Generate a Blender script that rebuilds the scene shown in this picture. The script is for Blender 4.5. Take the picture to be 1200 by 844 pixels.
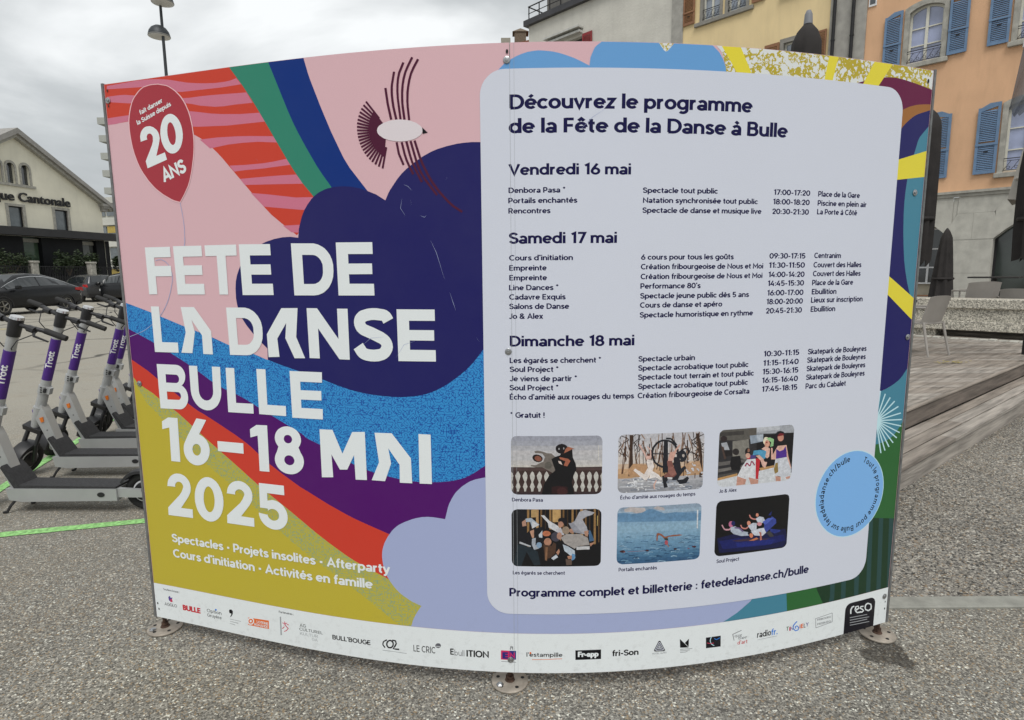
import bpy, bmesh, math, random
import numpy as np
from mathutils import Matrix, Vector, noise
random.seed(7)
for o in list(bpy.data.objects): bpy.data.objects.remove(o, do_unlink=True)
SC = bpy.context.scene
COL = SC.collection
# ---------------------------------------------------------------- camera
F_PX, PITCH, ROLL = 701.41153, math.radians(8.2442716), math.radians(-0.452054)
cam = bpy.data.cameras.new('camera')
cam.sensor_fit = 'HORIZONTAL'; cam.sensor_width = 36.0; cam.lens = 36.0*F_PX/1200.0
cam.clip_start = 0.05; cam.clip_end = 2000
co = bpy.data.objects.new('camera', cam); COL.objects.link(co)
cr_, sr_ = math.cos(ROLL), math.sin(ROLL); ct, st = math.cos(PITCH), math.sin(PITCH)
co.matrix_world = Matrix(((cr_, -sr_, 0, 0), (sr_*st, cr_*st, -ct, 0), (sr_*ct, cr_*ct, st, 1.5), (0, 0, 0, 1)))
SC.camera = co
# ---------------------------------------------------------------- overcast sky
SUN_EL, SUN_AZ = math.radians(58), math.radians(178)   # azimuth from north (+Y) clockwise: high and behind the camera
W = bpy.data.worlds.new('World'); SC.world = W; W.use_nodes = True
nt = W.node_tree; nt.nodes.clear()
out = nt.nodes.new('ShaderNodeOutputWorld'); bg = nt.nodes.new('ShaderNodeBackground')
sky = nt.nodes.new('ShaderNodeTexSky'); sky.sky_type = 'NISHITA'; sky.sun_disc = False
sky.sun_elevation = SUN_EL; sky.sun_rotation = SUN_AZ
tc = nt.nodes.new('ShaderNodeTexCoord'); mp = nt.nodes.new('ShaderNodeMapping')
mp.inputs['Scale'].default_value = (1.0, 1.0, 2.6); mp.inputs['Location'].default_value = (3.35, 0.3, 0.2)
n1 = nt.nodes.new('ShaderNodeTexNoise'); n1.inputs['Scale'].default_value = 1.9
n1.inputs['Detail'].default_value = 9; n1.inputs['Roughness'].default_value = 0.5; n1.inputs['Distortion'].default_value = 0.4
rp = nt.nodes.new('ShaderNodeValToRGB')
rp.color_ramp.elements[0].position = 0.33; rp.color_ramp.elements[0].color = (0.40, 0.42, 0.43, 1)
rp.color_ramp.elements[1].position = 0.66; rp.color_ramp.elements[1].color = (0.98, 1.0, 1.0, 1)
e = rp.color_ramp.elements.new(0.5); e.color = (0.60, 0.625, 0.63, 1)
sc_ = nt.nodes.new('ShaderNodeVectorMath'); sc_.operation = 'SCALE'; sc_.inputs['Scale'].default_value = 7.2
mx = nt.nodes.new('ShaderNodeMix'); mx.data_type = 'RGBA'; mx.inputs[0].default_value = 0.94
L = nt.links.new
L(tc.outputs['Generated'], mp.inputs['Vector']); L(mp.outputs[0], n1.inputs['Vector']); L(n1.outputs['Fac'], rp.inputs['Fac'])
L(rp.outputs['Color'], sc_.inputs[0])
L(sky.outputs['Color'], mx.inputs[6]); L(sc_.outputs[0], mx.inputs[7]); L(mx.outputs[2], bg.inputs['Color'])
bg.inputs['Strength'].default_value = 0.1
L(bg.outputs[0], out.inputs['Surface'])
# ---------------------------------------------------------------- veiled sun
sl = bpy.data.lights.new('sun', 'SUN'); sl.energy = 1.5; sl.angle = math.radians(30); sl.color = (1.0, 0.97, 0.93)
so = bpy.data.objects.new('sun', sl); COL.objects.link(so)
sd = Vector((math.sin(SUN_AZ)*math.cos(SUN_EL), math.cos(SUN_AZ)*math.cos(SUN_EL), math.sin(SUN_EL)))
so.rotation_euler = sd.to_track_quat('Z', 'Y').to_euler()
SC.view_settings.view_transform = 'Standard'; SC.view_settings.look = 'None'
SC.view_settings.exposure = 0.52; SC.view_settings.gamma = 1.0

# printed flat shapes, half millimetres on the board: (part, ink, polygon groups; "|" separates outlines of one group, ";" groups)
SHAPES=[
('m','red','-1509 3272 -1636 3364 -1706 3418 -1757 3468 -1826 3539 -2087 3820 -2123 3856 -2160 3889 -2215 3934 -2257 3963 -2279 3976 -2389 4032 -2444 4055 -2586 4100 -2666 4119 -2749 4129 -2835 4135 -2910 4137 -2946 4137 -3053 4131 -3128 4130 -3128 4416 -1974 4416 -1877 4291 -1808 4193 -1742 4090 -1554 3781 -1503 3703 -1441 3617 -1361 3525 -1347 3505 -1330 3473'),
('m','pinkstripe','-3103 4404 -2807 4413 -2711 4411 -2632 4405 -2562 4397 -2496 4386 -2350 4353 -2250 4339 -2184 4332 -2097 4326 -2021 4326 -1969 4330 -1921 4340 -1884 4297 -2053 4292 -2403 4296 -2436 4300 -2462 4306 -2549 4336 -2582 4345 -2616 4352 -2654 4357 -2739 4363 -3106 4381'),
('m','pinkstripe','-3114 4328 -2988 4329 -2934 4326 -2472 4261 -2401 4253 -2339 4250 -2252 4251 -2150 4250 -1844 4240 -1799 4169 -1940 4170 -2041 4167 -2118 4170 -2247 4189 -2326 4208 -2365 4215 -2442 4225 -2630 4244 -2842 4258 -2923 4266 -3119 4292'),
('m','pinkstripe','-3128 4176 -2957 4181 -2685 4179 -2540 4174 -2360 4162 -2299 4153 -2156 4128 -2068 4117 -1908 4104 -1750 4100 -1710 4039 -2028 4037 -2278 4049 -2384 4059 -2597 4087 -2695 4102 -2833 4126 -2910 4137 -2948 4139 -2979 4137 -3053 4129 -3128 4128'),
('m','pinkstripe','-2275 3961 -2123 3964 -1942 3959 -1849 3954 -1651 3939 -1620 3896 -1776 3911 -1905 3913 -2026 3910 -2190 3894'),
('m','pinkstripe','-2030 3767 -1900 3764 -1752 3766 -1667 3772 -1556 3785 -1527 3744 -1744 3732 -1903 3729 -1995 3724'),
('m','pinkstripe','-1950 3672 -1649 3678 -1488 3678 -1433 3615 -1912 3629'),
('m','pinkstripe','-1864 3572 -1722 3556 -1500 3526 -1348 3523 -1316 3435 -1404 3438 -1481 3444 -1764 3475'),
('m','pinkstripe','-1617 3340 -1460 3343 -1463 3287 -1552 3294'),
('m','green','-1974 4416 -1877 4291 -1808 4193 -1742 4090 -1554 3781 -1503 3703 -1441 3617 -1361 3525 -1347 3505 -1330 3473 -1179 3511 -1227 3589 -1285 3667 -1328 3730 -1401 3853 -1456 3952 -1486 4011 -1521 4088 -1654 4416'),
('m','blue','-1654 4416 -1521 4088 -1486 4011 -1456 3952 -1401 3853 -1328 3730 -1285 3667 -1227 3589 -1179 3511 -942 3525 -1082 3702 -1121 3764 -1147 3816 -1206 3940 -1276 4107 -1343 4282 -1356 4322 -1382 4416'),
('m','bluepat','-3128 2794 -2912 2731 -2592 2628 -2342 2554 -2272 2531 -2163 2491 -1947 2433 -1833 2394 -1646 2348 -1480 2474 -112 2666 -167 1707 -276 1631 -297 1619 -341 1597 -385 1583 -432 1572 -482 1564 -534 1559 -612 1555 -664 1555 -714 1557 -780 1563 -906 1584 -998 1603 -1058 1620 -1119 1640 -1180 1664 -1242 1691 -1395 1772 -1523 1822 -1539 1832 -1546 1841 -1568 1855 -2034 2082 -2096 2109 -2216 2148 -2310 2188 -2361 2215 -2498 2297 -2636 2368 -2802 2448 -2896 2492 -3128 2590'),
('m','purple','-3128 2590 -2896 2492 -2802 2448 -2636 2368 -2498 2297 -2361 2215 -2310 2188 -2216 2148 -2119 2117 -2054 2091 -1590 1866 -1568 1855 -1546 1841 -1539 1832 -1523 1822 -1395 1772 -1242 1691 -1210 1677 -1149 1651 -1058 1620 -998 1603 -936 1589 -825 1570 -759 1560 -714 1557 -638 1554 -586 1556 -508 1561 -456 1568 -409 1577 -362 1590 -341 1597 -297 1619 -276 1631 -167 1707 -8 1361 -375 1032 -847 1128 -906 1151 -1170 1244 -1245 1275 -1378 1335 -1549 1420 -1604 1445 -1632 1460 -1786 1551 -1884 1613 -2021 1720 -2066 1750 -2161 1804 -2296 1872 -2438 1941 -2496 1965 -2552 1995 -2768 2128 -2865 2190 -2970 2260 -3128 2345'),
('m','orange','-3128 2345 -2970 2260 -2865 2190 -2768 2128 -2552 1995 -2496 1965 -2438 1941 -2296 1872 -2161 1804 -2066 1750 -2021 1720 -1884 1613 -1743 1526 -1604 1445 -1549 1420 -1378 1335 -1208 1259 -1126 1228 -939 1163 -847 1128 -881 776 -907 794 -940 811 -1099 878 -1186 917 -1260 957 -1395 1038 -1488 1098 -1697 1242 -1992 1433 -2187 1573 -2442 1749 -2691 1929 -2736 1957 -2862 2030 -2946 2084 -3076 2148 -3095 2163 -3115 2190 -3128 2201'),
('m','gold','-3128 2201 -3115 2190 -3095 2163 -3076 2148 -2946 2084 -2862 2030 -2736 1957 -2691 1929 -2442 1749 -2187 1573 -1992 1433 -1697 1242 -1488 1098 -1395 1038 -1260 957 -1186 917 -1099 878 -940 811 -907 794 -881 776 -510 567 -513 450 -3128 450'),
('m','golddots','-3128 2201 -3115 2190 -3095 2163 -3076 2148 -2946 2084 -2862 2030 -2736 1957 -2691 1929 -2442 1749 -2187 1573 -1992 1433 -1697 1242 -1488 1098 -1395 1038 -1260 957 -1186 917 -1099 878 -940 811 -907 794 -881 776 -635 656 -641 450 -851 450 -1115 638 -1241 717 -1610 940 -1737 1024 -1850 1107 -2047 1257 -2179 1354 -2277 1424 -2413 1515 -2542 1609 -2634 1681 -2695 1730 -3015 2001 -3128 2168'),
('m','navy','11 3828 -162 3828 -245 3831 -302 3828 -346 3823 -410 3811 -473 3795 -512 3781 -567 3755 -622 3722 -681 3681 -717 3651 -749 3617 -801 3550 -813 3531 -837 3484 -901 3524 -963 3549 -1023 3569 -1084 3581 -1146 3586 -1210 3583 -1252 3576 -1272 3571 -1310 3557 -1329 3548 -1364 3525 -1381 3510 -1413 3475 -1442 3436 -1463 3395 -1485 3334 -1491 3313 -1500 3255 -1562 3263 -1629 3261 -1696 3251 -1766 3233 -1838 3206 -1884 3181 -1925 3150 -1962 3114 -1978 3096 -2005 3059 -2016 3040 -2035 3002 -2050 2955 -2057 2906 -2059 2838 -2054 2793 -2041 2736 -2023 2697 -1984 2641 -1934 2584 -1896 2546 -1813 2473 -1816 2391 -1711 2358 -1451 2288 -1367 2263 -1252 2225 -1163 2200 -1117 2189 -1067 2180 -983 2168 -899 2161 -816 2158 -763 2159 -688 2166 -640 2174 -595 2185 -532 2208 -490 2229 -425 2268 -365 2312 -315 2353 -286 2381 -258 2411 -190 2499 2 2723'),
('m','lilac','-77 1624 -172 1611 -258 1591 -298 1575 -318 1563 -357 1535 -392 1501 -407 1483 -431 1444 -451 1403 -459 1381 -482 1291 -565 1300 -606 1301 -653 1296 -699 1284 -723 1276 -785 1249 -826 1226 -844 1212 -864 1194 -883 1173 -915 1128 -940 1082 -949 1058 -957 1033 -962 1007 -964 981 -964 959 -959 911 -947 864 -930 820 -905 780 -877 743 -844 709 -824 693 -764 655 -741 643 -675 618 -701 580 -724 541 -743 500 -759 450 1552 450 1656 506 1694 531 1763 583 1795 622 1871 734 588 1044'),
('m','teal','1544 450 1582 467 1656 506 1694 531 1766 583 1783 605 1791 623 1834 740 2068 704 2095 450'),
('m','leafgreen','2068 704 2095 450 2435 450 2377 554 2248 813'),
('m','darkgreen','2272 809 2323 674 2348 612 2376 555 2435 450 3128 450 3128 1098 3061 1101 2922 1085 2867 1085 2680 1118 2615 892'),
('m','darkteal','2490 450 2501 489 2476 914 2528 906 2545 481 2541 450'),
('m','darkteal','2610 450 2615 467 2588 896 2641 887 2660 458 2659 450'),
('m','darkteal','2751 450 2722 874 2776 865 2797 450'),
('m','darkteal','2880 450 2844 1087 2890 1079 2927 450'),
('m','darkteal','2994 450 2956 1069 3003 1062 3042 450'),
('m','darkteal','3111 450 3071 1051 3120 1043 3128 924 3128 450'),
('m','camo','929 4416 951 4388 965 4373 979 4367 992 4372 1005 4384 1030 4416 1316 4416 1342 4393 1355 4376 1365 4356 1380 4309 1397 4235 2405 4196 2537 4193 2836 4183 2984 4182 3113 4189 3128 4192 3128 4416'),
('m','maroon','2342 4224 2395 4259 2420 4269 2492 4291 2584 4314 2634 4322 2694 4329 2761 4332 2848 4326 2956 4313 3128 4287 3128 4186 3065 4181 3007 4174 2979 4169 2921 4154 2892 4143 2860 4130 2817 4106 2750 4065'),
('m','brown','2750 4065 2817 4106 2860 4130 2892 4143 2921 4154 2979 4169 3007 4174 3065 4181 3128 4186 3128 4146 3015 4112 2992 4103 2947 4079 2892 4038 2847 3993 2770 3893'),
('m','navy','3128 4146 3015 4112 2992 4103 2969 4092 2927 4065 2892 4038 2863 4011 2833 3976 2770 3893 2748 2157 2786 2094 2800 2081 2828 2081 2861 2093 2914 2107 2968 2127 3018 2150 3040 2163 3062 2179 3081 2197 3128 2253'),
('m','teal','3128 4035 3050 3959 3036 3938 3028 3920 2957 3685 2946 3579 2943 3499 2946 3405 2958 3278 2971 3188 2991 3077 3010 3006 3041 2915 3083 2817 3128 2730'),
('m','teal','3128 2253 3081 2197 3062 2179 3040 2163 2993 2138 2944 2117 2890 2099 2836 2090 2756 2085 2799 1676 2855 1676 2888 1680 2940 1691 2997 1708 3021 1720 3042 1734 3061 1751 3096 1790 3128 1831'),
('m','leafgreen','2754 1681 2855 1677 2888 1680 2943 1690 2997 1708 3021 1720 3042 1734 3061 1751 3096 1790 3128 1831 3128 1037 2770 1101'),
('m','yellow','2784 3768 3128 3862 3128 3678 2757 3634'),
('m','yellow','2742 3015 2842 2962 3128 2791 3128 2628 3095 2650 2710 2920'),
('m','yellow','1485 4416 1569 4266 1592 4219 1489 4213 1463 4265 1352 4416'),
('m','yellow','2234 4416 2197 4264 2189 4222 2122 4223 2156 4416'),
('m','yellow','2717 4416 2551 4196 2412 4196 2458 4259 2549 4416'),
('m','pale','2843 1865 2863 2095 2850 2097 2830 1868'),
('m','pale','2843 1864 2917 2067 2905 2071 2830 1869'),
('m','pale','2842 1864 2973 2033 2961 2039 2912 1975 2831 1869'),
('m','pale','2841 1863 3024 1999 3014 2007 2945 1955 2831 1870'),
('m','pale','2840 1862 3069 1953 3060 1962 2917 1905 2833 1871'),
('m','pale','2839 1862 3101 1898 3095 1907 2996 1894 2834 1871'),
('m','pale','2837 1862 3114 1844 3113 1854 2836 1871'),
('m','pale','2836 1862 3115 1792 3116 1801 3080 1810 2837 1871'),
('m','pale','2834 1863 3101 1741 3106 1749 2839 1870'),
('m','pale','2833 1863 3073 1702 3080 1709 2840 1870'),
('m','pale','2832 1864 3035 1668 3045 1673 2841 1869'),
('m','pale','2831 1865 2993 1640 3005 1643 2842 1868'),
('m','pale','2831 1866 2952 1617 2964 1618 2842 1867'),
('m','pale','2830 1866 2909 1602 2922 1602 2843 1867'),
('m','skyblue','-120 4196 -66 4265 -37 4292 -8 4312 40 4336 76 4350 112 4360 147 4365 178 4368 212 4366 267 4360 304 4352 342 4341 398 4322 433 4307 497 4276 503 4325 523 4371 530 4383 542 4395 571 4416 934 4416 967 4375 979 4367 993 4371 1033 4416 1290 4416 1326 4387 1339 4375 1363 4341 1379 4306 1385 4288 1393 4249 1398 4209'),
('m','plum','-816 4186 -804 4088 -784 3989 -768 3992 -788 4090 -800 4187'),
('m','plum','-753 4283 -770 4207 -773 4188 -774 4147 -771 4107 -766 4066 -749 3987 -733 3990 -750 4068 -755 4107 -758 4147 -757 4186 -755 4205 -738 4280'),
('m','plum','-688 4336 -719 4275 -728 4240 -733 4204 -735 4164 -734 4119 -720 3987 -705 3988 -719 4119 -720 4163 -718 4202 -713 4237 -704 4270 -674 4330'),
('m','plum','-628 4364 -660 4311 -678 4275 -690 4239 -698 4202 -703 4164 -705 4104 -703 4064 -694 3985 -678 3987 -689 4084 -689 4143 -683 4200 -675 4235 -664 4270 -646 4305 -615 4357'),
('m','plum','-590 4350 -622 4301 -640 4266 -653 4227 -662 4187 -668 4150 -670 4100 -669 4062 -662 3981 -647 3982 -654 4063 -655 4099 -652 4148 -647 4184 -638 4223 -626 4261 -608 4294 -577 4343'),
('m','plum','-752 3848 -739 3774 -709 3702 -695 3707 -724 3777 -737 3850'),
('m','plum','-717 3846 -700 3771 -689 3735 -672 3696 -645 3640 -630 3646 -658 3701 -674 3739 -685 3774 -702 3849'),
('m','plum','-686 3849 -664 3763 -650 3719 -631 3675 -588 3589 -574 3595 -617 3681 -636 3723 -649 3766 -670 3852'),
('m','plum','-657 3850 -621 3720 -610 3688 -597 3658 -564 3603 -488 3503 -475 3511 -551 3611 -568 3637 -583 3664 -595 3693 -606 3724 -642 3854'),
('m','plum','-630 3852 -599 3751 -580 3701 -546 3632 -520 3588 -505 3566 -471 3522 -415 3461 -381 3430 -321 3391 -313 3403 -371 3441 -404 3471 -459 3531 -506 3595 -532 3639 -566 3707 -584 3755 -615 3856'),
('m','plum','-853 4006 -940 4115 -951 4109 -864 3999'),
('m','plum','-863 4000 -959 4096 -969 4088 -873 3992'),
('m','plum','-873 3992 -975 4076 -984 4067 -882 3984'),
('m','plum','-881 3984 -988 4055 -996 4045 -889 3975'),
('m','plum','-888 3975 -998 4033 -1005 4022 -895 3965'),
('m','plum','-894 3966 -1006 4010 -1012 3999 -900 3955'),
('m','plum','-899 3956 -1012 3988 -1016 3976 -903 3944'),
('m','plum','-903 3945 -1015 3966 -1017 3953 -905 3933'),
('m','plum','-905 3934 -1016 3943 -1017 3931 -906 3922'),
('m','plum','-906 3923 -1015 3921 -1015 3909 -905 3911'),
('m','plum','-906 3912 -1013 3900 -1011 3887 -903 3900'),
('m','plum','-904 3901 -1009 3878 -1005 3866 -987 3870 -900 3889'),
('m','plum','-901 3890 -1003 3856 -998 3845 -963 3856 -896 3878'),
('m','plum','-896 3879 -995 3835 -989 3824 -955 3839 -890 3868'),
('m','plum','-890 3869 -985 3814 -978 3804 -946 3822 -883 3859'),
('m','plum','-884 3860 -974 3794 -965 3784 -949 3795 -875 3850'),
('m','plum','-876 3851 -960 3773 -950 3765 -893 3817 -866 3843'),
('m','plum','-867 3843 -943 3754 -932 3746 -919 3761 -856 3836'),
('m','plum','-857 3836 -925 3736 -913 3729 -845 3830'),
('m','plum','-846 3830 -904 3719 -891 3713 -834 3825'),
('m','plum','-835 3825 -880 3703 -867 3699 -856 3730 -822 3821'),
('m','plum','-823 3822 -854 3690 -841 3687 -810 3819'),
('m','plum','-833 3972 -894 4052 -923 4003 -938 3938 -926 3872 -891 3808 -833 3758 -817 3874'),
('m','palepink','-566 3913 -569 3903 -574 3893 -584 3883 -613 3867 -631 3861 -674 3853 -722 3852 -770 3858 -793 3863 -832 3877 -860 3896 -869 3906 -875 3917 -876 3928 -874 3938 -868 3949 -858 3958 -828 3973 -788 3984 -741 3988 -717 3988 -670 3982 -648 3977 -609 3963 -582 3944 -573 3934 -568 3924'),
('m','ink','-569 3932 -533 3899 -567 3892'),
('m','droprim','-2614 4372 -2535 4354 -2510 4343 -2469 4318 -2449 4303 -2413 4269 -2398 4251 -2372 4209 -2352 4164 -2339 4123 -2328 4059 -2323 3997 -2323 3956 -2326 3916 -2332 3874 -2341 3832 -2365 3748 -2388 3687 -2408 3646 -2448 3591 -2500 3530 -2557 3544 -2588 3556 -2660 3594 -2708 3626 -2730 3643 -2771 3680 -2789 3700 -2807 3721 -2834 3758 -2858 3798 -2879 3839 -2903 3905 -2914 3949 -2922 3993 -2927 4038 -2928 4081 -2926 4127 -2923 4150 -2911 4195 -2897 4233 -2877 4270 -2865 4287 -2846 4306 -2824 4325 -2801 4342 -2779 4354 -2752 4365 -2698 4373 -2670 4374'),
('m','drop','-2615 4367 -2539 4350 -2514 4339 -2474 4314 -2455 4299 -2420 4265 -2392 4227 -2380 4206 -2360 4162 -2348 4122 -2336 4059 -2331 3997 -2331 3957 -2334 3916 -2340 3876 -2349 3835 -2372 3752 -2395 3690 -2415 3650 -2453 3596 -2502 3538 -2553 3551 -2583 3563 -2655 3600 -2703 3632 -2725 3649 -2745 3667 -2783 3705 -2827 3762 -2852 3801 -2872 3842 -2895 3906 -2906 3951 -2913 3994 -2918 4038 -2920 4081 -2918 4126 -2915 4149 -2903 4193 -2889 4230 -2871 4267 -2859 4283 -2841 4302 -2797 4337 -2775 4349 -2750 4360 -2699 4368 -2671 4369'),
('m','lilac','-2504 3535 -2493 3463 -2487 3414 -2484 3342 -2489 3271 -2485 3271 -2479 3342 -2481 3389 -2488 3463 -2500 3535'),
('m','lilac','-2490 3278 -2491 3247 -2503 3210 -2496 3209 -2485 3246 -2483 3278'),
('m','lilac','-2787 3114 -2759 3120 -2732 3121 -2712 3115 -2691 3104 -2672 3088 -2661 3071 -2650 3051 -2643 3029 -2639 3006 -2640 2983 -2644 2958 -2670 2884 -2692 2835 -2705 2811 -2734 2767 -2767 2725 -2808 2685 -2851 2651 -2876 2634 -2902 2617 -2954 2588 -2985 2574 -3018 2562 -3120 2530 -3118 2526 -2983 2570 -2951 2585 -2925 2599 -2873 2631 -2825 2666 -2782 2703 -2745 2744 -2714 2787 -2700 2810 -2687 2834 -2665 2883 -2639 2958 -2635 2982 -2634 3006 -2638 3030 -2646 3052 -2656 3073 -2668 3090 -2687 3107 -2709 3119 -2731 3125 -2760 3124 -2788 3118'),
('---','',''),
('card','card','2692 600 2716 602 2740 608 2763 617 2784 630 2802 646 2818 664 2831 685 2840 708 2846 732 2848 756 2848 4108 2846 4132 2840 4156 2831 4179 2818 4200 2802 4218 2784 4234 2763 4247 2740 4256 2716 4262 2692 4264 -34 4264 -58 4262 -82 4256 -105 4247 -126 4234 -144 4218 -160 4200 -173 4179 -182 4156 -188 4132 -190 4108 -190 756 -188 732 -182 708 -173 685 -160 664 -144 646 -126 630 -105 617 -82 608 -58 602 -34 600'),
('strip','white','-3128 144 3128 144 3128 450 -3128 450'),
('sticker','pale','2975 1311 2972 1356 2963 1400 2949 1443 2929 1483 2904 1520 2874 1554 2840 1584 2803 1609 2763 1629 2720 1643 2676 1652 2631 1655 2586 1652 2542 1643 2499 1629 2459 1609 2421 1584 2387 1554 2358 1520 2333 1483 2313 1443 2298 1400 2290 1356 2287 1311 2290 1266 2298 1222 2313 1179 2333 1139 2358 1101 2387 1067 2421 1038 2459 1013 2499 993 2542 978 2586 969 2631 967 2676 969 2720 978 2763 993 2803 1013 2840 1038 2874 1067 2904 1101 2929 1139 2949 1179 2963 1222 2972 1266'),
('sticker','stickerblue','2969 1311 2966 1355 2958 1398 2943 1440 2924 1480 2899 1517 2870 1550 2837 1579 2800 1604 2760 1623 2718 1638 2675 1646 2631 1649 2587 1646 2543 1638 2501 1623 2462 1604 2425 1579 2392 1550 2363 1517 2338 1480 2318 1440 2304 1398 2296 1355 2293 1311 2296 1267 2304 1223 2318 1181 2338 1142 2363 1105 2392 1072 2425 1042 2462 1018 2501 998 2543 984 2587 975 2631 973 2675 975 2718 984 2760 998 2800 1018 2837 1042 2870 1072 2899 1105 2924 1142 2943 1181 2958 1223 2966 1267'),
('headline','white','-2880 2861 -2799 2862 -2799 2998 -2641 2998 -2640 3076 -2799 3076 -2798 3140 -2635 3140 -2634 3217 -2881 3217'),
('headline','white','-2599 2861 -2339 2862 -2338 2941 -2516 2941 -2516 3005 -2346 3006 -2345 3077 -2517 3077 -2517 3141 -2336 3141 -2336 3219 -2605 3220'),
('headline','white','-2203 2862 -2124 2862 -2122 3142 -2023 3142 -2021 3220 -2307 3220 -2306 3142 -2203 3142'),
('headline','white','-1995 2859 -1728 2860 -1729 2940 -1907 2940 -1907 3005 -1737 3004 -1738 3076 -1908 3077 -1909 3141 -1731 3139 -1732 3217 -1998 3221'),
('headline','white','-1556 2858 -1399 2858 -1364 2862 -1330 2874 -1314 2883 -1286 2906 -1274 2920 -1255 2951 -1243 2986 -1238 3022 -1238 3068 -1246 3104 -1261 3137 -1283 3165 -1296 3178 -1311 3188 -1344 3205 -1380 3214 -1560 3218|-1474 2937 -1399 2937 -1381 2939 -1356 2950 -1342 2962 -1331 2977 -1323 2994 -1319 3013 -1318 3051 -1319 3070 -1330 3096 -1341 3111 -1355 3123 -1371 3132 -1389 3136 -1475 3138'),
('headline','white','-1208 2858 -940 2858 -941 2937 -1121 2938 -1122 3002 -949 3002 -949 3073 -1122 3074 -1122 3138 -941 3136 -941 3214 -1210 3217'),
('headline','white','-2877 2414 -2640 2416 -2639 2494 -2796 2493 -2794 2769 -2876 2769'),
('headline','white','-2581 2767 -2452 2768 -2308 2589 -2309 2414 -2400 2414 -2398 2556 -2486 2669 -2464 2580 -2505 2417 -2612 2417 -2553 2575'),
('headline','white','-1671 2767 -1537 2769 -1562 2563 -1499 2413 -1586 2410 -1653 2553 -1638 2662 -1721 2548 -1712 2416 -1806 2411 -1808 2578'),
('headline','white','-982 1897 -853 1899 -718 1725 -714 1543 -806 1542 -803 1673 -883 1789 -866 1679 -917 1546 -1019 1547 -957 1683'),
('headline','white','-1414 1898 -1309 1900 -1239 1729 -1154 1893 -1056 1899 -1056 1545 -1144 1542 -1148 1724 -1207 1612 -1266 1608 -1328 1717 -1323 1546 -1416 1538'),
('headline','white','-2149 2416 -2001 2418 -1966 2422 -1950 2428 -1918 2444 -1904 2454 -1879 2480 -1860 2511 -1848 2546 -1844 2581 -1844 2627 -1851 2662 -1858 2679 -1876 2709 -1901 2734 -1915 2744 -1947 2760 -1983 2768 -2153 2768|-2069 2495 -2001 2496 -1984 2498 -1967 2504 -1952 2515 -1934 2536 -1926 2553 -1922 2571 -1922 2609 -1923 2627 -1929 2645 -1938 2661 -1951 2674 -1966 2684 -1992 2692 -2070 2692'),
('headline','white','-1462 2415 -1380 2415 -1381 2628 -1225 2413 -1146 2412 -1145 2767 -1225 2767 -1225 2556 -1381 2769 -1464 2769'),
('headline','white','-883 2667 -893 2687 -949 2692 -972 2691 -1004 2684 -1016 2678 -1017 2670 -1014 2664 -1007 2658 -959 2640 -887 2607 -858 2587 -842 2571 -830 2551 -823 2530 -821 2506 -826 2483 -837 2462 -851 2443 -869 2428 -888 2418 -925 2407 -961 2404 -992 2405 -1025 2410 -1042 2415 -1060 2423 -1078 2436 -1091 2452 -1112 2486 -1041 2532 -1017 2495 -1011 2492 -994 2488 -962 2486 -928 2490 -916 2494 -911 2499 -903 2513 -906 2521 -917 2530 -979 2559 -1048 2587 -1064 2598 -1081 2614 -1092 2633 -1099 2653 -1101 2672 -1099 2692 -1092 2712 -1078 2731 -1061 2746 -1045 2755 -998 2768 -965 2772 -929 2772 -875 2764 -856 2758 -835 2743 -821 2724 -812 2704'),
('headline','white','-784 2411 -518 2412 -518 2490 -698 2490 -698 2554 -526 2554 -526 2625 -699 2625 -699 2688 -518 2688 -518 2764 -785 2765'),
('headline','white','-2874 1964 -2683 1968 -2664 1970 -2646 1976 -2630 1986 -2615 1999 -2603 2015 -2593 2032 -2587 2051 -2585 2071 -2586 2091 -2591 2109 -2599 2126 -2611 2140 -2625 2152 -2642 2160 -2642 2157 -2629 2167 -2617 2179 -2608 2192 -2601 2207 -2597 2223 -2595 2240 -2597 2256 -2602 2271 -2610 2285 -2620 2297 -2632 2307 -2647 2314 -2662 2318 -2679 2320 -2872 2319|-2795 2040 -2679 2043 -2667 2049 -2658 2061 -2655 2075 -2657 2088 -2665 2099 -2677 2105 -2794 2104|-2793 2175 -2691 2176 -2678 2180 -2666 2189 -2660 2202 -2659 2217 -2661 2224 -2669 2236 -2682 2242 -2791 2242'),
('headline','white','-2550 2319 -2553 2128 -2551 2104 -2546 2081 -2537 2059 -2525 2039 -2511 2022 -2493 2006 -2474 1994 -2453 1985 -2431 1980 -2408 1978 -2386 1980 -2364 1985 -2343 1995 -2323 2007 -2305 2022 -2290 2041 -2278 2061 -2268 2083 -2262 2106 -2259 2129 -2251 2321 -2329 2321 -2335 2129 -2339 2106 -2350 2085 -2366 2068 -2385 2058 -2406 2054 -2428 2057 -2447 2068 -2462 2084 -2471 2105 -2474 2128 -2470 2320'),
('headline','white','-2207 1977 -1973 1980 -1971 2055 -2127 2053 -2121 2318 -2200 2317'),
('headline','white','-1923 1980 -1687 1979 -1685 2055 -1845 2055 -1841 2320 -1921 2320'),
('headline','white','-1635 1971 -1382 1972 -1379 2049 -1554 2048 -1553 2110 -1385 2111 -1383 2180 -1552 2179 -1551 2241 -1373 2241 -1370 2316 -1635 2316'),
('headline','white','-2814 1537 -2721 1538 -2710 1896 -2806 1895 -2873 1858 -2876 1794 -2803 1813'),
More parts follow.
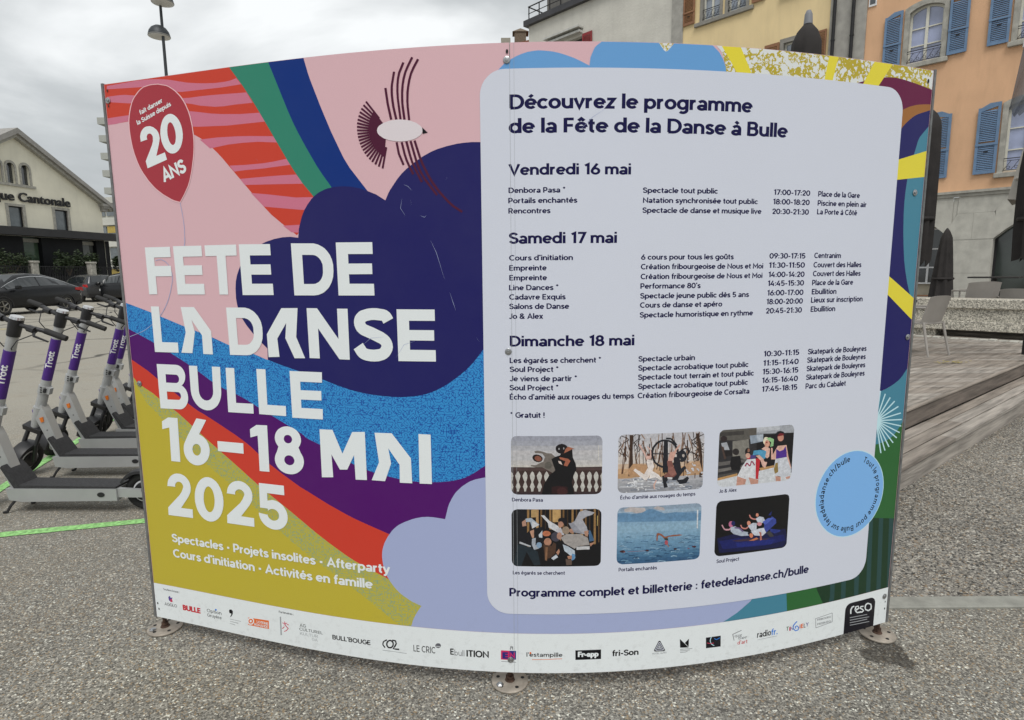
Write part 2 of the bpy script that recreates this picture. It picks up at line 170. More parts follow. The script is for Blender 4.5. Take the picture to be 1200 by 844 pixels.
('headline','white','-2666 1691 -2672 1670 -2675 1650 -2675 1630 -2672 1610 -2665 1591 -2655 1574 -2642 1559 -2627 1546 -2610 1537 -2592 1530 -2572 1526 -2551 1526 -2531 1529 -2511 1535 -2491 1543 -2473 1555 -2457 1569 -2443 1585 -2432 1603 -2423 1622 -2418 1642 -2415 1662 -2416 1679 -2423 1711 -2440 1739 -2464 1761 -2479 1769 -2508 1781 -2426 1900 -2521 1907 -2624 1760|-2502 1657 -2503 1671 -2509 1684 -2518 1694 -2529 1700 -2542 1701 -2556 1698 -2568 1691 -2578 1680 -2584 1666 -2587 1651 -2585 1637 -2580 1624 -2571 1614 -2559 1608 -2546 1606 -2533 1609 -2521 1617 -2511 1628 -2505 1642'),
('headline','white','-2333 1741 -2089 1743 -2092 1661 -2335 1661'),
('headline','white','-1955 1538 -1867 1540 -1860 1898 -1956 1895 -2017 1858 -2018 1794 -1951 1814'),
('headline','white','-1788 1703 -1798 1687 -1806 1670 -1810 1653 -1811 1635 -1808 1617 -1801 1600 -1791 1584 -1778 1570 -1763 1558 -1745 1549 -1725 1542 -1705 1539 -1683 1538 -1662 1540 -1642 1545 -1623 1553 -1606 1564 -1591 1577 -1578 1591 -1569 1608 -1563 1625 -1560 1643 -1561 1661 -1565 1678 -1573 1694 -1583 1710 -1599 1749 -1587 1764 -1579 1781 -1574 1798 -1574 1816 -1577 1834 -1584 1850 -1595 1866 -1609 1879 -1626 1889 -1644 1897 -1665 1901 -1685 1903 -1706 1900 -1727 1895 -1746 1886 -1763 1875 -1777 1861 -1788 1845 -1795 1828 -1799 1810 -1798 1792 -1793 1775 -1784 1758 -1772 1744|-1640 1647 -1643 1658 -1649 1669 -1659 1677 -1671 1682 -1684 1683 -1698 1681 -1710 1675 -1720 1667 -1726 1656 -1728 1644 -1726 1632 -1720 1622 -1710 1614 -1697 1609 -1684 1607 -1670 1610 -1658 1615 -1649 1624 -1642 1635|-1649 1807 -1651 1817 -1656 1826 -1664 1833 -1674 1837 -1685 1838 -1696 1836 -1706 1832 -1714 1824 -1719 1815 -1721 1805 -1719 1795 -1714 1786 -1706 1779 -1696 1775 -1685 1774 -1674 1776 -1664 1780 -1656 1788 -1651 1797'),
('headline','white','-657 1902 -570 1901 -570 1545 -660 1544'),
('headline','white','-2895 1075 -2642 1080 -2639 1153 -2757 1151 -2671 1254 -2645 1297 -2638 1333 -2640 1352 -2644 1370 -2652 1387 -2664 1402 -2678 1415 -2694 1426 -2712 1433 -2732 1438 -2752 1439 -2773 1438 -2793 1433 -2812 1425 -2830 1414 -2845 1400 -2858 1385 -2868 1368 -2874 1349 -2877 1330 -2882 1323 -2797 1324 -2799 1331 -2797 1342 -2793 1351 -2785 1359 -2776 1366 -2766 1370 -2755 1371 -2744 1370 -2734 1366 -2726 1360 -2720 1352 -2716 1342 -2715 1332 -2734 1292 -2760 1260 -2892 1141'),
('headline','white','-2321 1259 -2322 1294 -2329 1328 -2341 1360 -2357 1387 -2377 1410 -2401 1426 -2426 1437 -2453 1440 -2481 1437 -2508 1426 -2533 1410 -2556 1387 -2575 1359 -2591 1327 -2601 1292 -2606 1255 -2606 1219 -2599 1184 -2588 1152 -2571 1124 -2550 1101 -2526 1085 -2499 1075 -2471 1072 -2442 1076 -2415 1087 -2389 1105 -2366 1128 -2348 1157 -2334 1189 -2325 1223|-2407 1258 -2408 1281 -2411 1304 -2416 1324 -2424 1341 -2434 1353 -2445 1361 -2457 1364 -2469 1361 -2481 1353 -2492 1340 -2501 1323 -2509 1303 -2514 1280 -2517 1256 -2517 1233 -2514 1210 -2508 1190 -2501 1173 -2491 1160 -2479 1152 -2467 1150 -2455 1153 -2443 1161 -2432 1174 -2422 1191 -2415 1211 -2410 1234'),
('headline','white','-2300 1082 -2041 1083 -2039 1154 -2160 1155 -2071 1255 -2045 1297 -2039 1333 -2040 1351 -2045 1369 -2053 1386 -2064 1401 -2079 1414 -2095 1425 -2113 1433 -2133 1438 -2154 1440 -2174 1438 -2195 1433 -2214 1426 -2232 1415 -2247 1402 -2260 1387 -2270 1370 -2277 1352 -2280 1334 -2285 1327 -2201 1326 -2203 1333 -2201 1344 -2196 1353 -2188 1361 -2179 1367 -2168 1371 -2156 1372 -2145 1371 -2135 1367 -2126 1361 -2119 1353 -2115 1343 -2114 1333 -2135 1294 -2161 1262 -2296 1147'),
('headline','white','-1971 1443 -1747 1443 -1748 1368 -1902 1370 -1903 1310 -1860 1320 -1835 1318 -1814 1313 -1796 1305 -1778 1294 -1763 1281 -1751 1265 -1741 1248 -1734 1230 -1731 1211 -1731 1192 -1734 1173 -1741 1154 -1751 1137 -1763 1122 -1778 1109 -1795 1099 -1814 1091 -1835 1086 -1856 1084 -1877 1085 -1897 1090 -1917 1097 -1936 1107 -1952 1119 -1966 1134 -1977 1150 -1985 1168 -1990 1186 -1991 1205 -1913 1196 -1912 1204 -1910 1190 -1904 1178 -1895 1168 -1882 1161 -1867 1156 -1852 1156 -1838 1160 -1825 1167 -1815 1177 -1809 1189 -1807 1202 -1809 1216 -1816 1228 -1826 1238 -1839 1245 -1853 1248 -1868 1248 -1883 1244 -1895 1237 -1905 1227 -1904 1246 -1976 1247'),
('headline','white','-2781 3793 -2589 3843 -2603 3895 -2687 3875 -2650 3962 -2640 3997 -2643 4023 -2649 4037 -2656 4049 -2666 4060 -2692 4078 -2722 4088 -2754 4088 -2769 4085 -2783 4079 -2795 4071 -2806 4061 -2815 4049 -2821 4036 -2825 4021 -2825 4007 -2823 3992 -2826 3985 -2758 3997 -2762 4003 -2762 4018 -2754 4031 -2740 4037 -2725 4036 -2718 4032 -2712 4027 -2704 4013 -2706 3982 -2719 3954 -2793 3844'),
('headline','white','-2424 4039 -2429 4065 -2438 4089 -2450 4110 -2465 4128 -2482 4142 -2501 4152 -2521 4157 -2541 4156 -2560 4150 -2578 4140 -2595 4124 -2608 4104 -2619 4081 -2626 4056 -2630 4028 -2629 4001 -2625 3974 -2616 3949 -2604 3927 -2589 3908 -2571 3894 -2552 3885 -2531 3882 -2511 3883 -2491 3890 -2472 3902 -2455 3919 -2442 3939 -2432 3962 -2425 3987 -2422 4013|-2488 4027 -2496 4061 -2509 4086 -2517 4094 -2526 4099 -2534 4099 -2542 4096 -2550 4089 -2556 4078 -2563 4048 -2564 4013 -2556 3979 -2550 3965 -2543 3954 -2534 3946 -2526 3941 -2517 3941 -2509 3945 -2501 3952 -2495 3963 -2488 3992'),
('logo','badgepurple','-2984 344 -2965 358 -2958 341 -2938 349 -2946 330 -2940 309 -2962 305 -2979 315'),
('logo','badgered','-2969 324 -2946 335 -2940 309 -2963 301'),
('logo','dotblue','-2497 324 -2480 326 -2481 310 -2497 307'),
('logo','ink','-2352 342 -2331 349 -2316 338 -2318 313 -2333 289 -2350 280 -2349 284 -2337 298 -2334 313 -2351 312 -2354 327'),
('logo','grey','-2351 264 -2242 263 -2242 259 -2352 260;-2353 245 -2272 242 -2272 237 -2353 241;-2355 226 -2302 221 -2303 216 -2355 222'),
('logo','orangelogo','-2168 309 -1969 318 -1974 245 -2174 244'),
('logo','white','-2112 287 -2114 277 -2120 268 -2128 259 -2137 253 -2148 250 -2158 249 -2167 252 -2174 258 -2178 266 -2178 275 -2176 285 -2170 295 -2162 303 -2153 309 -2142 313 -2132 313 -2123 310 -2116 305 -2112 297'),
('logo','orangelogo','-2122 285 -2125 277 -2130 269 -2138 263 -2147 260 -2155 260 -2162 263 -2167 269 -2168 277 -2165 286 -2160 293 -2152 299 -2143 302 -2135 302 -2128 299 -2123 293'),
('logo','white','-2134 283 -2136 278 -2140 273 -2146 271 -2151 271 -2155 274 -2156 279 -2154 285 -2150 289 -2144 292 -2139 291 -2135 288'),
('logo','grey','-1864 369 -1868 213 -1855 216 -1851 372'),
('logo','badgered','-1844 319 -1817 313 -1798 325 -1801 330 -1817 320 -1841 325;-1831 301 -1814 311 -1818 337 -1825 335 -1821 311 -1833 306;-1821 303 -1793 278 -1787 283 -1815 309;-1792 287 -1812 264 -1834 253 -1832 248 -1808 259 -1787 284;-1846 268 -1824 290 -1829 294 -1851 272;-1802 314 -1789 310 -1783 312 -1785 318 -1786 317 -1799 320'),
('logo','ink','-953 325 -968 317 -983 306 -990 290 -990 273 -974 252 -966 259 -981 278 -980 289 -975 301 -964 308 -950 315;-909 293 -911 282 -916 274 -923 268 -930 266 -937 266 -944 270 -948 278 -949 287 -947 296 -942 304 -936 310 -928 313 -921 312 -915 308 -910 301 -909 291 -898 294 -899 306 -906 317 -916 323 -928 325 -940 320 -951 311 -958 299 -961 285 -959 272 -953 262 -943 255 -930 254 -918 258 -908 267 -900 280 -898 292;-912 317 -889 316 -885 300 -896 279 -911 254 -886 249 -859 250 -857 262 -900 259 -886 274 -874 300 -881 326 -909 329'),
('logo','grey','-990 230 -896 231 -801 228 -801 232 -872 234 -966 235 -989 234'),
('logo','inkgrey','-536 321 -538 314 -543 307 -550 302 -558 300 -566 301 -573 304 -578 310 -579 317 -577 325 -572 331 -565 336 -557 338 -549 338 -542 334 -538 328'),
('logo','white','-574 315 -541 314 -542 310 -574 311'),
('logo','badgered2','-96 315 -34 314 -34 242 -97 243'),
('logo','badgenavy','-34 314 13 315 12 246 -34 242'),
('logo','grey','-29 340 -20 345 -9 341 -7 347 -20 351 -31 347|-27 319 -20 341 -13 320 -8 322 -20 347 -32 321;-94 226 12 222 13 227 -94 231'),
('logo','orangelogo','110 308 122 308 122 290 110 290;126 247 229 250 343 255 343 259 207 253 126 251'),
('logo','ink','438 321 623 322 624 248 439 246;1047 360 1059 359 1097 284 1092 275 1019 279 1013 290'),
('logo','card','1048 349 1058 349 1088 291 1083 283 1027 286 1022 295'),
('logo','ink','1050 342 1057 341 1081 295 1077 289 1032 291 1029 299'),
('logo','card','1051 332 1056 332 1072 301 1070 297 1039 298 1037 303'),
('logo','ink','1052 326 1056 325 1066 304 1065 302 1044 303 1043 306'),
('logo','white','1053 319 1055 319 1060 308 1059 307 1049 308 1048 309'),
('logo','ink','1208 359 1278 284 1212 290;1247 323 1278 353 1278 288'),
('logo','grey','1212 274 1308 270 1308 275 1289 276 1212 279;1213 262 1254 260 1289 261 1289 266 1254 265 1212 267;1213 250 1255 248 1271 251 1269 256 1254 253 1213 255'),
('logo','badgeink','1412 345 1531 345 1534 258 1416 260'),
('logo','pale','1453 346 1447 332 1444 317 1448 301 1456 287 1468 277 1481 270 1483 274 1470 282 1460 290 1453 303 1450 316 1452 329 1458 343'),
('logo','badgered','1421 299 1450 290 1478 291 1477 296 1449 295 1422 304'),
('logo','dotblue','1479 327 1496 315 1511 320 1526 327 1523 332 1508 325 1497 320 1481 332'),
('logo','inkgrey','1645 289 1632 341 1627 341 1641 289;1631 339 1703 360 1700 364 1628 343'),
('logo','grey','1845 261 2017 262 2016 265 1958 265 1844 263'),
('logo','dotblue','2190 353 2174 342 2160 329 2154 314 2156 297 2181 270 2212 273 2215 298 2194 317 2173 310 2181 291 2190 293 2183 305 2193 309 2206 297 2204 281 2183 278 2164 300 2164 311 2169 323 2181 335 2197 346'),
('logo','inkgrey','2370 337 2534 352 2532 355 2369 340;2531 354 2538 277 2542 276 2535 353;2539 278 2378 261 2380 258 2541 275;2381 259 2371 339 2368 339 2377 260'),
('logo','badgeink','2990 144 2990 352 2987 360 2980 376 2974 383 2967 388 2952 396 2934 399 2723 399 2705 396 2697 393 2683 383 2677 376 2673 368 2669 360 2667 343 2667 144'),
('logo','white','2736 302 2733 336 2744 356 2763 357 2757 369 2733 365 2719 342 2720 324 2723 305;2778 325 2801 325 2821 332 2804 360 2772 360 2766 332 2777 313 2795 296 2833 292 2830 304 2797 306 2788 317 2780 330 2783 351 2799 351 2807 337 2773 336;2860 347 2828 350 2822 330 2849 313 2859 305 2847 300 2827 307 2826 296 2852 288 2873 300 2857 320 2834 333 2837 339 2863 336;2923 295 2892 311 2888 325 2889 341 2898 349 2909 352 2937 339 2942 323 2942 306 2915 296 2925 285 2955 297 2956 320 2946 345 2908 363 2888 359 2875 348 2874 328 2883 305 2918 286'),
('logo','grey','2722 270 2911 258 2909 264 2720 276;2725 248 2816 242 2936 232 2934 238 2842 246 2723 254;2727 226 2818 220 2916 216 2913 223 2816 226 2725 232;2729 204 2941 190 2938 196 2727 210'),
]
# printed lines of text: string, left mm, baseline mm, width mm, cap height mm, ink, weight, part, tilt degrees
TEXTS=[
('Découvrez le programme', -2, 2011.1, 796, 43.4, 'textnavy', 0.03, 'title_text', 0),
('de la Fête de la Danse à Bulle', -5, 1938.7, 936, 43.9, 'textnavy', 0.03, 'title_text', 0),
('Vendredi 16 mai', -7, 1810.3, 393, 34, 'textnavy', 0.03, 'title_text', 0),
('Denbora Pasa *', -7, 1754.9, 182, 16.8, 'textnavy', 0, 'programme_text', 0),
('Portails enchantés', -8, 1722.8, 222, 16.8, 'textnavy', 0, 'programme_text', 0),
('Rencontres', -8, 1690.6, 136, 16.9, 'textnavy', 0, 'programme_text', 0),
('Spectacle tout public', 426, 1753.1, 256, 16.8, 'textnavy', 0, 'programme_text', 0),
('Natation synchronisée tout public', 427, 1721.8, 403, 16.9, 'textnavy', 0, 'programme_text', 0),
('Spectacle de danse et musique live', 426, 1690.3, 420, 17, 'textnavy', 0, 'programme_text', 0),
('17:00-17:20', 889, 1753.7, 146, 17.5, 'textnavy', 0, 'programme_text', 0),
('18:00-18:20', 888, 1722.8, 147, 17.6, 'textnavy', 0, 'programme_text', 0),
('20:30-21:30', 887, 1690.8, 147, 17.6, 'textnavy', 0, 'programme_text', 0),
('Place de la Gare', 1068, 1752.6, 184, 17.9, 'textnavy', 0, 'programme_text', 0),
('Piscine en plein air', 1068, 1722.1, 217, 18, 'textnavy', 0, 'programme_text', 0),
('La Porte à Côté', 1068, 1692.9, 177, 18, 'textnavy', 0, 'programme_text', 0),
('Samedi 17 mai', -7, 1595, 351, 35.1, 'textnavy', 0.03, 'title_text', 0),
('Cours d’initiation', -7, 1541.1, 208, 17.3, 'textnavy', 0, 'programme_text', 0),
('Empreinte', -7, 1508.6, 123, 17.4, 'textnavy', 0, 'programme_text', 0),
('Empreinte', -7, 1476.7, 124, 17.5, 'textnavy', 0, 'programme_text', 0),
('Line Dances *', -8, 1444.7, 162, 17.5, 'textnavy', 0, 'programme_text', 0),
('Cadavre Exquis', -8, 1414, 186, 17.6, 'textnavy', 0, 'programme_text', 0),
('Salons de Danse', -8, 1383.1, 198, 17.7, 'textnavy', 0, 'programme_text', 0),
('Jo & Alex', -9, 1350.7, 113, 17.8, 'textnavy', 0, 'programme_text', 0),
('6 cours pour tous les goûts', 425, 1540.6, 325, 17.4, 'textnavy', 0, 'programme_text', 0),
('Création fribourgeoise de Nous et Moi', 425, 1509.4, 438, 17.4, 'textnavy', 0, 'programme_text', 0),
('Création fribourgeoise de Nous et Moi', 425, 1477.4, 437, 17.5, 'textnavy', 0, 'programme_text', 0),
('Performance 80’s', 425, 1446.2, 209, 17.6, 'textnavy', 0, 'programme_text', 0),
('Spectacle jeune public dès 5 ans', 425, 1414, 389, 17.7, 'textnavy', 0, 'programme_text', 0),
('Cours de danse et apéro', 425, 1383.6, 290, 17.8, 'textnavy', 0, 'programme_text', 0),
('Spectacle humoristique en rythme', 425, 1351.1, 408, 17.8, 'textnavy', 0, 'programme_text', 0),
('09:30-17:15', 885, 1542.8, 146, 18, 'textnavy', 0, 'programme_text', 0),
('11:30-11:50', 885, 1511.5, 146, 18.1, 'textnavy', 0, 'programme_text', 0),
('14:00-14:20', 885, 1479.8, 147, 18.2, 'textnavy', 0, 'programme_text', 0),
('14:45-15:30', 884, 1450, 148, 18.3, 'textnavy', 0, 'programme_text', 0),
('16:00-17:00', 884, 1417.4, 148, 18.4, 'textnavy', 0, 'programme_text', 0),
('18:00-20:00', 883, 1387.3, 149, 18.4, 'textnavy', 0, 'programme_text', 0),
('20:45-21:30', 883, 1355.9, 147, 18.5, 'textnavy', 0, 'programme_text', 0),
('Centranim', 1068, 1544.1, 117, 18.4, 'textnavy', 0, 'programme_text', 0),
('Couvert des Halles', 1067, 1512, 216, 18.5, 'textnavy', 0, 'programme_text', 0),
('Couvert des Halles', 1067, 1481.4, 215, 18.6, 'textnavy', 0, 'programme_text', 0),
('Place de la Gare', 1066, 1450, 184, 18.7, 'textnavy', 0, 'programme_text', 0),
('Ebullition', 1067, 1418.4, 109, 18.8, 'textnavy', 0, 'programme_text', 0),
('Lieux sur inscription', 1066, 1389.2, 235, 18.9, 'textnavy', 0, 'programme_text', 0),
('Ebullition', 1067, 1357.1, 109, 18.9, 'textnavy', 0, 'programme_text', 0),
('Dimanche 18 mai', -7, 1259, 416, 35.1, 'textnavy', 0.03, 'title_text', 0),
('Les égarés se cherchent *', -8, 1203, 305, 18.2, 'textnavy', 0, 'programme_text', 0),
('Soul Project *', -8, 1172.6, 163, 18.2, 'textnavy', 0, 'programme_text', 0),
('Je viens de partir *', -8, 1141.2, 225, 18.3, 'textnavy', 0, 'programme_text', 0),
('Soul Project *', -9, 1109.9, 164, 18.4, 'textnavy', 0, 'programme_text', 0),
('Écho d’amitié aux rouages du temps', -9, 1078.3, 421, 18.5, 'textnavy', 0, 'programme_text', 0),
('Spectacle urbain', 424, 1203.6, 199, 18.2, 'textnavy', 0, 'programme_text', 0),
('Spectacle acrobatique tout public', 424, 1172.5, 401, 18.3, 'textnavy', 0, 'programme_text', 0),
('Spectacle tout terrain et tout public', 424, 1141, 424, 18.4, 'textnavy', 0, 'programme_text', 0),
('Spectacle acrobatique tout public', 425, 1109.7, 401, 18.5, 'textnavy', 0, 'programme_text', 0),
('Création fribourgeoise de Corsalta', 424, 1078, 410, 18.6, 'textnavy', 0, 'programme_text', 0),
('10:30-11:15', 883, 1206.2, 147, 18.9, 'textnavy', 0, 'programme_text', 0),
('11:15-11:40', 883, 1173.5, 147, 19, 'textnavy', 0, 'programme_text', 0),
('15:30-16:15', 882, 1143, 149, 19.1, 'textnavy', 0, 'programme_text', 0),
('16:15-16:40', 882, 1112.3, 149, 19.2, 'textnavy', 0, 'programme_text', 0),
('17:45-18:15', 883, 1080.9, 148, 19.3, 'textnavy', 0, 'programme_text', 0),
('Skatepark de Bouleyres', 1067, 1205.8, 272, 19.4, 'textnavy', 0, 'programme_text', 0),
('Skatepark de Bouleyres', 1066, 1175.4, 272, 19.5, 'textnavy', 0, 'programme_text', 0),
('Skatepark de Bouleyres', 1066, 1144.6, 273, 19.5, 'textnavy', 0, 'programme_text', 0),
('Skatepark de Bouleyres', 1066, 1113.2, 273, 19.6, 'textnavy', 0, 'programme_text', 0),
('Parc du Cabalet', 1066, 1080.8, 184, 19.7, 'textnavy', 0, 'programme_text', 0),
('* Gratuit !', -7, 1015.7, 116, 18.7, 'textnavy', 0, 'programme_text', 0),
('Denbora Pasa', -4, 719.1, 107, 13, 'textnavy', 0.01, 'caption_text', 0),
('Écho d’amitié aux rouages du temps', 371, 722.1, 272, 13, 'textnavy', 0.01, 'caption_text', 0),
('Jo & Alex', 733, 723.6, 69, 13.3, 'textnavy', 0.01, 'caption_text', 0),
('Les égarés se cherchent', -3, 450.2, 183, 13.5, 'textnavy', 0.01, 'caption_text', 0),
('Portails enchantés', 370, 456.7, 139, 13.5, 'textnavy', 0.01, 'caption_text', 0),
('Soul Project', 735, 459.4, 91, 13.8, 'textnavy', 0.01, 'caption_text', 0),
('Programme complet et billetterie : fetedeladanse.ch/bulle', -16, 367.3, 1152, 31.1, 'textnavy', 0.03, 'title_text', 0),
('Spectacles • Projets insolites • Afterparty', -1442, 423.5, 990, 35.2, 'white', 0.03, 'slogan_text', 0),
('Cours d’initiation • Activités en famille', -1443, 357.6, 920, 35.5, 'white', 0.03, 'slogan_text', 0),
('fait danser', -1402, 2086.9, 116, 16.3, 'white', 0.03, 'slogan_text', 17.1),
('la Suisse depuis', -1419.3, 2052.3, 175, 16.4, 'white', 0.03, 'slogan_text', 17.8),
('ANS', -1318.6, 1841.6, 118, 46.9, 'white', 0.07, 'slogan_text', 16.7),
('Soutiens locaux :', -1514, 200.1, 86, 9.3, 'ink', 0, 'logo', 0),
('AGGLO', -1515, 131.9, 66, 14.1, 'ink', 0, 'logo', 0),
('BULLE', -1418, 128.5, 93, 21.7, 'redlogo', 0.05, 'logo', 0),
('Option', -1291, 141.3, 74, 14.9, 'ink', 0, 'logo', 0),
('Gruyère', -1291, 121.5, 73, 14.2, 'ink', 0, 'logo', 0),
('LOTERIE', -1043, 139.2, 54, 10.7, 'white', 0.04, 'logo', 0),
('ROMANDE', -1056, 125.6, 65, 10.8, 'white', 0.04, 'logo', 0),
('Partenaires :', -934, 201.4, 67, 8.7, 'ink', 0.01, 'logo', 0),
('AG', -842, 158.5, 28, 14, 'ink', 0, 'logo', 0),
('CULTUREL', -845, 142.9, 103, 12.2, 'ink', 0, 'logo', 0),
('KULTUR', -843, 125, 79, 12.3, 'grey', -0.01, 'logo', 0),
('GA', -791, 108.9, 25, 12.9, 'grey', -0.01, 'logo', 0),
("BULL'BOUGE", -701, 130.4, 158, 18.4, 'ink', 0.04, 'logo', 0),
('LE CRIC', -373, 127.1, 83, 26, 'ink', 0.01, 'logo', 0),
('E', -234, 128.8, 13, 23.7, 'ink', 0.05, 'logo', 0),
('bull', -218, 126, 36, 23, 'inkgrey', -0.01, 'logo', 0),
('ITION', -174, 125.8, 82, 25.6, 'ink', 0.05, 'logo', 0),
('E', -43, 127.2, 21, 21.8, 'badgenavy', 0.08, 'logo', 0),
('N', -15, 128.4, 17, 21.7, 'badgered2', 0.06, 'logo', 0),
("l'estampille", 44, 136.2, 129, 16, 'ink', 0.02, 'logo', 0),
('Fr-app', 228, 135.5, 75, 18.7, 'white', 0.05, 'logo', 0),
('fri-Son', 353, 132.7, 96, 22.7, 'ink', 0.05, 'logo', 0),
('HOTEL ALPIN', 501, 128.3, 53, 6.7, 'inkgrey', -0.01, 'logo', 0),
('quar', 823, 157.2, 31, 12.4, 'inkgrey', -0.01, 'logo', 0),
('tier', 838, 144.9, 38, 12.5, 'inkgrey', -0.01, 'logo', 0),
("d'art", 836, 125.5, 42, 15.3, 'redlogo', 0.01, 'logo', 0),
('radio', 919, 139.6, 61, 25.2, 'ink', 0.03, 'logo', 0),
('fr.', 981, 138.9, 28, 25.4, 'dotblue', 0.03, 'logo', 0),
('T', 1048, 145, 11, 16.4, 'leafgreen', 0.02, 'logo', 0),
('I', 1062, 142.4, 5, 16.4, 'badgered', 0.02, 'logo', 0),
('N', 1068, 141.8, 12, 16.4, 'badgepurple', 0.02, 'logo', 0),
('U', 1108, 143, 7, 16.5, 'redlogo', 0.02, 'logo', 0),
('E', 1116, 143.1, 12, 16.5, 'orangelogo', 0.02, 'logo', 0),
('L', 1130, 142.1, 9, 16.6, 'ink', 0.02, 'logo', 0),
('Y', 1140, 144.2, 12, 16.6, 'badgepurple', 0.02, 'logo', 0),
('FRIBOURG', 1194, 157.6, 67, 8.7, 'inkgrey', 0, 'logo', 0),
('FREIBURG', 1195, 139.1, 68, 8.7, 'inkgrey', 0, 'logo', 0),
]
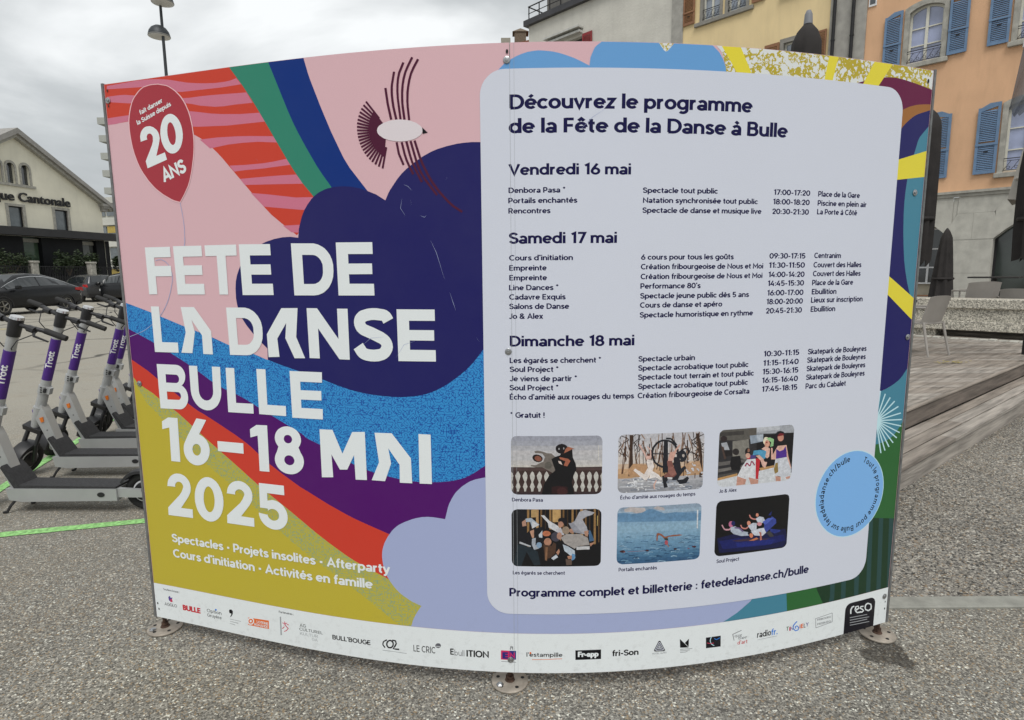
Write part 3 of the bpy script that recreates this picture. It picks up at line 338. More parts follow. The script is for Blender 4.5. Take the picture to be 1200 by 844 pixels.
# the six printed pictures: frame mm (left, bottom, right, top) and flat colour patches "hex x y ..." in mm from its corner
PHOTOS=[
((-6, 744, 305, 953),'b9b5ae 292 0 299 2 306 6 310 12 312 20 312 188 310 196 303 205 292 208 20 208 9 205 4 200 0 188 0 20 4 9 9 4 20 0;bcb8b2 0 88 312 88 312 105 0 105;b7b4b2 0 105 312 105 312 122 0 122;b1b0b2 0 122 312 122 312 140 0 140;b4b2b4 0 140 312 140 312 157 0 157;a9a9ae 0 157 312 157 312 174 0 174;9a9ca6 0 174 312 174 312 188 311 191 1 191;9496a2 1 191 311 191 310 196 306 203 299 207 292 208 20 208 13 207 6 203 2 196;3a2a28 20 0 292 0 299 2 308 9 311 16 312 98 0 98 1 16 4 9 9 4;4a3937 0 86 312 86 312 95 0 95;b6b4ae 16 58 14 68 19 78 24 84 28 78 32 68 30 58 26 45 32 28 28 20 26 11 20 11 19 20 15 28 21 44;b6b4ae 41 58 39 68 44 78 48 84 53 78 56 68 55 58 51 45 56 28 52 20 51 12 45 11 44 20 40 28 46 45;b6b4ae 66 58 64 68 68 78 73 84 78 78 81 68 80 58 75 45 81 28 77 20 76 12 69 11 68 20 64 28 70 45;b6b4ae 90 58 88 68 93 78 97 84 102 78 106 68 104 58 100 45 106 28 102 20 100 12 94 11 93 20 89 28 95 45;b6b4ae 114 58 113 68 117 78 122 84 126 78 130 68 128 58 124 45 130 28 126 20 125 12 118 11 117 20 113 28 119 45;b6b4ae 214 58 212 68 216 77 221 83 226 77 229 67 228 58 224 44 230 28 226 19 225 11 218 11 217 20 213 28 219 44;b6b4ae 238 57 236 67 240 77 245 83 250 77 253 67 252 57 248 44 254 27 250 19 249 11 242 10 241 19 237 28 243 44;b6b4ae 262 57 260 67 264 77 269 82 274 76 277 66 276 57 272 44 278 27 274 18 273 10 266 10 265 19 261 27 266 44;b6b4ae 285 56 283 66 287 76 292 82 297 76 300 66 299 56 295 43 301 26 297 18 296 10 290 9 288 18 284 27 290 43;b6b4ae 308 56 306 66 312 77 311 18 307 26 312 38 312 47;b6b4ae 0 82 4 77 8 68 6 58 2 44 8 28 4 19 2 12 0 20;33262a 4 9 308 9 303 4 292 0 20 0 9 4;0c0b10 104 0 113 38 132 72 151 85 138 111 138 127 151 135 167 140 176 160 195 166 209 163 211 133 221 110 224 90 215 71 208 44 217 1;6d6660 110 153 123 148 138 147 151 135 138 127 151 88 142 78 107 98 85 98 69 101 67 106 85 106 110 118 116 134 107 147 82 148 80 155 94 157;5a5650 140 104 138 98 134 93 128 91 121 93 116 98 115 104 116 111 121 116 128 118 134 116 138 111;1c1414 108 125 104 119 96 116 87 117 79 121 74 128 73 135 77 141 85 144 94 143 102 139 108 132;7b4a3a 105 124 102 121 96 119 90 120 84 124 81 128 81 133 84 137 90 139 96 138 101 134 104 129;141014 194 163 192 154 184 147 173 145 162 148 155 154 152 163 154 172 162 178 173 181 184 178 192 172;a8a6a8 166 163 165 160 162 160 162 165 164 167 165 166;a8a6a8 182 164 181 161 179 161 178 166 179 168 181 168;9a5f48 167 137 180 147 208 161 216 163 195 171 186 163 181 148;9c5c46 165 134 195 128 203 120 192 101 180 104 186 119 167 127;c9b8b0 161 121 170 119 176 106 164 112;2a1216 139 28 164 32 193 28 196 5 139 4;3a1c1e 192 12 190 4 185 0 164 0 159 4 157 12 159 19 166 25 174 27 183 25 190 19;c8c4bc 298 174 300 174 300 122 298 122'),
((361, 745, 669, 953),'bdbab8 288 0 296 2 302 6 307 13 308 20 308 188 307 195 300 204 288 208 20 208 12 206 3 199 0 188 0 20 3 9 9 4 20 0;8c8d93 20 0 288 0 296 2 302 6 307 13 308 18 0 18 2 13 6 6 12 2;9a9ba0 0 18 308 18 308 35 0 35;a7a6aa 0 35 308 35 308 52 0 52;b08d6a 0 52 308 52 308 69 0 69;bd9a78 0 69 308 69 308 87 0 87;c2ab95 0 87 308 87 308 104 0 104;c4bcb6 0 104 308 104 308 130 0 130;c0bbb9 0 130 308 130 308 156 0 156;b9b7ba 0 156 308 156 308 182 0 182;b4b3b8 0 182 308 182 308 188 307 195 302 202 296 206 288 208 20 208 12 206 3 199 0 192;4a3326 292 166 287 116 278 65 281 65 291 124 295 166;5c4030 113 151 122 128 129 116 132 117 122 134 115 152;6e5444 278 170 284 141 293 112 297 113 288 142 282 170;8a7160 111 139 107 90 100 42 103 41 112 114 114 138;33241e 217 136 212 98 204 61 206 60 216 110 219 135;4a3326 149 174 146 75 148 75 151 174;5c4030 158 163 165 64 167 64 160 163;6e5444 288 168 290 91 292 91 290 168;8a7160 212 150 212 113 214 113 215 150;33241e 49 200 58 142 66 100 69 101 58 151 51 200;4a3326 225 208 230 111 233 111 228 207;5c4030 81 187 89 162 102 137 104 138 92 163 83 187;6e5444 152 138 150 42 152 42 154 138;8a7160 246 201 252 178 264 147 268 148 259 170 250 201;33241e 68 208 75 126 76 126 70 208;4a3326 151 208 155 131 158 130 154 208;5c4030 24 168 25 117 27 117 26 167;6e5444 193 167 187 132 178 96 179 96 190 137 195 167;8a7160 18 189 13 159 4 130 7 129 18 168 21 188;33241e 147 174 159 127 167 104 170 104 158 140 149 175;4a3326 25 207 19 131 22 130 28 207;5c4030 154 184 150 144 143 103 145 103 154 157 156 184;6e5444 86 184 92 136 101 88 104 88 95 136 89 184;8a7160 190 208 192 168 195 168 194 208;33241e 108 172 104 82 107 82 111 172;4a3326 181 171 183 98 184 98 183 171;5c4030 278 130 276 40 279 39 282 130;6e5444 235 206 229 163 220 121 224 120 234 170 238 205;8a7160 71 140 73 101 77 101 74 140;33241e 307 150 306 59 308 59 308 150;4a3326 115 141 113 57 116 57 119 141;5c4030 18 145 12 68 15 68 20 145;6e5444 241 160 241 65 243 65 244 159;8a7160 110 193 116 158 122 133 125 134 118 164 113 194;33241e 194 149 200 82 204 48 205 48 195 149;4a3326 190 208 201 166 212 133 215 134 201 173 192 208;5c4030 287 206 283 156 277 107 280 106 287 156 290 206;6e5444 88 186 81 171 70 156 72 154 86 174 91 185;8a7160 227 201 224 166 219 130 223 129 228 165 231 200;33241e 38 172 41 78 44 78 41 172;4a3326 249 153 246 109 241 64 244 64 250 108 252 145 253 152;5c4030 152 141 158 95 164 62 168 62 161 102 156 141;6e5444 30 149 36 127 44 104 46 105 38 127 32 149;8a7160 140 204 134 118 136 117 143 203;33241e 243 180 247 86 251 86 247 180;4a3326 238 130 233 51 236 50 241 130;5c4030 293 133 290 112 284 92 286 91 293 119 295 132;6e5444 189 197 184 119 187 118 192 197;8a7160 73 144 66 120 56 97 57 96 69 123 75 143;33241e 250 196 262 171 273 153 275 154 262 175 252 196;4a3326 196 168 206 133 215 108 216 109 205 139 198 169;5c4030 114 180 120 135 126 102 127 103 120 141 116 180;6e5444 26 199 30 180 38 151 41 152 34 176 29 200;8a7160 286 176 281 148 273 121 277 120 285 147 290 175;33241e 279 131 291 75 299 47 302 48 290 90 282 131;4a3326 258 183 269 113 272 99 275 99 266 148 261 183;5c4030 259 155 252 135 242 115 244 114 256 137 261 154;6e5444 57 145 61 113 68 81 71 81 65 114 60 146;8a7160 243 140 249 106 257 72 261 72 253 106 247 140;33241e 133 159 130 110 125 60 126 60 132 118 134 159;4a3326 145 144 141 112 135 80 138 80 145 111 149 143;5c4030 141 180 139 154 143 153 145 179;6e5444 130 153 124 105 113 57 116 56 129 120 133 153;8a7160 40 178 36 88 39 88 43 178;33241e 85 169 88 88 90 88 87 169;4a3326 226 200 234 167 239 151 242 152 234 176 228 200;5c4030 25 165 21 118 14 70 18 69 24 117 28 149 29 164;6e5444 0 130 1 143 0 144;8a7160 131 180 134 118 135 118 133 180;33241e 72 206 67 163 60 119 63 118 73 184 75 205;4a3326 24 167 25 111 28 111 27 167;5c4030 92 161 97 113 104 65 107 65 100 113 95 161;6e5444 212 139 221 127 234 115 236 117 223 129 214 140;8a7160 275 204 279 160 282 160 278 204;33241e 291 182 298 144 298 141 300 141 293 182;4a3326 282 189 288 168 290 168 284 189;5c4030 282 200 288 137 291 137 284 200;6e5444 15 178 8 163 0 152 0 146 10 159 15 169 18 177;8a7160 77 208 82 200 91 188 93 191 81 208;33241e 228 147 234 103 237 103 232 147;2c1f19 276 123 286 132 289 137 286 144 276 156 274 155 284 142 286 138 284 134 274 125;2c1f19 54 207 51 208 52 206;2c1f19 282 103 299 111 302 114 301 117 289 124 252 138 251 136 288 122 299 116 298 113 280 105;2c1f19 49 189 53 200 62 208 58 208 51 201 47 190;2c1f19 270 161 263 170 263 174 267 179 282 190 280 192 265 181 260 175 260 172 263 167 268 160;2c1f19 67 205 65 208 62 208 66 204;2c1f19 308 124 307 120 308 119;2c1f19 35 129 25 143 20 160 18 159 23 142 33 128;2c1f19 308 113 308 132 284 147 283 145 308 129 308 118 306 114;2c1f19 29 116 30 125 27 130 1 148 0 146 25 129 27 125 27 116;2c1f19 275 138 287 146 290 152 286 158 271 171 269 170 284 157 288 152 286 148 273 140;2c1f19 23 130 16 144 9 161 7 160 15 140 21 129;2c1f19 290 145 303 153 306 159 302 165 286 178 285 176 300 164 304 159 301 155 289 147;2c1f19 55 162 62 175 78 192 77 193 58 174 53 163;2c1f19 270 107 284 115 286 118 287 121 280 128 259 140 258 138 279 126 284 120 282 117 268 109;2c1f19 3 164 10 172 11 175 7 181 0 186 0 184 6 180 8 175 1 165;2c1f19 272 162 285 170 288 175 287 182 277 194 275 193 284 180 286 176 283 172 270 164;2c1f19 59 149 65 158 66 163 64 169 55 181 53 180 64 163 63 159 57 150;2c1f19 285 187 306 197 300 204 291 207 301 203 304 199 284 189;2c1f19 69 144 77 152 79 157 78 164 70 175 68 174 75 162 77 158 75 154 67 145;2c1f19 288 165 273 174 270 178 275 183 296 193 294 195 274 185 268 179 269 176 271 173 287 163;2c1f19 52 175 69 188 77 205 75 206 67 190 50 177;2c1f19 280 153 269 162 268 166 273 171 293 181 292 183 272 173 266 167 266 164 267 161 279 151;2c1f19 18 177 34 186 37 188 36 192 27 198 10 205 8 203 26 196 34 191 33 188 16 179;2c1f19 306 141 292 153 295 156 308 163 308 166 293 158 290 156 290 152 291 149 304 140;2c1f19 51 131 39 162 36 161 48 130;2c1f19 268 187 268 201 265 208 263 208 266 198 265 187;2c1f19 7 192 8 198 8 203 6 202 5 192;3a281f 37 60 41 149 38 206 51 206 50 148 52 108 49 60;3a281f 294 43 294 120 275 200 286 203 303 119 305 42;b08a68 53 104 101 99 109 57 41 60 34 81;b08e70 240 95 293 102 306 60 248 56;c9cbd0 6 21 42 20 42 22 12 24 5 23;6f7784 119 38 134 39 141 37 142 41 134 42 119 42;b9bcc4 284 0 288 3 298 3 301 5 287 6 282 3;868c98 29 26 32 25 60 25 60 28 29 30;dcdde0 188 22 203 25 208 22 210 24 205 28 201 28 187 26;c9cbd0 248 11 258 13 269 10 270 13 256 17 246 15;6f7784 164 18 179 18 189 16 190 19 170 20 163 20;b9bcc4 51 51 66 54 83 49 83 52 66 56 51 53;868c98 122 9 157 7 157 9 133 11 122 11;dcdde0 35 32 50 36 58 32 59 35 52 39 47 39 34 36;c9cbd0 34 20 67 19 67 21 34 22;6f7784 157 29 174 31 182 28 183 32 176 35 168 35 156 33;b9bcc4 194 37 198 40 202 40 231 35 231 37 202 42 196 41 193 39;868c98 173 36 188 33 208 34 207 37 188 36 174 39;dcdde0 194 21 207 23 216 20 217 22 211 25 205 26 193 24;c9cbd0 62 29 95 28 95 29 69 31 61 31;6f7784 51 45 56 46 82 43 82 46 56 49 50 47;b9bcc4 215 26 228 24 242 24 242 26 228 26 215 28;868c98 231 10 244 12 249 12 262 8 262 10 246 15 230 12;dcdde0 93 19 106 21 114 18 115 20 104 23 92 21;c9cbd0 220 39 256 37 256 39 232 41 220 41;6f7784 226 26 258 24 258 27 226 29;b9bcc4 212 6 224 7 244 4 245 6 222 9 211 8;868c98 203 37 214 37 226 36 226 38 210 40 202 39;dcdde0 222 12 232 13 249 10 250 13 230 16 221 14;c9cbd0 129 11 134 14 149 10 150 13 134 16 128 14;6f7784 298 27 308 26 308 28 298 29;b9bcc4 120 31 127 32 146 30 146 34 123 36 119 35;868c98 140 13 142 15 145 16 171 11 171 13 145 18 141 17 139 15;dcdde0 168 45 174 47 196 43 197 47 172 51 166 48;6f7784 57 44 65 47 83 43 84 46 63 50 56 47;b9bcc4 152 16 167 14 190 14 190 17 163 17 153 19;868c98 14 43 27 46 31 46 42 42 42 45 34 48 26 49 13 46;dcdde0 134 31 144 32 156 30 157 34 146 36 140 36 133 35;c9cbd0 66 47 99 45 99 47 78 49 66 49;6f7784 167 40 205 37 205 40 167 42;b9bcc4 179 24 211 22 211 26 179 27;868c98 32 27 55 26 55 30 54 30 32 30;c9cbd0 45 22 58 24 68 21 69 25 60 27 54 27 44 26;6f7784 242 9 257 12 269 7 270 11 259 15 254 16 241 13;b9bcc4 132 27 162 26 161 29 132 31;868c98 200 24 230 22 230 25 200 27;dcdde0 53 42 65 40 90 40 90 43 68 43 53 44;6f7784 227 6 236 4 266 3 266 7 236 8 227 9;b9bcc4 101 8 139 6 139 8 112 10 101 10;868c98 185 8 200 11 206 7 208 10 203 13 197 14 184 12;dcdde0 207 18 215 21 234 16 234 20 212 24 205 21;c9cbd0 105 27 140 26 140 27 105 29;6f7784 298 6 304 8 306 12 296 9;b9bcc4 219 4 229 7 254 2 254 5 226 10 218 7;868c98 82 2 93 5 103 1 104 4 91 7 81 5;dcdde0 67 14 76 17 93 13 93 15 74 19 66 17;c9cbd0 105 36 117 37 141 34 141 37 114 40 104 39;6f7784 46 8 63 9 68 8 69 10 63 12 46 11;b9bcc4 64 33 72 31 94 32 93 35 74 34 64 36;868c98 82 44 94 46 119 42 120 46 91 49 82 47;dcdde0 65 41 71 40 100 39 100 41 70 41 66 43;d3d4d8 84 53 82 50 80 49 76 51 75 54 77 57 80 58 84 55;c0c2c8 273 49 271 47 269 49 271 51;aeb2ba 211 25 210 21 208 21 206 25 208 28 210 28;d3d4d8 68 34 65 31 62 34 65 37;c0c2c8 274 70 272 66 270 66 266 70 267 72 270 74 272 73;aeb2ba 182 20 182 18 179 16 176 18 176 22 179 24 182 22;d3d4d8 76 45 72 43 68 45 72 47;c0c2c8 272 75 270 72 267 72 264 73 262 76 262 78 267 80 272 77;aeb2ba 214 22 213 20 210 18 208 18 206 22 206 24 210 26 212 25;d3d4d8 58 47 55 44 52 47 55 50;c0c2c8 254 66 252 63 250 62 246 65 245 67 245 69 249 70 252 70;aeb2ba 211 41 209 38 207 38 203 40 202 41 204 44 207 45 211 43;d3d4d8 67 38 64 34 61 34 58 34 55 38 58 42 61 42 66 40;c0c2c8 248 51 245 48 242 52 245 54;aeb2ba 212 5 210 1 208 0 203 3 202 6 205 9 207 10 212 7;d3d4d8 90 30 90 28 85 26 81 28 80 30 83 33 85 34 88 33;c0c2c8 291 74 286 72 281 75 286 76;aeb2ba 232 3 225 1 219 3 225 5;d3d4d8 37 23 36 20 34 20 32 25 33 26 36 26;c0c2c8 256 59 255 58 250 56 246 58 245 60 246 61 250 62 255 61;d3d4d8 91 19 86 17 80 20 86 22;c0c2c8 308 46 301 46 298 48 301 49 306 49 308 48;aeb2ba 190 22 188 18 186 18 184 19 181 22 184 25 186 25 188 25;d3d4d8 54 31 53 28 51 28 46 31 47 33 50 34;c0c2c8 308 57 304 56 301 56 299 58 299 62 304 63 306 63 308 61;aeb2ba 210 28 207 25 204 25 199 27 198 29 201 32 204 32 207 32;d3d4d8 102 9 101 6 100 5 97 8 97 11 99 13 101 13;c0c2c8 257 104 252 103 246 105 252 107;aeb2ba 182 23 180 20 178 20 176 21 174 23 175 25 178 26;d3d4d8 70 36 69 32 66 32 65 36 66 40 69 39;c0c2c8 262 61 260 58 258 58 254 60 254 61 254 63 257 65 261 63;aeb2ba 263 7 259 5 254 8 258 10;d3d4d8 35 2 34 0 29 0 28 2 31 5;c0c2c8 269 92 267 90 264 93 267 96;aeb2ba 219 30 218 27 215 27 214 32 218 33;d3d4d8 79 75 74 73 69 75 74 78;c0c2c8 293 69 292 66 291 65 288 67 288 71 289 72 292 72;aeb2ba 195 22 192 20 190 22 192 25;d3d4d8 61 20 59 18 56 20 59 22;c0c2c8 290 72 287 69 284 72 285 75 287 75;aeb2ba 218 23 218 22 214 20 211 24 211 25 214 26;d3d4d8 63 31 62 29 59 27 57 28 55 32 55 34 59 36 61 35;c0c2c8 227 79 226 77 222 76 218 78 217 80 218 81 222 83 226 81;aeb2ba 196 21 192 19 187 21 191 23;d3d4d8 68 38 67 37 63 35 60 36 58 39 60 42 63 42 65 42;c0c2c8 280 87 277 84 274 84 271 85 267 88 268 90 274 91 279 89;aeb2ba 217 11 215 9 213 11 215 14;d3d4d8 76 11 74 7 71 7 70 12 71 16 74 15;c0c2c8 248 72 247 69 244 69 242 73 244 76 246 76;1c1e25 209 133 208 123 206 116 202 108 196 101 188 95 180 92 170 90 161 91 150 95 142 100 134 106 128 116 124 127 122 137 124 150 127 159 138 172 149 178 160 180 175 178 186 173 195 165 201 157 206 148 209 133 216 133 212 150 203 166 193 176 179 183 164 186 151 185 139 181 129 173 120 161 116 148 115 137 117 126 120 118 126 106 141 92 150 88 160 84 173 84 184 86 196 91 204 98 211 109 215 122 216 132;1c1e25 160 182 174 181 178 67 158 68;24262e 120 136 162 133 211 132 210 136 162 136 120 139;1c1e25 167 187 184 185 192 178 204 162 208 166 196 181 189 188 182 191 167 192;20222a 245 122 243 112 236 104 227 102 218 105 211 114 208 124 210 135 217 142 226 145 235 142 242 133;a99f98 237 125 234 119 232 119 228 122 227 128 229 130 234 130;a99f98 222 112 221 110 218 108 215 110 215 114 218 116 220 115;1c1e25 223 142 236 148 240 148 248 145 250 141 244 127 248 125 255 140 254 143 250 148 238 152 232 151 221 146;20222a 197 122 218 120 225 79 237 88 244 81 220 51 214 38 193 39 199 66;1c1e25 157 55 174 61 178 40 172 33 179 15 165 12 160 37;1c1e25 210 38 235 40 249 49 256 42 246 25 221 23;d8cfca 102 119 121 112 127 91 119 70 102 44 94 44 54 80 60 87 92 65 105 88 99 109;ddd6d2 119 77 143 62 158 44 151 41 133 52 109 47;caa79c 70 170 85 146 100 115 105 117 93 144 85 157 75 173;d4aca0 117 127 116 122 114 119 109 118 105 119 102 123 101 128 102 132 105 136 109 137 113 136 116 132;5b3a30 117 134 113 130 108 129 104 130 99 134 101 137 108 139 116 136;caa79c 135 43 126 26 126 19 129 9 134 10 131 24 139 41;caa79c 100 162 109 152 111 146 112 138 109 119 113 118 116 137 115 146 112 154 103 165;7a4f48 173 109 190 112 196 91 210 59 199 49 164 51 164 58 181 71 175 92;c49a8c 182 140 207 142 194 108 176 109;c49a8c 195 130 220 163 216 167 191 134;8c5f56 177 88 194 87 209 62 192 53 178 67'),
((725, 745, 1028, 953),'2c2b2e 283 0 290 2 297 6 301 13 303 20 303 188 301 196 294 205 283 208 20 208 9 205 3 199 0 188 0 20 1 13 9 4 20 0;57544f 114 208 116 164 0 172 0 188 1 196 6 202 12 207 20 208;3b3836 3 186 96 186 95 200 3 200 2 198;7a7770 52 165 116 168 124 90 55 109;55504a 145 208 147 165 116 168 114 208;9b9ea4 145 208 291 207 297 202 301 196 303 178 146 185;b2b5ba 145 208 240 208 241 194 146 192;141216 147 176 303 178 303 62 154 59;8a95a2 119 181 174 181 175 156 125 150;a4acb6 146 183 174 182 173 158 150 158;5d5a58 0 92 120 97 121 86 0 78;6a6764 1 67 114 76 114 67 1 55;494745 2 46 77 51 77 37 2 36;141317 51 109 85 110 92 78 84 57 53 60 46 85;2a2526 80 125 79 119 74 114 68 113 61 116 56 120 54 127 55 133 60 137 66 138 73 136 78 131;9c9fa5 8 161 30 163 42 134 16 136;4a3a34 8 151 19 146 31 104 23 101;1e1b1d 20 132 50 134 54 113 28 111;2c2224 31 175 29 170 25 167 18 166 12 168 7 172 5 177 6 182 11 186 17 186 24 185 29 181;b28a5a 0 34 77 46 77 37 0 25;b28a5a 165 58 229 63 230 55 170 48;c5c8cc 0 25 77 37 230 55 245 14 303 28 303 20 301 13 297 6 290 2 283 0 20 0 9 4 3 9 1 13;1a1418 125 121 124 114 120 109 115 107 110 110 105 115 103 123 104 130 108 135 113 137 119 135 123 129;8a6250 123 127 121 121 115 121 113 124 113 131 115 134 120 133;b98a7a 77 37 116 30 110 2 75 1;b98a7a 122 29 164 22 163 0 133 0;cdced2 113 94 155 94 163 72 162 15 124 27 117 19 77 35 95 71;b3222e 148 95 167 93 162 17 152 19;8c2a4a 109 68 114 77 123 68 127 68 129 70 133 83 143 69 147 71 138 84 132 88 129 86 125 72 117 81 113 82 110 81 104 71;4a3c78 123 109 147 109 149 96 124 95;b03038 112 112 127 107 124 93 112 96;c79c8a 125 107 124 102 121 99 116 98 112 100 108 104 106 109 107 114 111 117 115 118 120 116 124 112;4f93b5 138 124 165 125 189 120 194 109 187 90 175 92 158 108 135 108;d2ab9c 147 105 163 106 196 76 189 55 177 64 168 86;d2ab9c 169 128 188 138 205 126 203 97 195 91 187 98 190 118;d9d0b8 200 154 199 146 194 141 188 139 182 142 177 148 174 156 176 164 180 170 186 171 193 169 198 162;c9957f 203 145 202 138 198 134 193 132 187 135 182 140 181 147 182 154 186 158 191 160 197 157 201 152;8fbc86 187 166 202 168 219 160 218 135 205 133 208 150;7a1820 194 150 192 148 190 148 187 149 186 151 188 154 190 154;111015 202 84 201 80 197 78 192 78 187 79 183 82 181 86 182 89 186 92 191 92 196 91 200 88;17111a 271 164 268 154 260 146 247 144 235 148 226 157 222 168 224 179 232 187 244 189 257 185 266 176;c08876 260 164 259 156 254 151 248 150 241 152 236 158 234 166 235 173 240 178 246 180 253 177 258 171;6e1a22 228 168 244 181 262 176 255 171;17111a 222 167 234 173 235 130 225 127;d0a596 237 134 274 134 285 90 301 45 294 42 277 83 232 84 212 86 209 129 215 128 218 103;4b2a86 231 123 246 113 262 117 270 131 276 109 278 89 232 86;c2c5cc 230 86 278 89 301 38 298 16 274 13 240 22 226 52;8a7440 231 70 241 72 245 36 231 30 226 48;b98a7a 234 22 257 16 258 0 237 2;b98a7a 278 13 298 16 297 7 282 5'),
((-6, 481, 306, 691),'0e0d12 292 0 300 1 307 6 311 12 312 20 312 190 311 197 304 206 292 210 20 210 9 206 4 201 0 190 0 20 4 9 9 3 20 0;15161c 68 210 68 0 16 0 9 3 4 9 0 20 1 194 6 204 16 209;8a6a42 62 210 61 72 54 72 54 210;5a4228 74 210 74 89 69 89 69 210;a5835a 94 210 94 106 85 106 85 210;6d5030 106 210 106 72 100 72 100 210;3a2a1c 119 210 119 90 116 90 116 210;8a6a42 138 210 139 106 131 107 131 210;5a4228 151 210 151 72 146 72 146 210;a5835a 171 210 172 89 162 89 162 210;6d5030 183 210 183 106 177 106 177 210;3a2a1c 196 210 197 72 193 72 192 210;8a6a42 215 210 216 89 208 89 208 210;5a4228 227 210 228 106 224 106 223 210;a5835a 248 210 249 71 240 71 238 210;6d5030 260 210 261 88 255 88 254 210;3a2a1c 269 210 273 210 274 105 270 105;8a6a42 285 209 292 209 294 70 286 70;5a4228 304 206 305 205 306 87 302 87 300 208;a88a5e 68 209 88 210 88 181 68 181;b08f5f 142 210 168 209 168 164 142 164;0b0b10 100 59 312 83 312 16 309 9 304 3 292 0 16 0 9 3 2 12 0 20 0 40;14151b 36 102 65 137 107 147 123 120 107 76 68 72 26 82;1d2830 20 82 62 72 91 55 100 7 78 4 52 55 33 0 16 0 7 5;9fa9b4 49 176 68 179 97 154 72 140 65 164 49 164;c4c6ca 72 167 96 154 72 140;a37e6c 36 164 49 174 52 150 38 147;a8abb0 28 92 68 76 65 72 26 85;9da3ac 71 103 84 106 83 79 97 83 94 66 78 62 70 82;b08670 63 130 78 137 78 106 71 106;7b94ad 105 79 104 74 100 70 96 68 91 70 87 74 86 79 87 85 91 89 96 90 100 89 104 85;0d0c11 113 140 152 134 178 82 159 14 107 14;c3c4c8 102 188 113 189 132 168 161 150 181 120 165 123 129 144 126 161;15131a 194 163 190 157 183 154 174 155 167 159 162 165 161 172 165 178 172 180 180 180 188 176 193 169;a57a66 181 156 179 150 176 146 171 145 166 146 163 150 161 156 163 161 166 165 171 166 176 165 179 161;b0aeb4 152 137 171 144 184 116 165 117;8e7d6c 202 133 200 126 196 121 189 119 182 121 177 126 175 134 177 141 182 146 189 148 195 146 200 140;a67e6a 219 131 218 127 215 124 210 123 205 124 201 128 200 132 201 136 205 139 210 140 214 138 218 135;b6bcc4 94 117 107 134 107 106 96 108;b06a4c 136 122 134 117 128 113 121 112 114 113 109 117 107 122 109 127 114 131 121 132 128 131 134 127;3e3c48 170 110 168 101 162 94 154 92 145 95 139 101 137 110 139 119 145 125 153 128 162 125 168 119;a77f6e 175 113 174 106 171 101 166 100 162 102 158 106 157 113 158 120 162 125 166 127 171 125 174 120;97928f 171 106 190 120 239 119 265 105 272 78 230 75 220 65 184 86;b8b8ba 226 73 272 74 272 62 226 61;a87c66 272 84 291 89 275 72;9f9fa6 203 157 219 167 235 200 254 207 288 197 280 189 261 183 245 173 261 146 268 118 245 119 210 140;8a8b94 197 160 216 160 248 119 216 126;3f5f80 268 132 274 132 288 94 271 91;a67e6a 252 129 268 132 265 108 255 115;a57862 139 91 137 84 132 79 126 77 119 79 114 84 112 91 114 98 119 104 126 106 132 104 137 98;4a3428 110 83 139 76 146 90 155 83 152 48 133 31 116 28;7c5a42 118 72 126 72 123 21 116 24;aeb9c4 178 82 197 74 220 58 222 31 210 22 204 41 184 58;5a86ad 210 48 222 44 220 27 210 21;b9bec6 138 31 155 45 162 35 146 24;a57862 155 52 165 66 168 55 162 42;a57862 194 38 210 41 210 27 197 28;5a4a42 188 28 210 24 210 5 191 5;b09a60 297 185 300 185 299 148 297 148'),
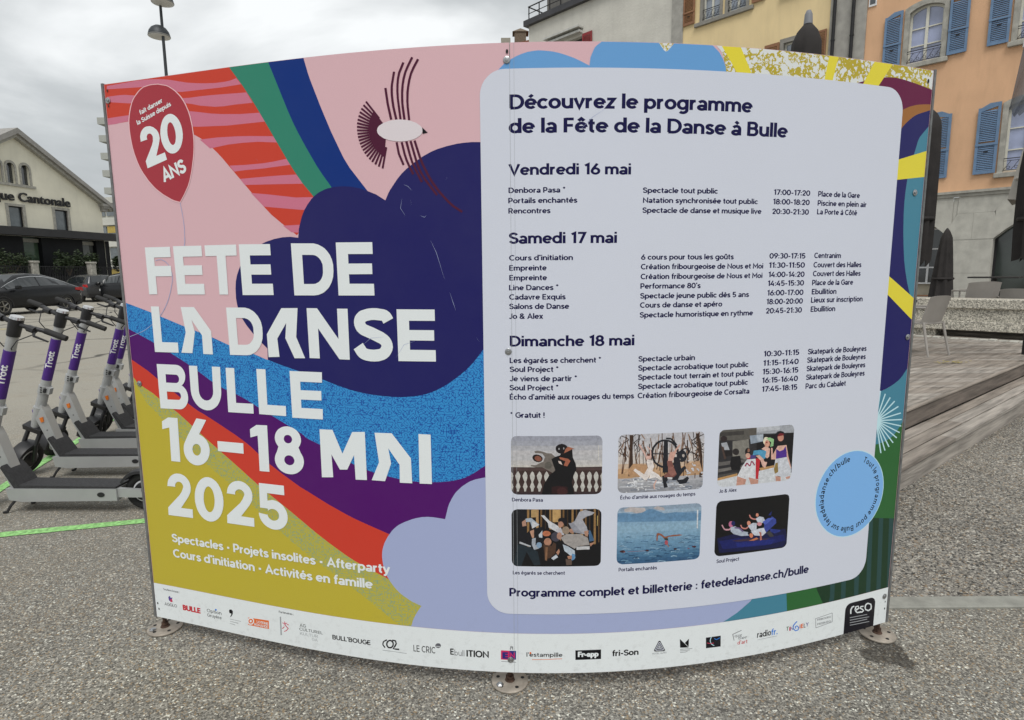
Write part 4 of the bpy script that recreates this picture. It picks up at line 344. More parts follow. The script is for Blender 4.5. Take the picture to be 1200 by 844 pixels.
((362, 483, 668, 693),'7896ad 286 0 294 2 301 6 305 12 306 20 306 190 305 198 298 207 286 210 20 210 9 207 4 201 0 190 0 20 2 12 9 4 20 0;33587a 20 0 286 0 298 4 303 9 305 13 2 13 4 9 9 4;3b6384 2 13 305 13 306 26 0 26;47708f 0 26 306 26 306 39 0 39;527a99 0 39 306 39 306 52 0 52;5f85a2 0 52 306 52 306 65 0 65;6389a5 0 65 306 65 306 78 0 78;6b90ab 0 78 306 78 306 90 0 90;7498b1 0 90 306 90 306 103 0 103;7c9eb6 0 103 306 103 306 116 0 116;83a3b9 0 116 306 116 306 129 0 129;84a4ba 0 129 306 129 306 142 0 142;7f9fb7 0 142 306 142 306 155 0 155;7797b2 0 155 306 155 306 168 0 168;7392af 0 168 306 168 306 181 0 181;8fa4b6 0 181 306 181 306 190 306 195 1 195;8799ac 1 195 306 195 303 201 298 207 286 210 20 210 9 207 4 201;b0a9a8 23 202 44 210 97 205 101 193 72 184 52 192 26 193;aba5a6 127 203 143 209 166 202 170 191 150 194 137 198;9aa5b0 36 173 52 182 72 176 111 177 118 170 82 170 39 168;5e83a3 0 189 23 190 55 185 88 188 107 198 122 200 170 180 210 183 255 176 306 173 306 145 0 158;2c5275 291 36 301 38 306 36 306 38 297 40 290 38;8eacc0 237 93 247 95 259 92 259 93 248 96 237 94;1f4263 171 28 179 30 191 27 192 30 177 33 170 30;6b92ad 77 43 87 45 104 42 104 44 87 48 76 45;2c5275 59 34 69 36 76 34 76 36 67 38 58 36;8eacc0 141 49 150 51 158 49 158 51 148 53 141 51;1f4263 150 48 160 50 175 47 175 49 158 52 149 50;6b92ad 243 49 252 51 260 48 261 50 252 53 243 51;8eacc0 149 2 158 4 178 0 178 3 156 7 148 5;1f4263 28 36 35 38 44 36 45 38 33 41 27 38;6b92ad 101 34 106 36 116 34 117 36 104 39 100 36;2c5275 220 47 228 49 236 46 236 48 226 51 219 49;8eacc0 7 69 16 71 25 69 25 71 14 73 6 71;1f4263 165 62 171 64 189 61 189 63 171 66 164 64;6b92ad 66 51 72 54 84 51 84 53 70 56 65 53;2c5275 18 81 28 84 41 81 41 82 27 85 18 83;8eacc0 198 17 209 19 220 16 220 19 207 22 197 20;1f4263 144 19 148 21 164 18 165 20 148 24 142 21;6b92ad 98 32 102 34 117 31 117 34 102 36 96 34;2c5275 277 73 288 75 305 72 305 73 288 76 277 75;8eacc0 55 97 64 99 70 97 71 98 64 101 54 98;1f4263 15 17 21 20 36 17 37 20 19 22 14 20;6b92ad 58 74 69 76 80 74 80 75 67 78 58 76;2c5275 151 68 155 71 176 67 176 69 155 72 151 71 150 70;8eacc0 292 69 300 71 306 70 306 71 298 72 292 70;1f4263 190 38 199 40 213 37 214 39 199 42 189 40;6b92ad 187 65 195 67 216 64 216 65 195 69 186 67;2c5275 161 72 166 74 187 71 187 72 166 76 162 75 160 74;8eacc0 259 88 265 90 278 87 278 88 265 91 258 89;1f4263 129 78 134 81 154 77 154 79 134 82 131 82 128 80;6b92ad 26 93 34 95 51 92 51 94 32 96 26 94;2c5275 245 25 253 27 274 23 274 26 251 29 244 27;1f4263 122 67 129 69 141 66 141 68 128 71 121 68;6b92ad 14 52 23 55 40 52 40 54 20 57 14 54;2c5275 166 80 174 82 189 79 189 80 172 83 166 81;8eacc0 62 19 68 21 81 18 81 21 66 24 61 22;1f4263 279 10 290 12 300 9 301 12 288 15 278 13;6b92ad 219 65 225 67 242 64 242 66 224 69 218 67;2c5275 237 81 247 83 253 80 254 82 249 84 237 82;8eacc0 236 69 242 71 265 67 265 68 242 72 238 72 235 70;1f4263 128 11 134 14 145 11 145 13 133 16 126 14;6b92ad 77 46 88 48 97 45 98 47 86 50 76 48;2c5275 138 97 146 100 158 97 158 98 144 101 137 98;8eacc0 112 38 122 40 130 38 130 40 120 42 111 40;1f4263 101 47 111 49 123 46 124 48 109 51 100 49;6b92ad 31 5 37 7 55 4 55 7 35 10 30 8;2c5275 248 90 257 92 276 88 276 89 257 93 247 91;8eacc0 197 34 203 36 227 32 227 34 200 38 196 36;1f4263 4 8 13 10 30 7 31 10 10 13 3 11;6b92ad 16 12 26 14 42 11 42 14 24 17 16 14;2c5275 86 80 91 82 112 79 112 81 91 84 87 83 85 82;8eacc0 245 82 250 84 265 81 265 82 250 85 244 83;1f4263 61 58 70 60 87 57 87 59 70 62 60 59;6b92ad 45 64 50 66 64 64 65 66 50 68 44 66;2c5275 33 99 40 101 49 99 50 100 39 103 32 100;8eacc0 30 94 39 96 46 94 46 95 37 98 30 96;1f4263 57 20 64 22 75 20 75 22 62 25 56 22;2c5275 225 2 232 4 253 0 253 3 230 6 224 4;8eacc0 259 92 271 93 275 91 276 92 270 94 259 93;1f4263 102 7 113 9 120 7 120 10 114 12 109 12 102 10;6b92ad 118 22 128 24 144 21 144 23 126 26 117 24;2c5275 130 0 133 1 148 0 148 1 132 4 126 2 127 0;8eacc0 285 60 290 62 305 59 305 60 290 64 284 61;1f4263 220 34 224 36 238 33 238 35 222 38 218 36;6b92ad 259 6 267 8 278 4 278 7 265 10 258 8;2c5275 181 95 187 97 207 94 207 95 189 98 184 97 181 96;8eacc0 228 66 232 68 249 64 249 66 232 70 228 68 226 67;1f4263 161 42 166 44 180 41 180 43 164 46 160 44;6b92ad 142 82 148 84 157 82 157 83 149 86 142 84;2c5275 148 60 158 62 175 58 176 60 156 64 147 62;8eacc0 2 77 7 80 21 77 21 79 7 81 1 79;1f4263 89 101 95 103 108 101 108 102 95 104 89 102;6b92ad 265 21 273 23 282 20 283 22 272 26 264 24;2c5275 254 91 265 93 283 89 283 90 265 94 253 92;8eacc0 35 103 41 105 58 102 59 104 43 106 34 104;1f4263 143 23 153 25 158 23 159 25 151 28 142 26;6b92ad 174 85 185 87 201 84 201 85 184 88 173 86;2c5275 184 58 194 60 199 57 200 59 192 61 184 59;8eacc0 190 85 196 87 210 84 211 85 197 88 189 86;1f4263 224 67 231 69 244 66 244 68 231 71 223 68;6b92ad 154 92 162 94 172 92 172 93 163 96 154 93;2c5275 180 14 190 15 197 13 197 15 188 18 179 16;8eacc0 213 40 218 42 230 39 230 41 218 44 212 42;1f4263 34 78 40 81 55 78 55 80 40 82 33 80;6b92ad 159 65 169 67 184 64 184 66 169 69 158 67;2c5275 277 24 285 26 301 22 301 24 283 28 276 26;8eacc0 22 55 26 58 50 54 50 56 27 60 23 59 21 57;1f4263 259 65 268 67 285 64 285 65 267 69 258 67;6b92ad 214 32 222 34 242 30 243 33 219 36 213 34;2c5275 106 101 114 103 133 100 133 101 116 104 106 102;8eacc0 9 67 18 69 26 67 27 69 16 71 9 69;1f4263 241 78 250 80 270 76 270 78 250 82 241 79;6b92ad 245 80 252 82 262 79 262 81 250 83 245 81;2c5275 105 0 108 2 123 0 124 2 106 5 102 2;8eacc0 116 54 123 56 140 53 140 55 123 58 115 55;1f4263 42 29 49 31 66 28 66 31 47 34 41 31;6b92ad 214 57 219 59 241 55 241 57 218 61 213 58;2c5275 122 48 131 50 140 47 140 49 129 52 121 50;8eacc0 247 85 258 86 272 83 272 84 258 88 246 86;1f4263 64 22 73 24 84 22 85 24 71 27 63 25;6b92ad 189 93 197 95 219 92 219 93 197 96 192 96 188 94;2c5275 7 67 17 69 25 67 26 68 15 71 7 68;8eacc0 9 64 20 66 36 63 36 65 18 68 9 65;1f4263 283 83 290 86 306 83 306 84 290 87 285 86 282 84;6b92ad 286 40 290 42 306 39 306 41 290 45 285 42;2c5275 262 53 273 54 277 52 278 54 273 56 261 54;8eacc0 224 87 233 89 246 86 246 87 233 90 224 88;8a5540 142 81 142 107 147 110 159 106 173 94 200 99 227 99 239 96 227 94 186 93 183 90 184 82 173 84 163 95 153 102 148 100 146 81;2f3b34 170 90 184 87 185 81 173 82;a8505c 185 72 185 67 182 64 179 63 176 65 173 68 173 77 175 80 178 81 182 80 184 76;9c6a55 179 66 188 54 190 55 182 68;3a2228 30 48 29 45 26 44 21 43 12 46 11 48 12 51 21 53 26 52 29 50;8a5248 32 46 27 44 22 46 27 48;4a2a2c 116 47 113 44 109 44 106 44 103 48 104 49 109 50 115 48;32222c 219 45 216 42 212 42 209 43 205 46 209 49 212 49 216 49;4a2630 292 48 288 45 284 45 276 47 275 49 276 51 283 52 288 51;8a4450 268 43 263 42 257 44 263 46;a0707a 39 46 101 46 101 47 39 47;c9cdd0 289 186 294 185 295 116 291 116'),
((725, 485, 1026, 693),'08080c 281 0 289 2 295 6 300 13 301 20 301 188 298 200 292 205 281 208 20 208 13 207 4 200 0 188 0 20 2 13 9 4 20 0;0f1440 9 69 69 78 192 71 291 74 301 35 301 24 288 3 19 13;141c5c 17 57 90 61 210 46 284 52 294 28 212 20 33 26;1b2670 83 43 194 41 252 38 232 21 91 27;3a2a3a 67 54 129 56 226 44 210 41 90 48;b88a94 23 118 32 102 38 97 45 95 56 95 60 97 64 102 60 106 54 100 39 102 34 107 28 119;b5688a 72 117 70 111 67 107 62 106 57 108 53 113 52 119 53 124 56 128 61 129 66 127 70 123;1c2256 78 119 77 114 74 111 71 110 67 112 64 115 62 120 63 125 66 128 70 129 74 127 77 123;a5aebc 60 106 79 108 108 86 132 80 136 66 105 68 73 79 61 91;6a5a80 76 100 94 96 110 82 114 86 100 99 93 102 76 105;c07c74 98 110 104 99 113 93 124 92 134 98 131 102 122 97 114 98 107 102 103 111;c88670 142 113 141 109 138 106 134 105 130 106 127 110 126 115 126 119 129 122 133 123 137 121 140 117;b9bec9 130 104 150 113 166 111 167 85 147 82;c07c74 132 145 137 134 143 129 152 125 165 123 164 128 155 129 147 132 141 137 136 146;c88670 173 140 172 137 170 134 167 134 161 138 161 145 163 148 166 148 170 147;b9bec9 161 128 176 135 193 130 202 114 182 105 169 114;c98c94 188 105 187 101 184 99 178 98 173 100 169 103 167 107 169 111 172 113 178 113 183 112 187 108;c4c8d2 143 80 175 88 199 89 208 69 193 58 160 64;15131c 150 72 149 69 146 66 141 66 136 68 133 71 131 74 132 78 136 80 140 81 145 79 149 76;c77a5a 154 64 154 60 151 57 147 56 143 58 140 62 138 66 139 71 142 74 146 74 150 73 153 69;b87050 137 46 169 55 177 49 158 44;a8685c 176 77 188 72 192 43 184 42 182 65;34428f 198 104 222 119 229 129 247 116 250 101 208 69 199 85;4a5cae 190 112 213 124 238 123 203 99;24327c 224 82 266 73 271 67 246 61 225 71;3c3a3c 208 69 225 74 243 50 226 50;1e2a6a 213 135 228 150 225 134'),
]
STICKER_C = (1315.5, 655.4, 168.0)
# ---------------------------------------------------------------- geometric sans lettering drawn with strokes
# cap height 100, x height 72; every glyph: advance and centre lines
def _a(cx, cy, rx, ry, a0, a1, n=None):
    n = n or max(4, int(abs(a1-a0)/20))
    return [(cx+rx*math.cos(math.radians(a0+(a1-a0)*k/n)), cy+ry*math.sin(math.radians(a0+(a1-a0)*k/n))) for k in range(n+1)]
_O = _a(33, 36, 24, 28, 0, 360)
def _dot(x, y, r=3.2): return [(x-r, y), (x+r, y)]
GL = {
 'o': (66, [_O]), 'c': (58, [_a(33,36,24,28,42,318)]), 'e': (64, [_a(33,36,24,28,0,318), [(10,36),(57,36)]]),
 'a': (60, [[(12,54)]+_a(30,45,19,19,140,0)+[(49,0)], _a(28,19,19,12.5,0,360)]),
 'b': (68, [[(11,0),(11,104)], _a(35,36,24,28,0,360)]), 'd': (68, [[(57,0),(57,104)], _a(33,36,24,28,0,360)]),
 'p': (68, [[(11,-28),(11,72)], _a(35,36,24,28,0,360)]), 'q': (68, [[(57,-28),(57,72)], _a(33,36,24,28,0,360)]),
 'g': (68, [_a(33,36,24,28,0,360), [(57,72),(57,-2)]+_a(35,-2,22,19,0,-140)]),
 'f': (38, [[(38,97)]+_a(33,80,15,17,90,180)+[(18,0)], [(3,64),(36,64)]]),
 'h': (64, [[(11,0),(11,104)], [(11,36)]+_a(32,42,21,22,180,0)+[(53,0)]]),
 'i': (22, [[(11,0),(11,72)], _dot(11,92,8)]), 'j': (22, [[(-6,-21)]+_a(-3,-6,14,15,-80,0)+[(11,72)], _dot(11,92,8)]),
 'l': (22, [[(11,0),(11,104)]]), 'k': (58, [[(11,0),(11,104)], [(50,70),(14,33)], [(24,44),(53,0)]]),
 'm': (98, [[(11,0),(11,72)], [(11,38)]+_a(30,44,19,20,180,0)+[(49,0)], [(49,38)]+_a(68,44,19,20,180,0)+[(87,0)]]),
 'n': (64, [[(11,0),(11,72)], [(11,36)]+_a(32,42,21,22,180,0)+[(53,0)]]),
 'r': (42, [[(11,0),(11,72)], [(11,38)]+_a(34,40,23,24,180,85)]),
 's': (52, [[(44,55)]+_a(27,51,16,13,35,210,10)+[(26,37)]+_a(26,20,17.5,13,60,-150,12)+[(7,16)]]),
 't': (40, [[(18,92),(18,22)]+_a(32,22,14,15,180,280), [(3,64),(37,64)]]),
 'u': (64, [[(11,72),(11,30)]+_a(32,30,21,22,180,360)+[(53,72)], [(53,30),(53,0)]]),
 'v': (58, [[(6,72),(29,5),(52,72)]]), 'w': (86, [[(6,72),(24,5),(43,66),(62,5),(80,72)]]), 'x': (56, [[(7,72),(49,0)], [(49,72),(7,0)]]),
 'y': (58, [[(6,72),(30,5)], [(53,72),(27,-9),(18,-21),(6,-20)]]), 'z': (52, [[(6,64.5),(43,64.5),(8,7.5),(47,7.5)]]),
 'A': (80, [[(7,0),(40,95),(73,0)], [(18,31),(62,31)]]), 'B': (70, [[(11,0),(11,100)], [(11,92.5),(38,92.5)]+_a(38,73,18,19.5,90,-90,8)+[(11,53.5)], [(38,53.5)]+_a(40,30.5,20,23,90,-90,8)+[(11,7.5)]]),
 'C': (78, [_a(45,50,35,43,48,312,16)]), 'D': (80, [[(11,7.5),(11,92.5),(34,92.5)]+_a(34,50,37,42.5,90,-90,12)+[(7,7.5)]]),
 'E': (62, [[(11,0),(11,100)], [(11,92.5),(56,92.5)], [(11,51),(53,51)], [(11,7.5),(57,7.5)]]), 'F': (58, [[(11,0),(11,100)], [(11,92.5),(54,92.5)], [(11,49),(50,49)]]),
 'G': (84, [_a(45,50,35,43,45,360,18)+[(46,50)]]), 'H': (78, [[(11,0),(11,100)], [(67,0),(67,100)], [(11,51),(67,51)]]), 'I': (24, [[(12,0),(12,100)]]),
 'J': (50, [[(39,100),(39,28)]+_a(22,28,17,21,0,-160,8)]), 'K': (70, [[(11,0),(11,100)], [(62,98),(14,44)], [(26,58),(64,1)]]), 'L': (56, [[(11,100),(11,7.5),(53,7.5)]]),
 'M': (92, [[(11,0),(11,92),(46,34),(81,92),(81,0)]]), 'N': (80, [[(11,0),(11,88),(69,12),(69,100)]]), 'O': (90, [_a(45,50,36,43,0,360,20)]),
 'P': (66, [[(11,0),(11,100)], [(11,92.5),(36,92.5)]+_a(36,66,20,26.5,90,-90,8)+[(11,39.5)]]), 'R': (70, [[(11,0),(11,100)], [(11,92.5),(37,92.5)]+_a(37,68,20,24.5,90,-90,8)+[(11,43.5)], [(34,42),(60,1)]]),
 'S': (66, [[(56,78)]+_a(33,73,22,19.5,30,215,12)+[(33,51)]+_a(34,29,24,21.5,70,-150,14)+[(8,24)]]),
 'T': (62, [[(31,0),(31,92)], [(3,92.5),(59,92.5)]]), 'U': (76, [[(11,100),(11,36)]+_a(38,36,27,29,180,360,10)+[(65,100)]]), 'V': (76, [[(6,100),(38,6),(70,100)]]),
 'Y': (68, [[(5,100),(34,46),(63,100)], [(34,48),(34,0)]]), 'W': (104, [[(6,100),(29,6),(52,90),(75,6),(98,100)]]), 'X': (70, [[(8,100),(62,0)], [(62,100),(8,0)]]), 'Z': (64, [[(8,92.5),(52,92.5),(10,7.5),(56,7.5)]]), 'Q': (90, [_a(45,50,36,43,0,360,20), [(55,22),(78,0)]]),
 '0': (68, [_a(34,50,25,43,0,360,20)]), '1': (44, [[(8,80),(30,93),(30,0)]]), '2': (62, [[(9,72)]+_a(31,69,21,24,172,-30,10)+[(12,8)], [(8,7.5),(56,7.5)]]),
 '3': (62, [[(10,84)]+_a(30,72,19,20.5,135,-80,10), _a(30,30,22,22.5,85,-145,11)]), '4': (68, [[(60,28),(8,28),(40,98)], [(47,0),(47,55)]]),
 '5': (64, [[(54,92.5),(16,92.5),(13,54)]+_a(31,32,23,25,135,-145,13)]), '6': (66, [[(46,98),(14,46)], _a(34,31,24,24,0,360,16)]), '7': (58, [[(5,92.5),(52,92.5),(20,0)]]),
 '8': (66, [_a(33,72,19,20.5,0,360,14), _a(33,29,24,22.5,0,360,16)]), '9': (66, [[(21,2),(53,54)], _a(33,69,24,24,0,360,16)]),
 ':': (24, [_dot(12,12,8), _dot(12,58,8)]), '-': (42, [[(6,38),(37,38)]]), '.': (24, [_dot(12,8,8)]), '/': (48, [[(6,-12),(42,106)]]), '!': (26, [[(13,32),(13,100)], _dot(13,8,8)]),
 '’': (22, [[(14,102),(8,76)]]), "'": (22, [[(11,102),(11,76)]]), '*': (42, [[(21,70),(21,104)], [(7,79),(35,95)], [(7,95),(35,79)]]), '•': (40, [_dot(20,40,12)]),
 '&': (80, [[(70,0),(20,66)]+_a(34,78,18,15,215,-50,10)+[(20,48)]+_a(32,26,23,19,130,300,9)+[(68,46)]]), ' ': (28, []),
}
for k_, b_, acc in (('é','e',[[(26,80),(42,97)]]), ('è','e',[[(42,80),(26,97)]]), ('ê','e',[[(18,80),(33,95),(48,80)]]), ('à','a',[[(40,80),(24,97)]]), ('û','u',[[(17,80),(32,95),(47,80)]]), ('ô','o',[[(18,80),(33,95),(48,80)]]), ('É','E',[[(28,108),(44,124)]])):
    GL[k_] = (GL[b_][0], GL[b_][1]+acc)
def stroke_quad(p, w):
    """polyline -> ribbon with mitred joins; returns vertices and faces"""
    p = [q for i, q in enumerate(p) if i == 0 or math.hypot(q[0]-p[i-1][0], q[1]-p[i-1][1]) > .05]
    n = len(p); closed = n > 2 and math.hypot(p[0][0]-p[-1][0], p[0][1]-p[-1][1]) < 1e-6
    vs = []; fs = []
    for i in range(n):
        a = p[i-1] if i else (p[-2] if closed else None); b = p[i+1] if i < n-1 else (p[1] if closed else None); c = p[i]
        def nrm(u, v):
            dx, dy = v[0]-u[0], v[1]-u[1]; l = math.hypot(dx, dy) or 1; return (-dy/l, dx/l)
        n1 = nrm(a, c) if a else None; n2 = nrm(c, b) if b else None
        if n1 and n2:
            mx_, my_ = n1[0]+n2[0], n1[1]+n2[1]; l = math.hypot(mx_, my_) or 1; mx_, my_ = mx_/l, my_/l
            k = min(2.2, 1/max(.3, mx_*n1[0]+my_*n1[1]))
        else: (mx_, my_), k = (n1 or n2), 1
        vs += [(c[0]+mx_*k*w/2, c[1]+my_*k*w/2), (c[0]-mx_*k*w/2, c[1]-my_*k*w/2)]
    for i in range(n-1): fs.append((2*i, 2*i+1, 2*i+3, 2*i+2))
    return vs, fs
def sans(s, w=15):
    """list of stroke pieces (vertices, faces), total advance; cap height 1"""
    x = 0; out_ = []
    for ch_ in s:
        adv, st_ = GL[ch_]
        for p_ in st_:
            ww = w*(1.05 if len(p_) == 2 and abs(p_[0][1]-p_[1][1]) < .1 and p_[1][0]-p_[0][0] <= 24.1 and ch_ in 'ij:.!•' else 1)
            if ch_ == '•': ww = 24
            elif ch_ in 'ij:.!' and ww != w: ww = 16 if w < 17 else 18
            elif ch_ == '*': ww = w*.7
            vs, fs = stroke_quad([(a+x, b) for a, b in p_], ww); out_.append(([(a/100, b/100) for a, b in vs], fs))
        x += adv+2
    return out_, x/100
# ---------------------------------------------------------------- helpers
def lin(h):
    if isinstance(h, str):
        h = [int(h[i:i+2], 16)/255 for i in (0, 2, 4)]
    return tuple(((c/12.92) if c <= 0.04045 else ((c+0.055)/1.055)**2.4) for c in h)
MATS = {}
def new_mat(name):
    m = bpy.data.materials.new(name); m.use_nodes = True
    b = m.node_tree.nodes['Principled BSDF']
    return m, m.node_tree, b
def mat(name, col, rough=0.6, metal=0.0, var=0.12, scale=8.0, bump=0.0, bscale=60.0, spec=0.5, detail=6, streak=0.0):
    """plain procedural material: linear colour, cloudy variation, fine bump"""
    if name in MATS: return MATS[name]
    m, nt, b = new_mat(name)
    tc = nt.nodes.new('ShaderNodeTexCoord'); n = nt.nodes.new('ShaderNodeTexNoise')
    n.inputs['Scale'].default_value = scale; n.inputs['Detail'].default_value = detail
    nt.links.new(tc.outputs['Object'], n.inputs['Vector'])
    r = nt.nodes.new('ShaderNodeValToRGB')
    r.color_ramp.elements[0].position = 0.3; r.color_ramp.elements[1].position = 0.7
    r.color_ramp.elements[0].color = tuple(c*(1-var) for c in col)+(1,)
    r.color_ramp.elements[1].color = tuple(min(1, c*(1+var)) for c in col)+(1,)
    nt.links.new(n.outputs['Fac'], r.inputs['Fac']); src = r.outputs['Color']
    if streak:      # rain streaks and blotches
        mp = nt.nodes.new('ShaderNodeMapping'); mp.inputs['Scale'].default_value = (1.0, 1.0, 0.18); nt.links.new(tc.outputs['Object'], mp.inputs['Vector'])
        n3 = nt.nodes.new('ShaderNodeTexNoise'); n3.inputs['Scale'].default_value = 3.2; n3.inputs['Detail'].default_value = 9; n3.inputs['Roughness'].default_value = .68; nt.links.new(mp.outputs[0], n3.inputs['Vector'])
        q = nt.nodes.new('ShaderNodeMapRange'); q.inputs['From Min'].default_value = .48; q.inputs['From Max'].default_value = .78; q.inputs['To Max'].default_value = streak; nt.links.new(n3.outputs['Fac'], q.inputs['Value'])
        mm = nt.nodes.new('ShaderNodeMix'); mm.data_type = 'RGBA'; mm.inputs[7].default_value = (col[0]*.45, col[1]*.45, col[2]*.45, 1); nt.links.new(q.outputs['Result'], mm.inputs[0]); nt.links.new(src, mm.inputs[6]); src = mm.outputs[2]
    nt.links.new(src, b.inputs['Base Color'])
    b.inputs['Roughness'].default_value = rough; b.inputs['Metallic'].default_value = metal
    b.inputs['Specular IOR Level'].default_value = spec
    if bump:
        n2 = nt.nodes.new('ShaderNodeTexNoise'); n2.inputs['Scale'].default_value = bscale; n2.inputs['Detail'].default_value = 5
        bp = nt.nodes.new('ShaderNodeBump'); bp.inputs['Strength'].default_value = bump; bp.inputs['Distance'].default_value = 0.01
        nt.links.new(tc.outputs['Object'], n2.inputs['Vector']); nt.links.new(n2.outputs['Fac'], bp.inputs['Height'])
        nt.links.new(bp.outputs['Normal'], b.inputs['Normal'])
    MATS[name] = m; return m
class MB:
    def __init__(s): s.v = []; s.f = []; s.uv = None
    def add(s, vs, fs):
        k = len(s.v); s.v += [tuple(v) for v in vs]; s.f += [tuple(i+k for i in f) for f in fs]; return s
    def box(s, x0, x1, y0, y1, z0, z1, M=None):
        vs = [Vector(p) for p in ((x0,y0,z0),(x1,y0,z0),(x1,y1,z0),(x0,y1,z0),(x0,y0,z1),(x1,y0,z1),(x1,y1,z1),(x0,y1,z1))]
        if M is not None: vs = [M @ v for v in vs]
        return s.add(vs, [(0,3,2,1),(4,5,6,7),(0,1,5,4),(1,2,6,5),(2,3,7,6),(3,0,4,7)])
    def bbox(s, x0, x1, y0, y1, z0, z1, b=0.01, M=None):
        """box with chamfered long edges (profile in x-z, extruded in y, ends chamfered)"""
        ring = [(x0+b,z0),(x1-b,z0),(x1,z0+b),(x1,z1-b),(x1-b,z1),(x0+b,z1),(x0,z1-b),(x0,z0+b)]
        cx, cz = (x0+x1)/2, (z0+z1)/2
        secs = []
        for y, k in ((y0, 1), (y0+b, 0), (y1-b, 0), (y1, 1)):
            secs.append([(x+(b if x < cx else -b)*k*0.8, y, zz+(b if zz < cz else -b)*k*0.8) for x, zz in ring])
        vs = [Vector(p) for r in secs for p in r]
        if M is not None: vs = [M @ v for v in vs]
        fs = []
        for i in range(3):
            for j in range(8):
                a, c = i*8+j, i*8+(j+1) % 8; fs.append((a, c, c+8, a+8))
        fs.append(tuple(range(8))[::-1]); fs.append(tuple(24+j for j in range(8)))
        return s.add(vs, fs)
    def prism(s, pts, a, b, axis='y', M=None):
        """polygon pts (two coordinates) extruded from a to b along axis"""
        def mk(p, t):
            return {'y': (p[0], t, p[1]), 'x': (t, p[0], p[1]), 'z': (p[0], p[1], t)}[axis]
        n = len(pts); vs = [Vector(mk(p, a)) for p in pts]+[Vector(mk(p, b)) for p in pts]
        if M is not None: vs = [M @ v for v in vs]
        fs = [tuple(range(n))[::-1], tuple(range(n, 2*n))]+[(i, (i+1) % n, (i+1) % n+n, i+n) for i in range(n)]
        return s.add(vs, fs)
    def ringprism(s, outer, inner, a, b, M=None):
        """extruded frame between two outlines with equal point counts, in x-z along y"""
        n = len(outer); vs = []
        for t in (a, b):
            for r in (outer, inner): vs += [Vector((p[0], t, p[1])) for p in r]
        if M is not None: vs = [M @ v for v in vs]
        fs = []
        for i in range(n-1 if outer[0] != outer[-1] and False else n):
            j = (i+1) % n
            fs += [(i, j, n+j, n+i), (2*n+i, 3*n+i, 3*n+j, 2*n+j), (i, 2*n+i, 2*n+j, j), (n+i, n+j, 3*n+j, 3*n+i)]
        return s.add(vs, fs)
    def tube(s, pts, r, n=8, M=None, caps=True):
        P = [Vector(p) for p in pts]; m = len(P); rs = r if isinstance(r, (list, tuple)) else [r]*m
        vs = []; ref = None
        for i in range(m):
            t = (P[min(i+1, m-1)]-P[max(i-1, 0)]).normalized()
            if ref is None: ref = Vector((0,0,1)) if abs(t.z) < 0.9 else Vector((1,0,0))
            u = t.cross(ref).normalized(); w = u.cross(t).normalized(); ref = w
            for k in range(n):
                a = 2*math.pi*k/n; vs.append(P[i]+(u*math.cos(a)+w*math.sin(a))*rs[i])
        if M is not None: vs = [M @ v for v in vs]
        fs = [(i*n+k, i*n+(k+1) % n, (i+1)*n+(k+1) % n, (i+1)*n+k) for i in range(m-1) for k in range(n)]
        if caps: fs += [tuple(range(n))[::-1], tuple((m-1)*n+k for k in range(n))]
        return s.add(vs, fs)
    def lathe(s, prof, n=16, M=None):
        """profile [(r, z)] round the z axis"""
        vs = [Vector((r*math.cos(2*math.pi*k/n), r*math.sin(2*math.pi*k/n), zz)) for r, zz in prof for k in range(n)]
        if M is not None: vs = [M @ v for v in vs]
        m = len(prof)
        fs = [(i*n+k, i*n+(k+1) % n, (i+1)*n+(k+1) % n, (i+1)*n+k) for i in range(m-1) for k in range(n)]
        fs += [tuple(range(n))[::-1], tuple((m-1)*n+k for k in range(n))]
        return s.add(vs, fs)
    def torus(s, R, r, n=24, k=8, M=None, a0=0, a1=360, flat=1.0):
        """ring in the x-z plane, axis y"""
        full = (a1-a0) >= 360; cnt = n if full else n+1; vs = []
        for i in range(cnt):
            a = math.radians(a0+(a1-a0)*i/n)
            for j in range(k):
                b = 2*math.pi*j/k; rr = R+r*math.cos(b)
                vs.append(Vector((rr*math.cos(a), r*flat*math.sin(b), rr*math.sin(a))))
        if M is not None: vs = [M @ v for v in vs]
        fs = [((i % cnt)*k+j, (i % cnt)*k+(j+1) % k, ((i+1) % cnt)*k+(j+1) % k, ((i+1) % cnt)*k+j) for i in range(n) for j in range(k)]
        return s.add(vs, fs)
    def mesh(s, name, smooth=None):
        me = bpy.data.meshes.new(name); me.from_pydata(s.v, [], s.f); me.validate()
        bm = bmesh.new(); bm.from_mesh(me); bmesh.ops.recalc_face_normals(bm, faces=bm.faces)
        if smooth is not None:
            for f in bm.faces: f.smooth = True
            for e_ in bm.edges:
                if len(e_.link_faces) == 2 and e_.calc_face_angle(0) > math.radians(smooth): e_.smooth = False
        bm.to_mesh(me); bm.free(); return me
    def build(s, name, m, parent=None, smooth=None, loc=None, rotz=None):
        me = s.mesh(name, smooth); me.materials.append(m)
        return link(name, me, parent, loc, rotz)
def link(name, me, parent=None, loc=None, rotz=None):
    o = bpy.data.objects.new(name, me); COL.objects.link(o)
    if parent is not None: o.parent = parent
    if loc is not None: o.location = loc
    if rotz is not None: o.rotation_euler = (0, 0, rotz)
    return o
def tag(o, label, cat, group=None):
    o['label'] = label; o['category'] = cat
    if group: o['group'] = group
    return o
def thing(name, label, cat, loc=(0,0,0), rotz=0.0, group=None):
    o = bpy.data.objects.new(name, None); COL.objects.link(o); o.location = loc; o.rotation_euler = (0,0,rotz)
    o.empty_display_size = 0.2
    return tag(o, label, cat, group)
def struct(o): o['kind'] = 'structure'; return o
def stuff(o): o['kind'] = 'stuff'; return o
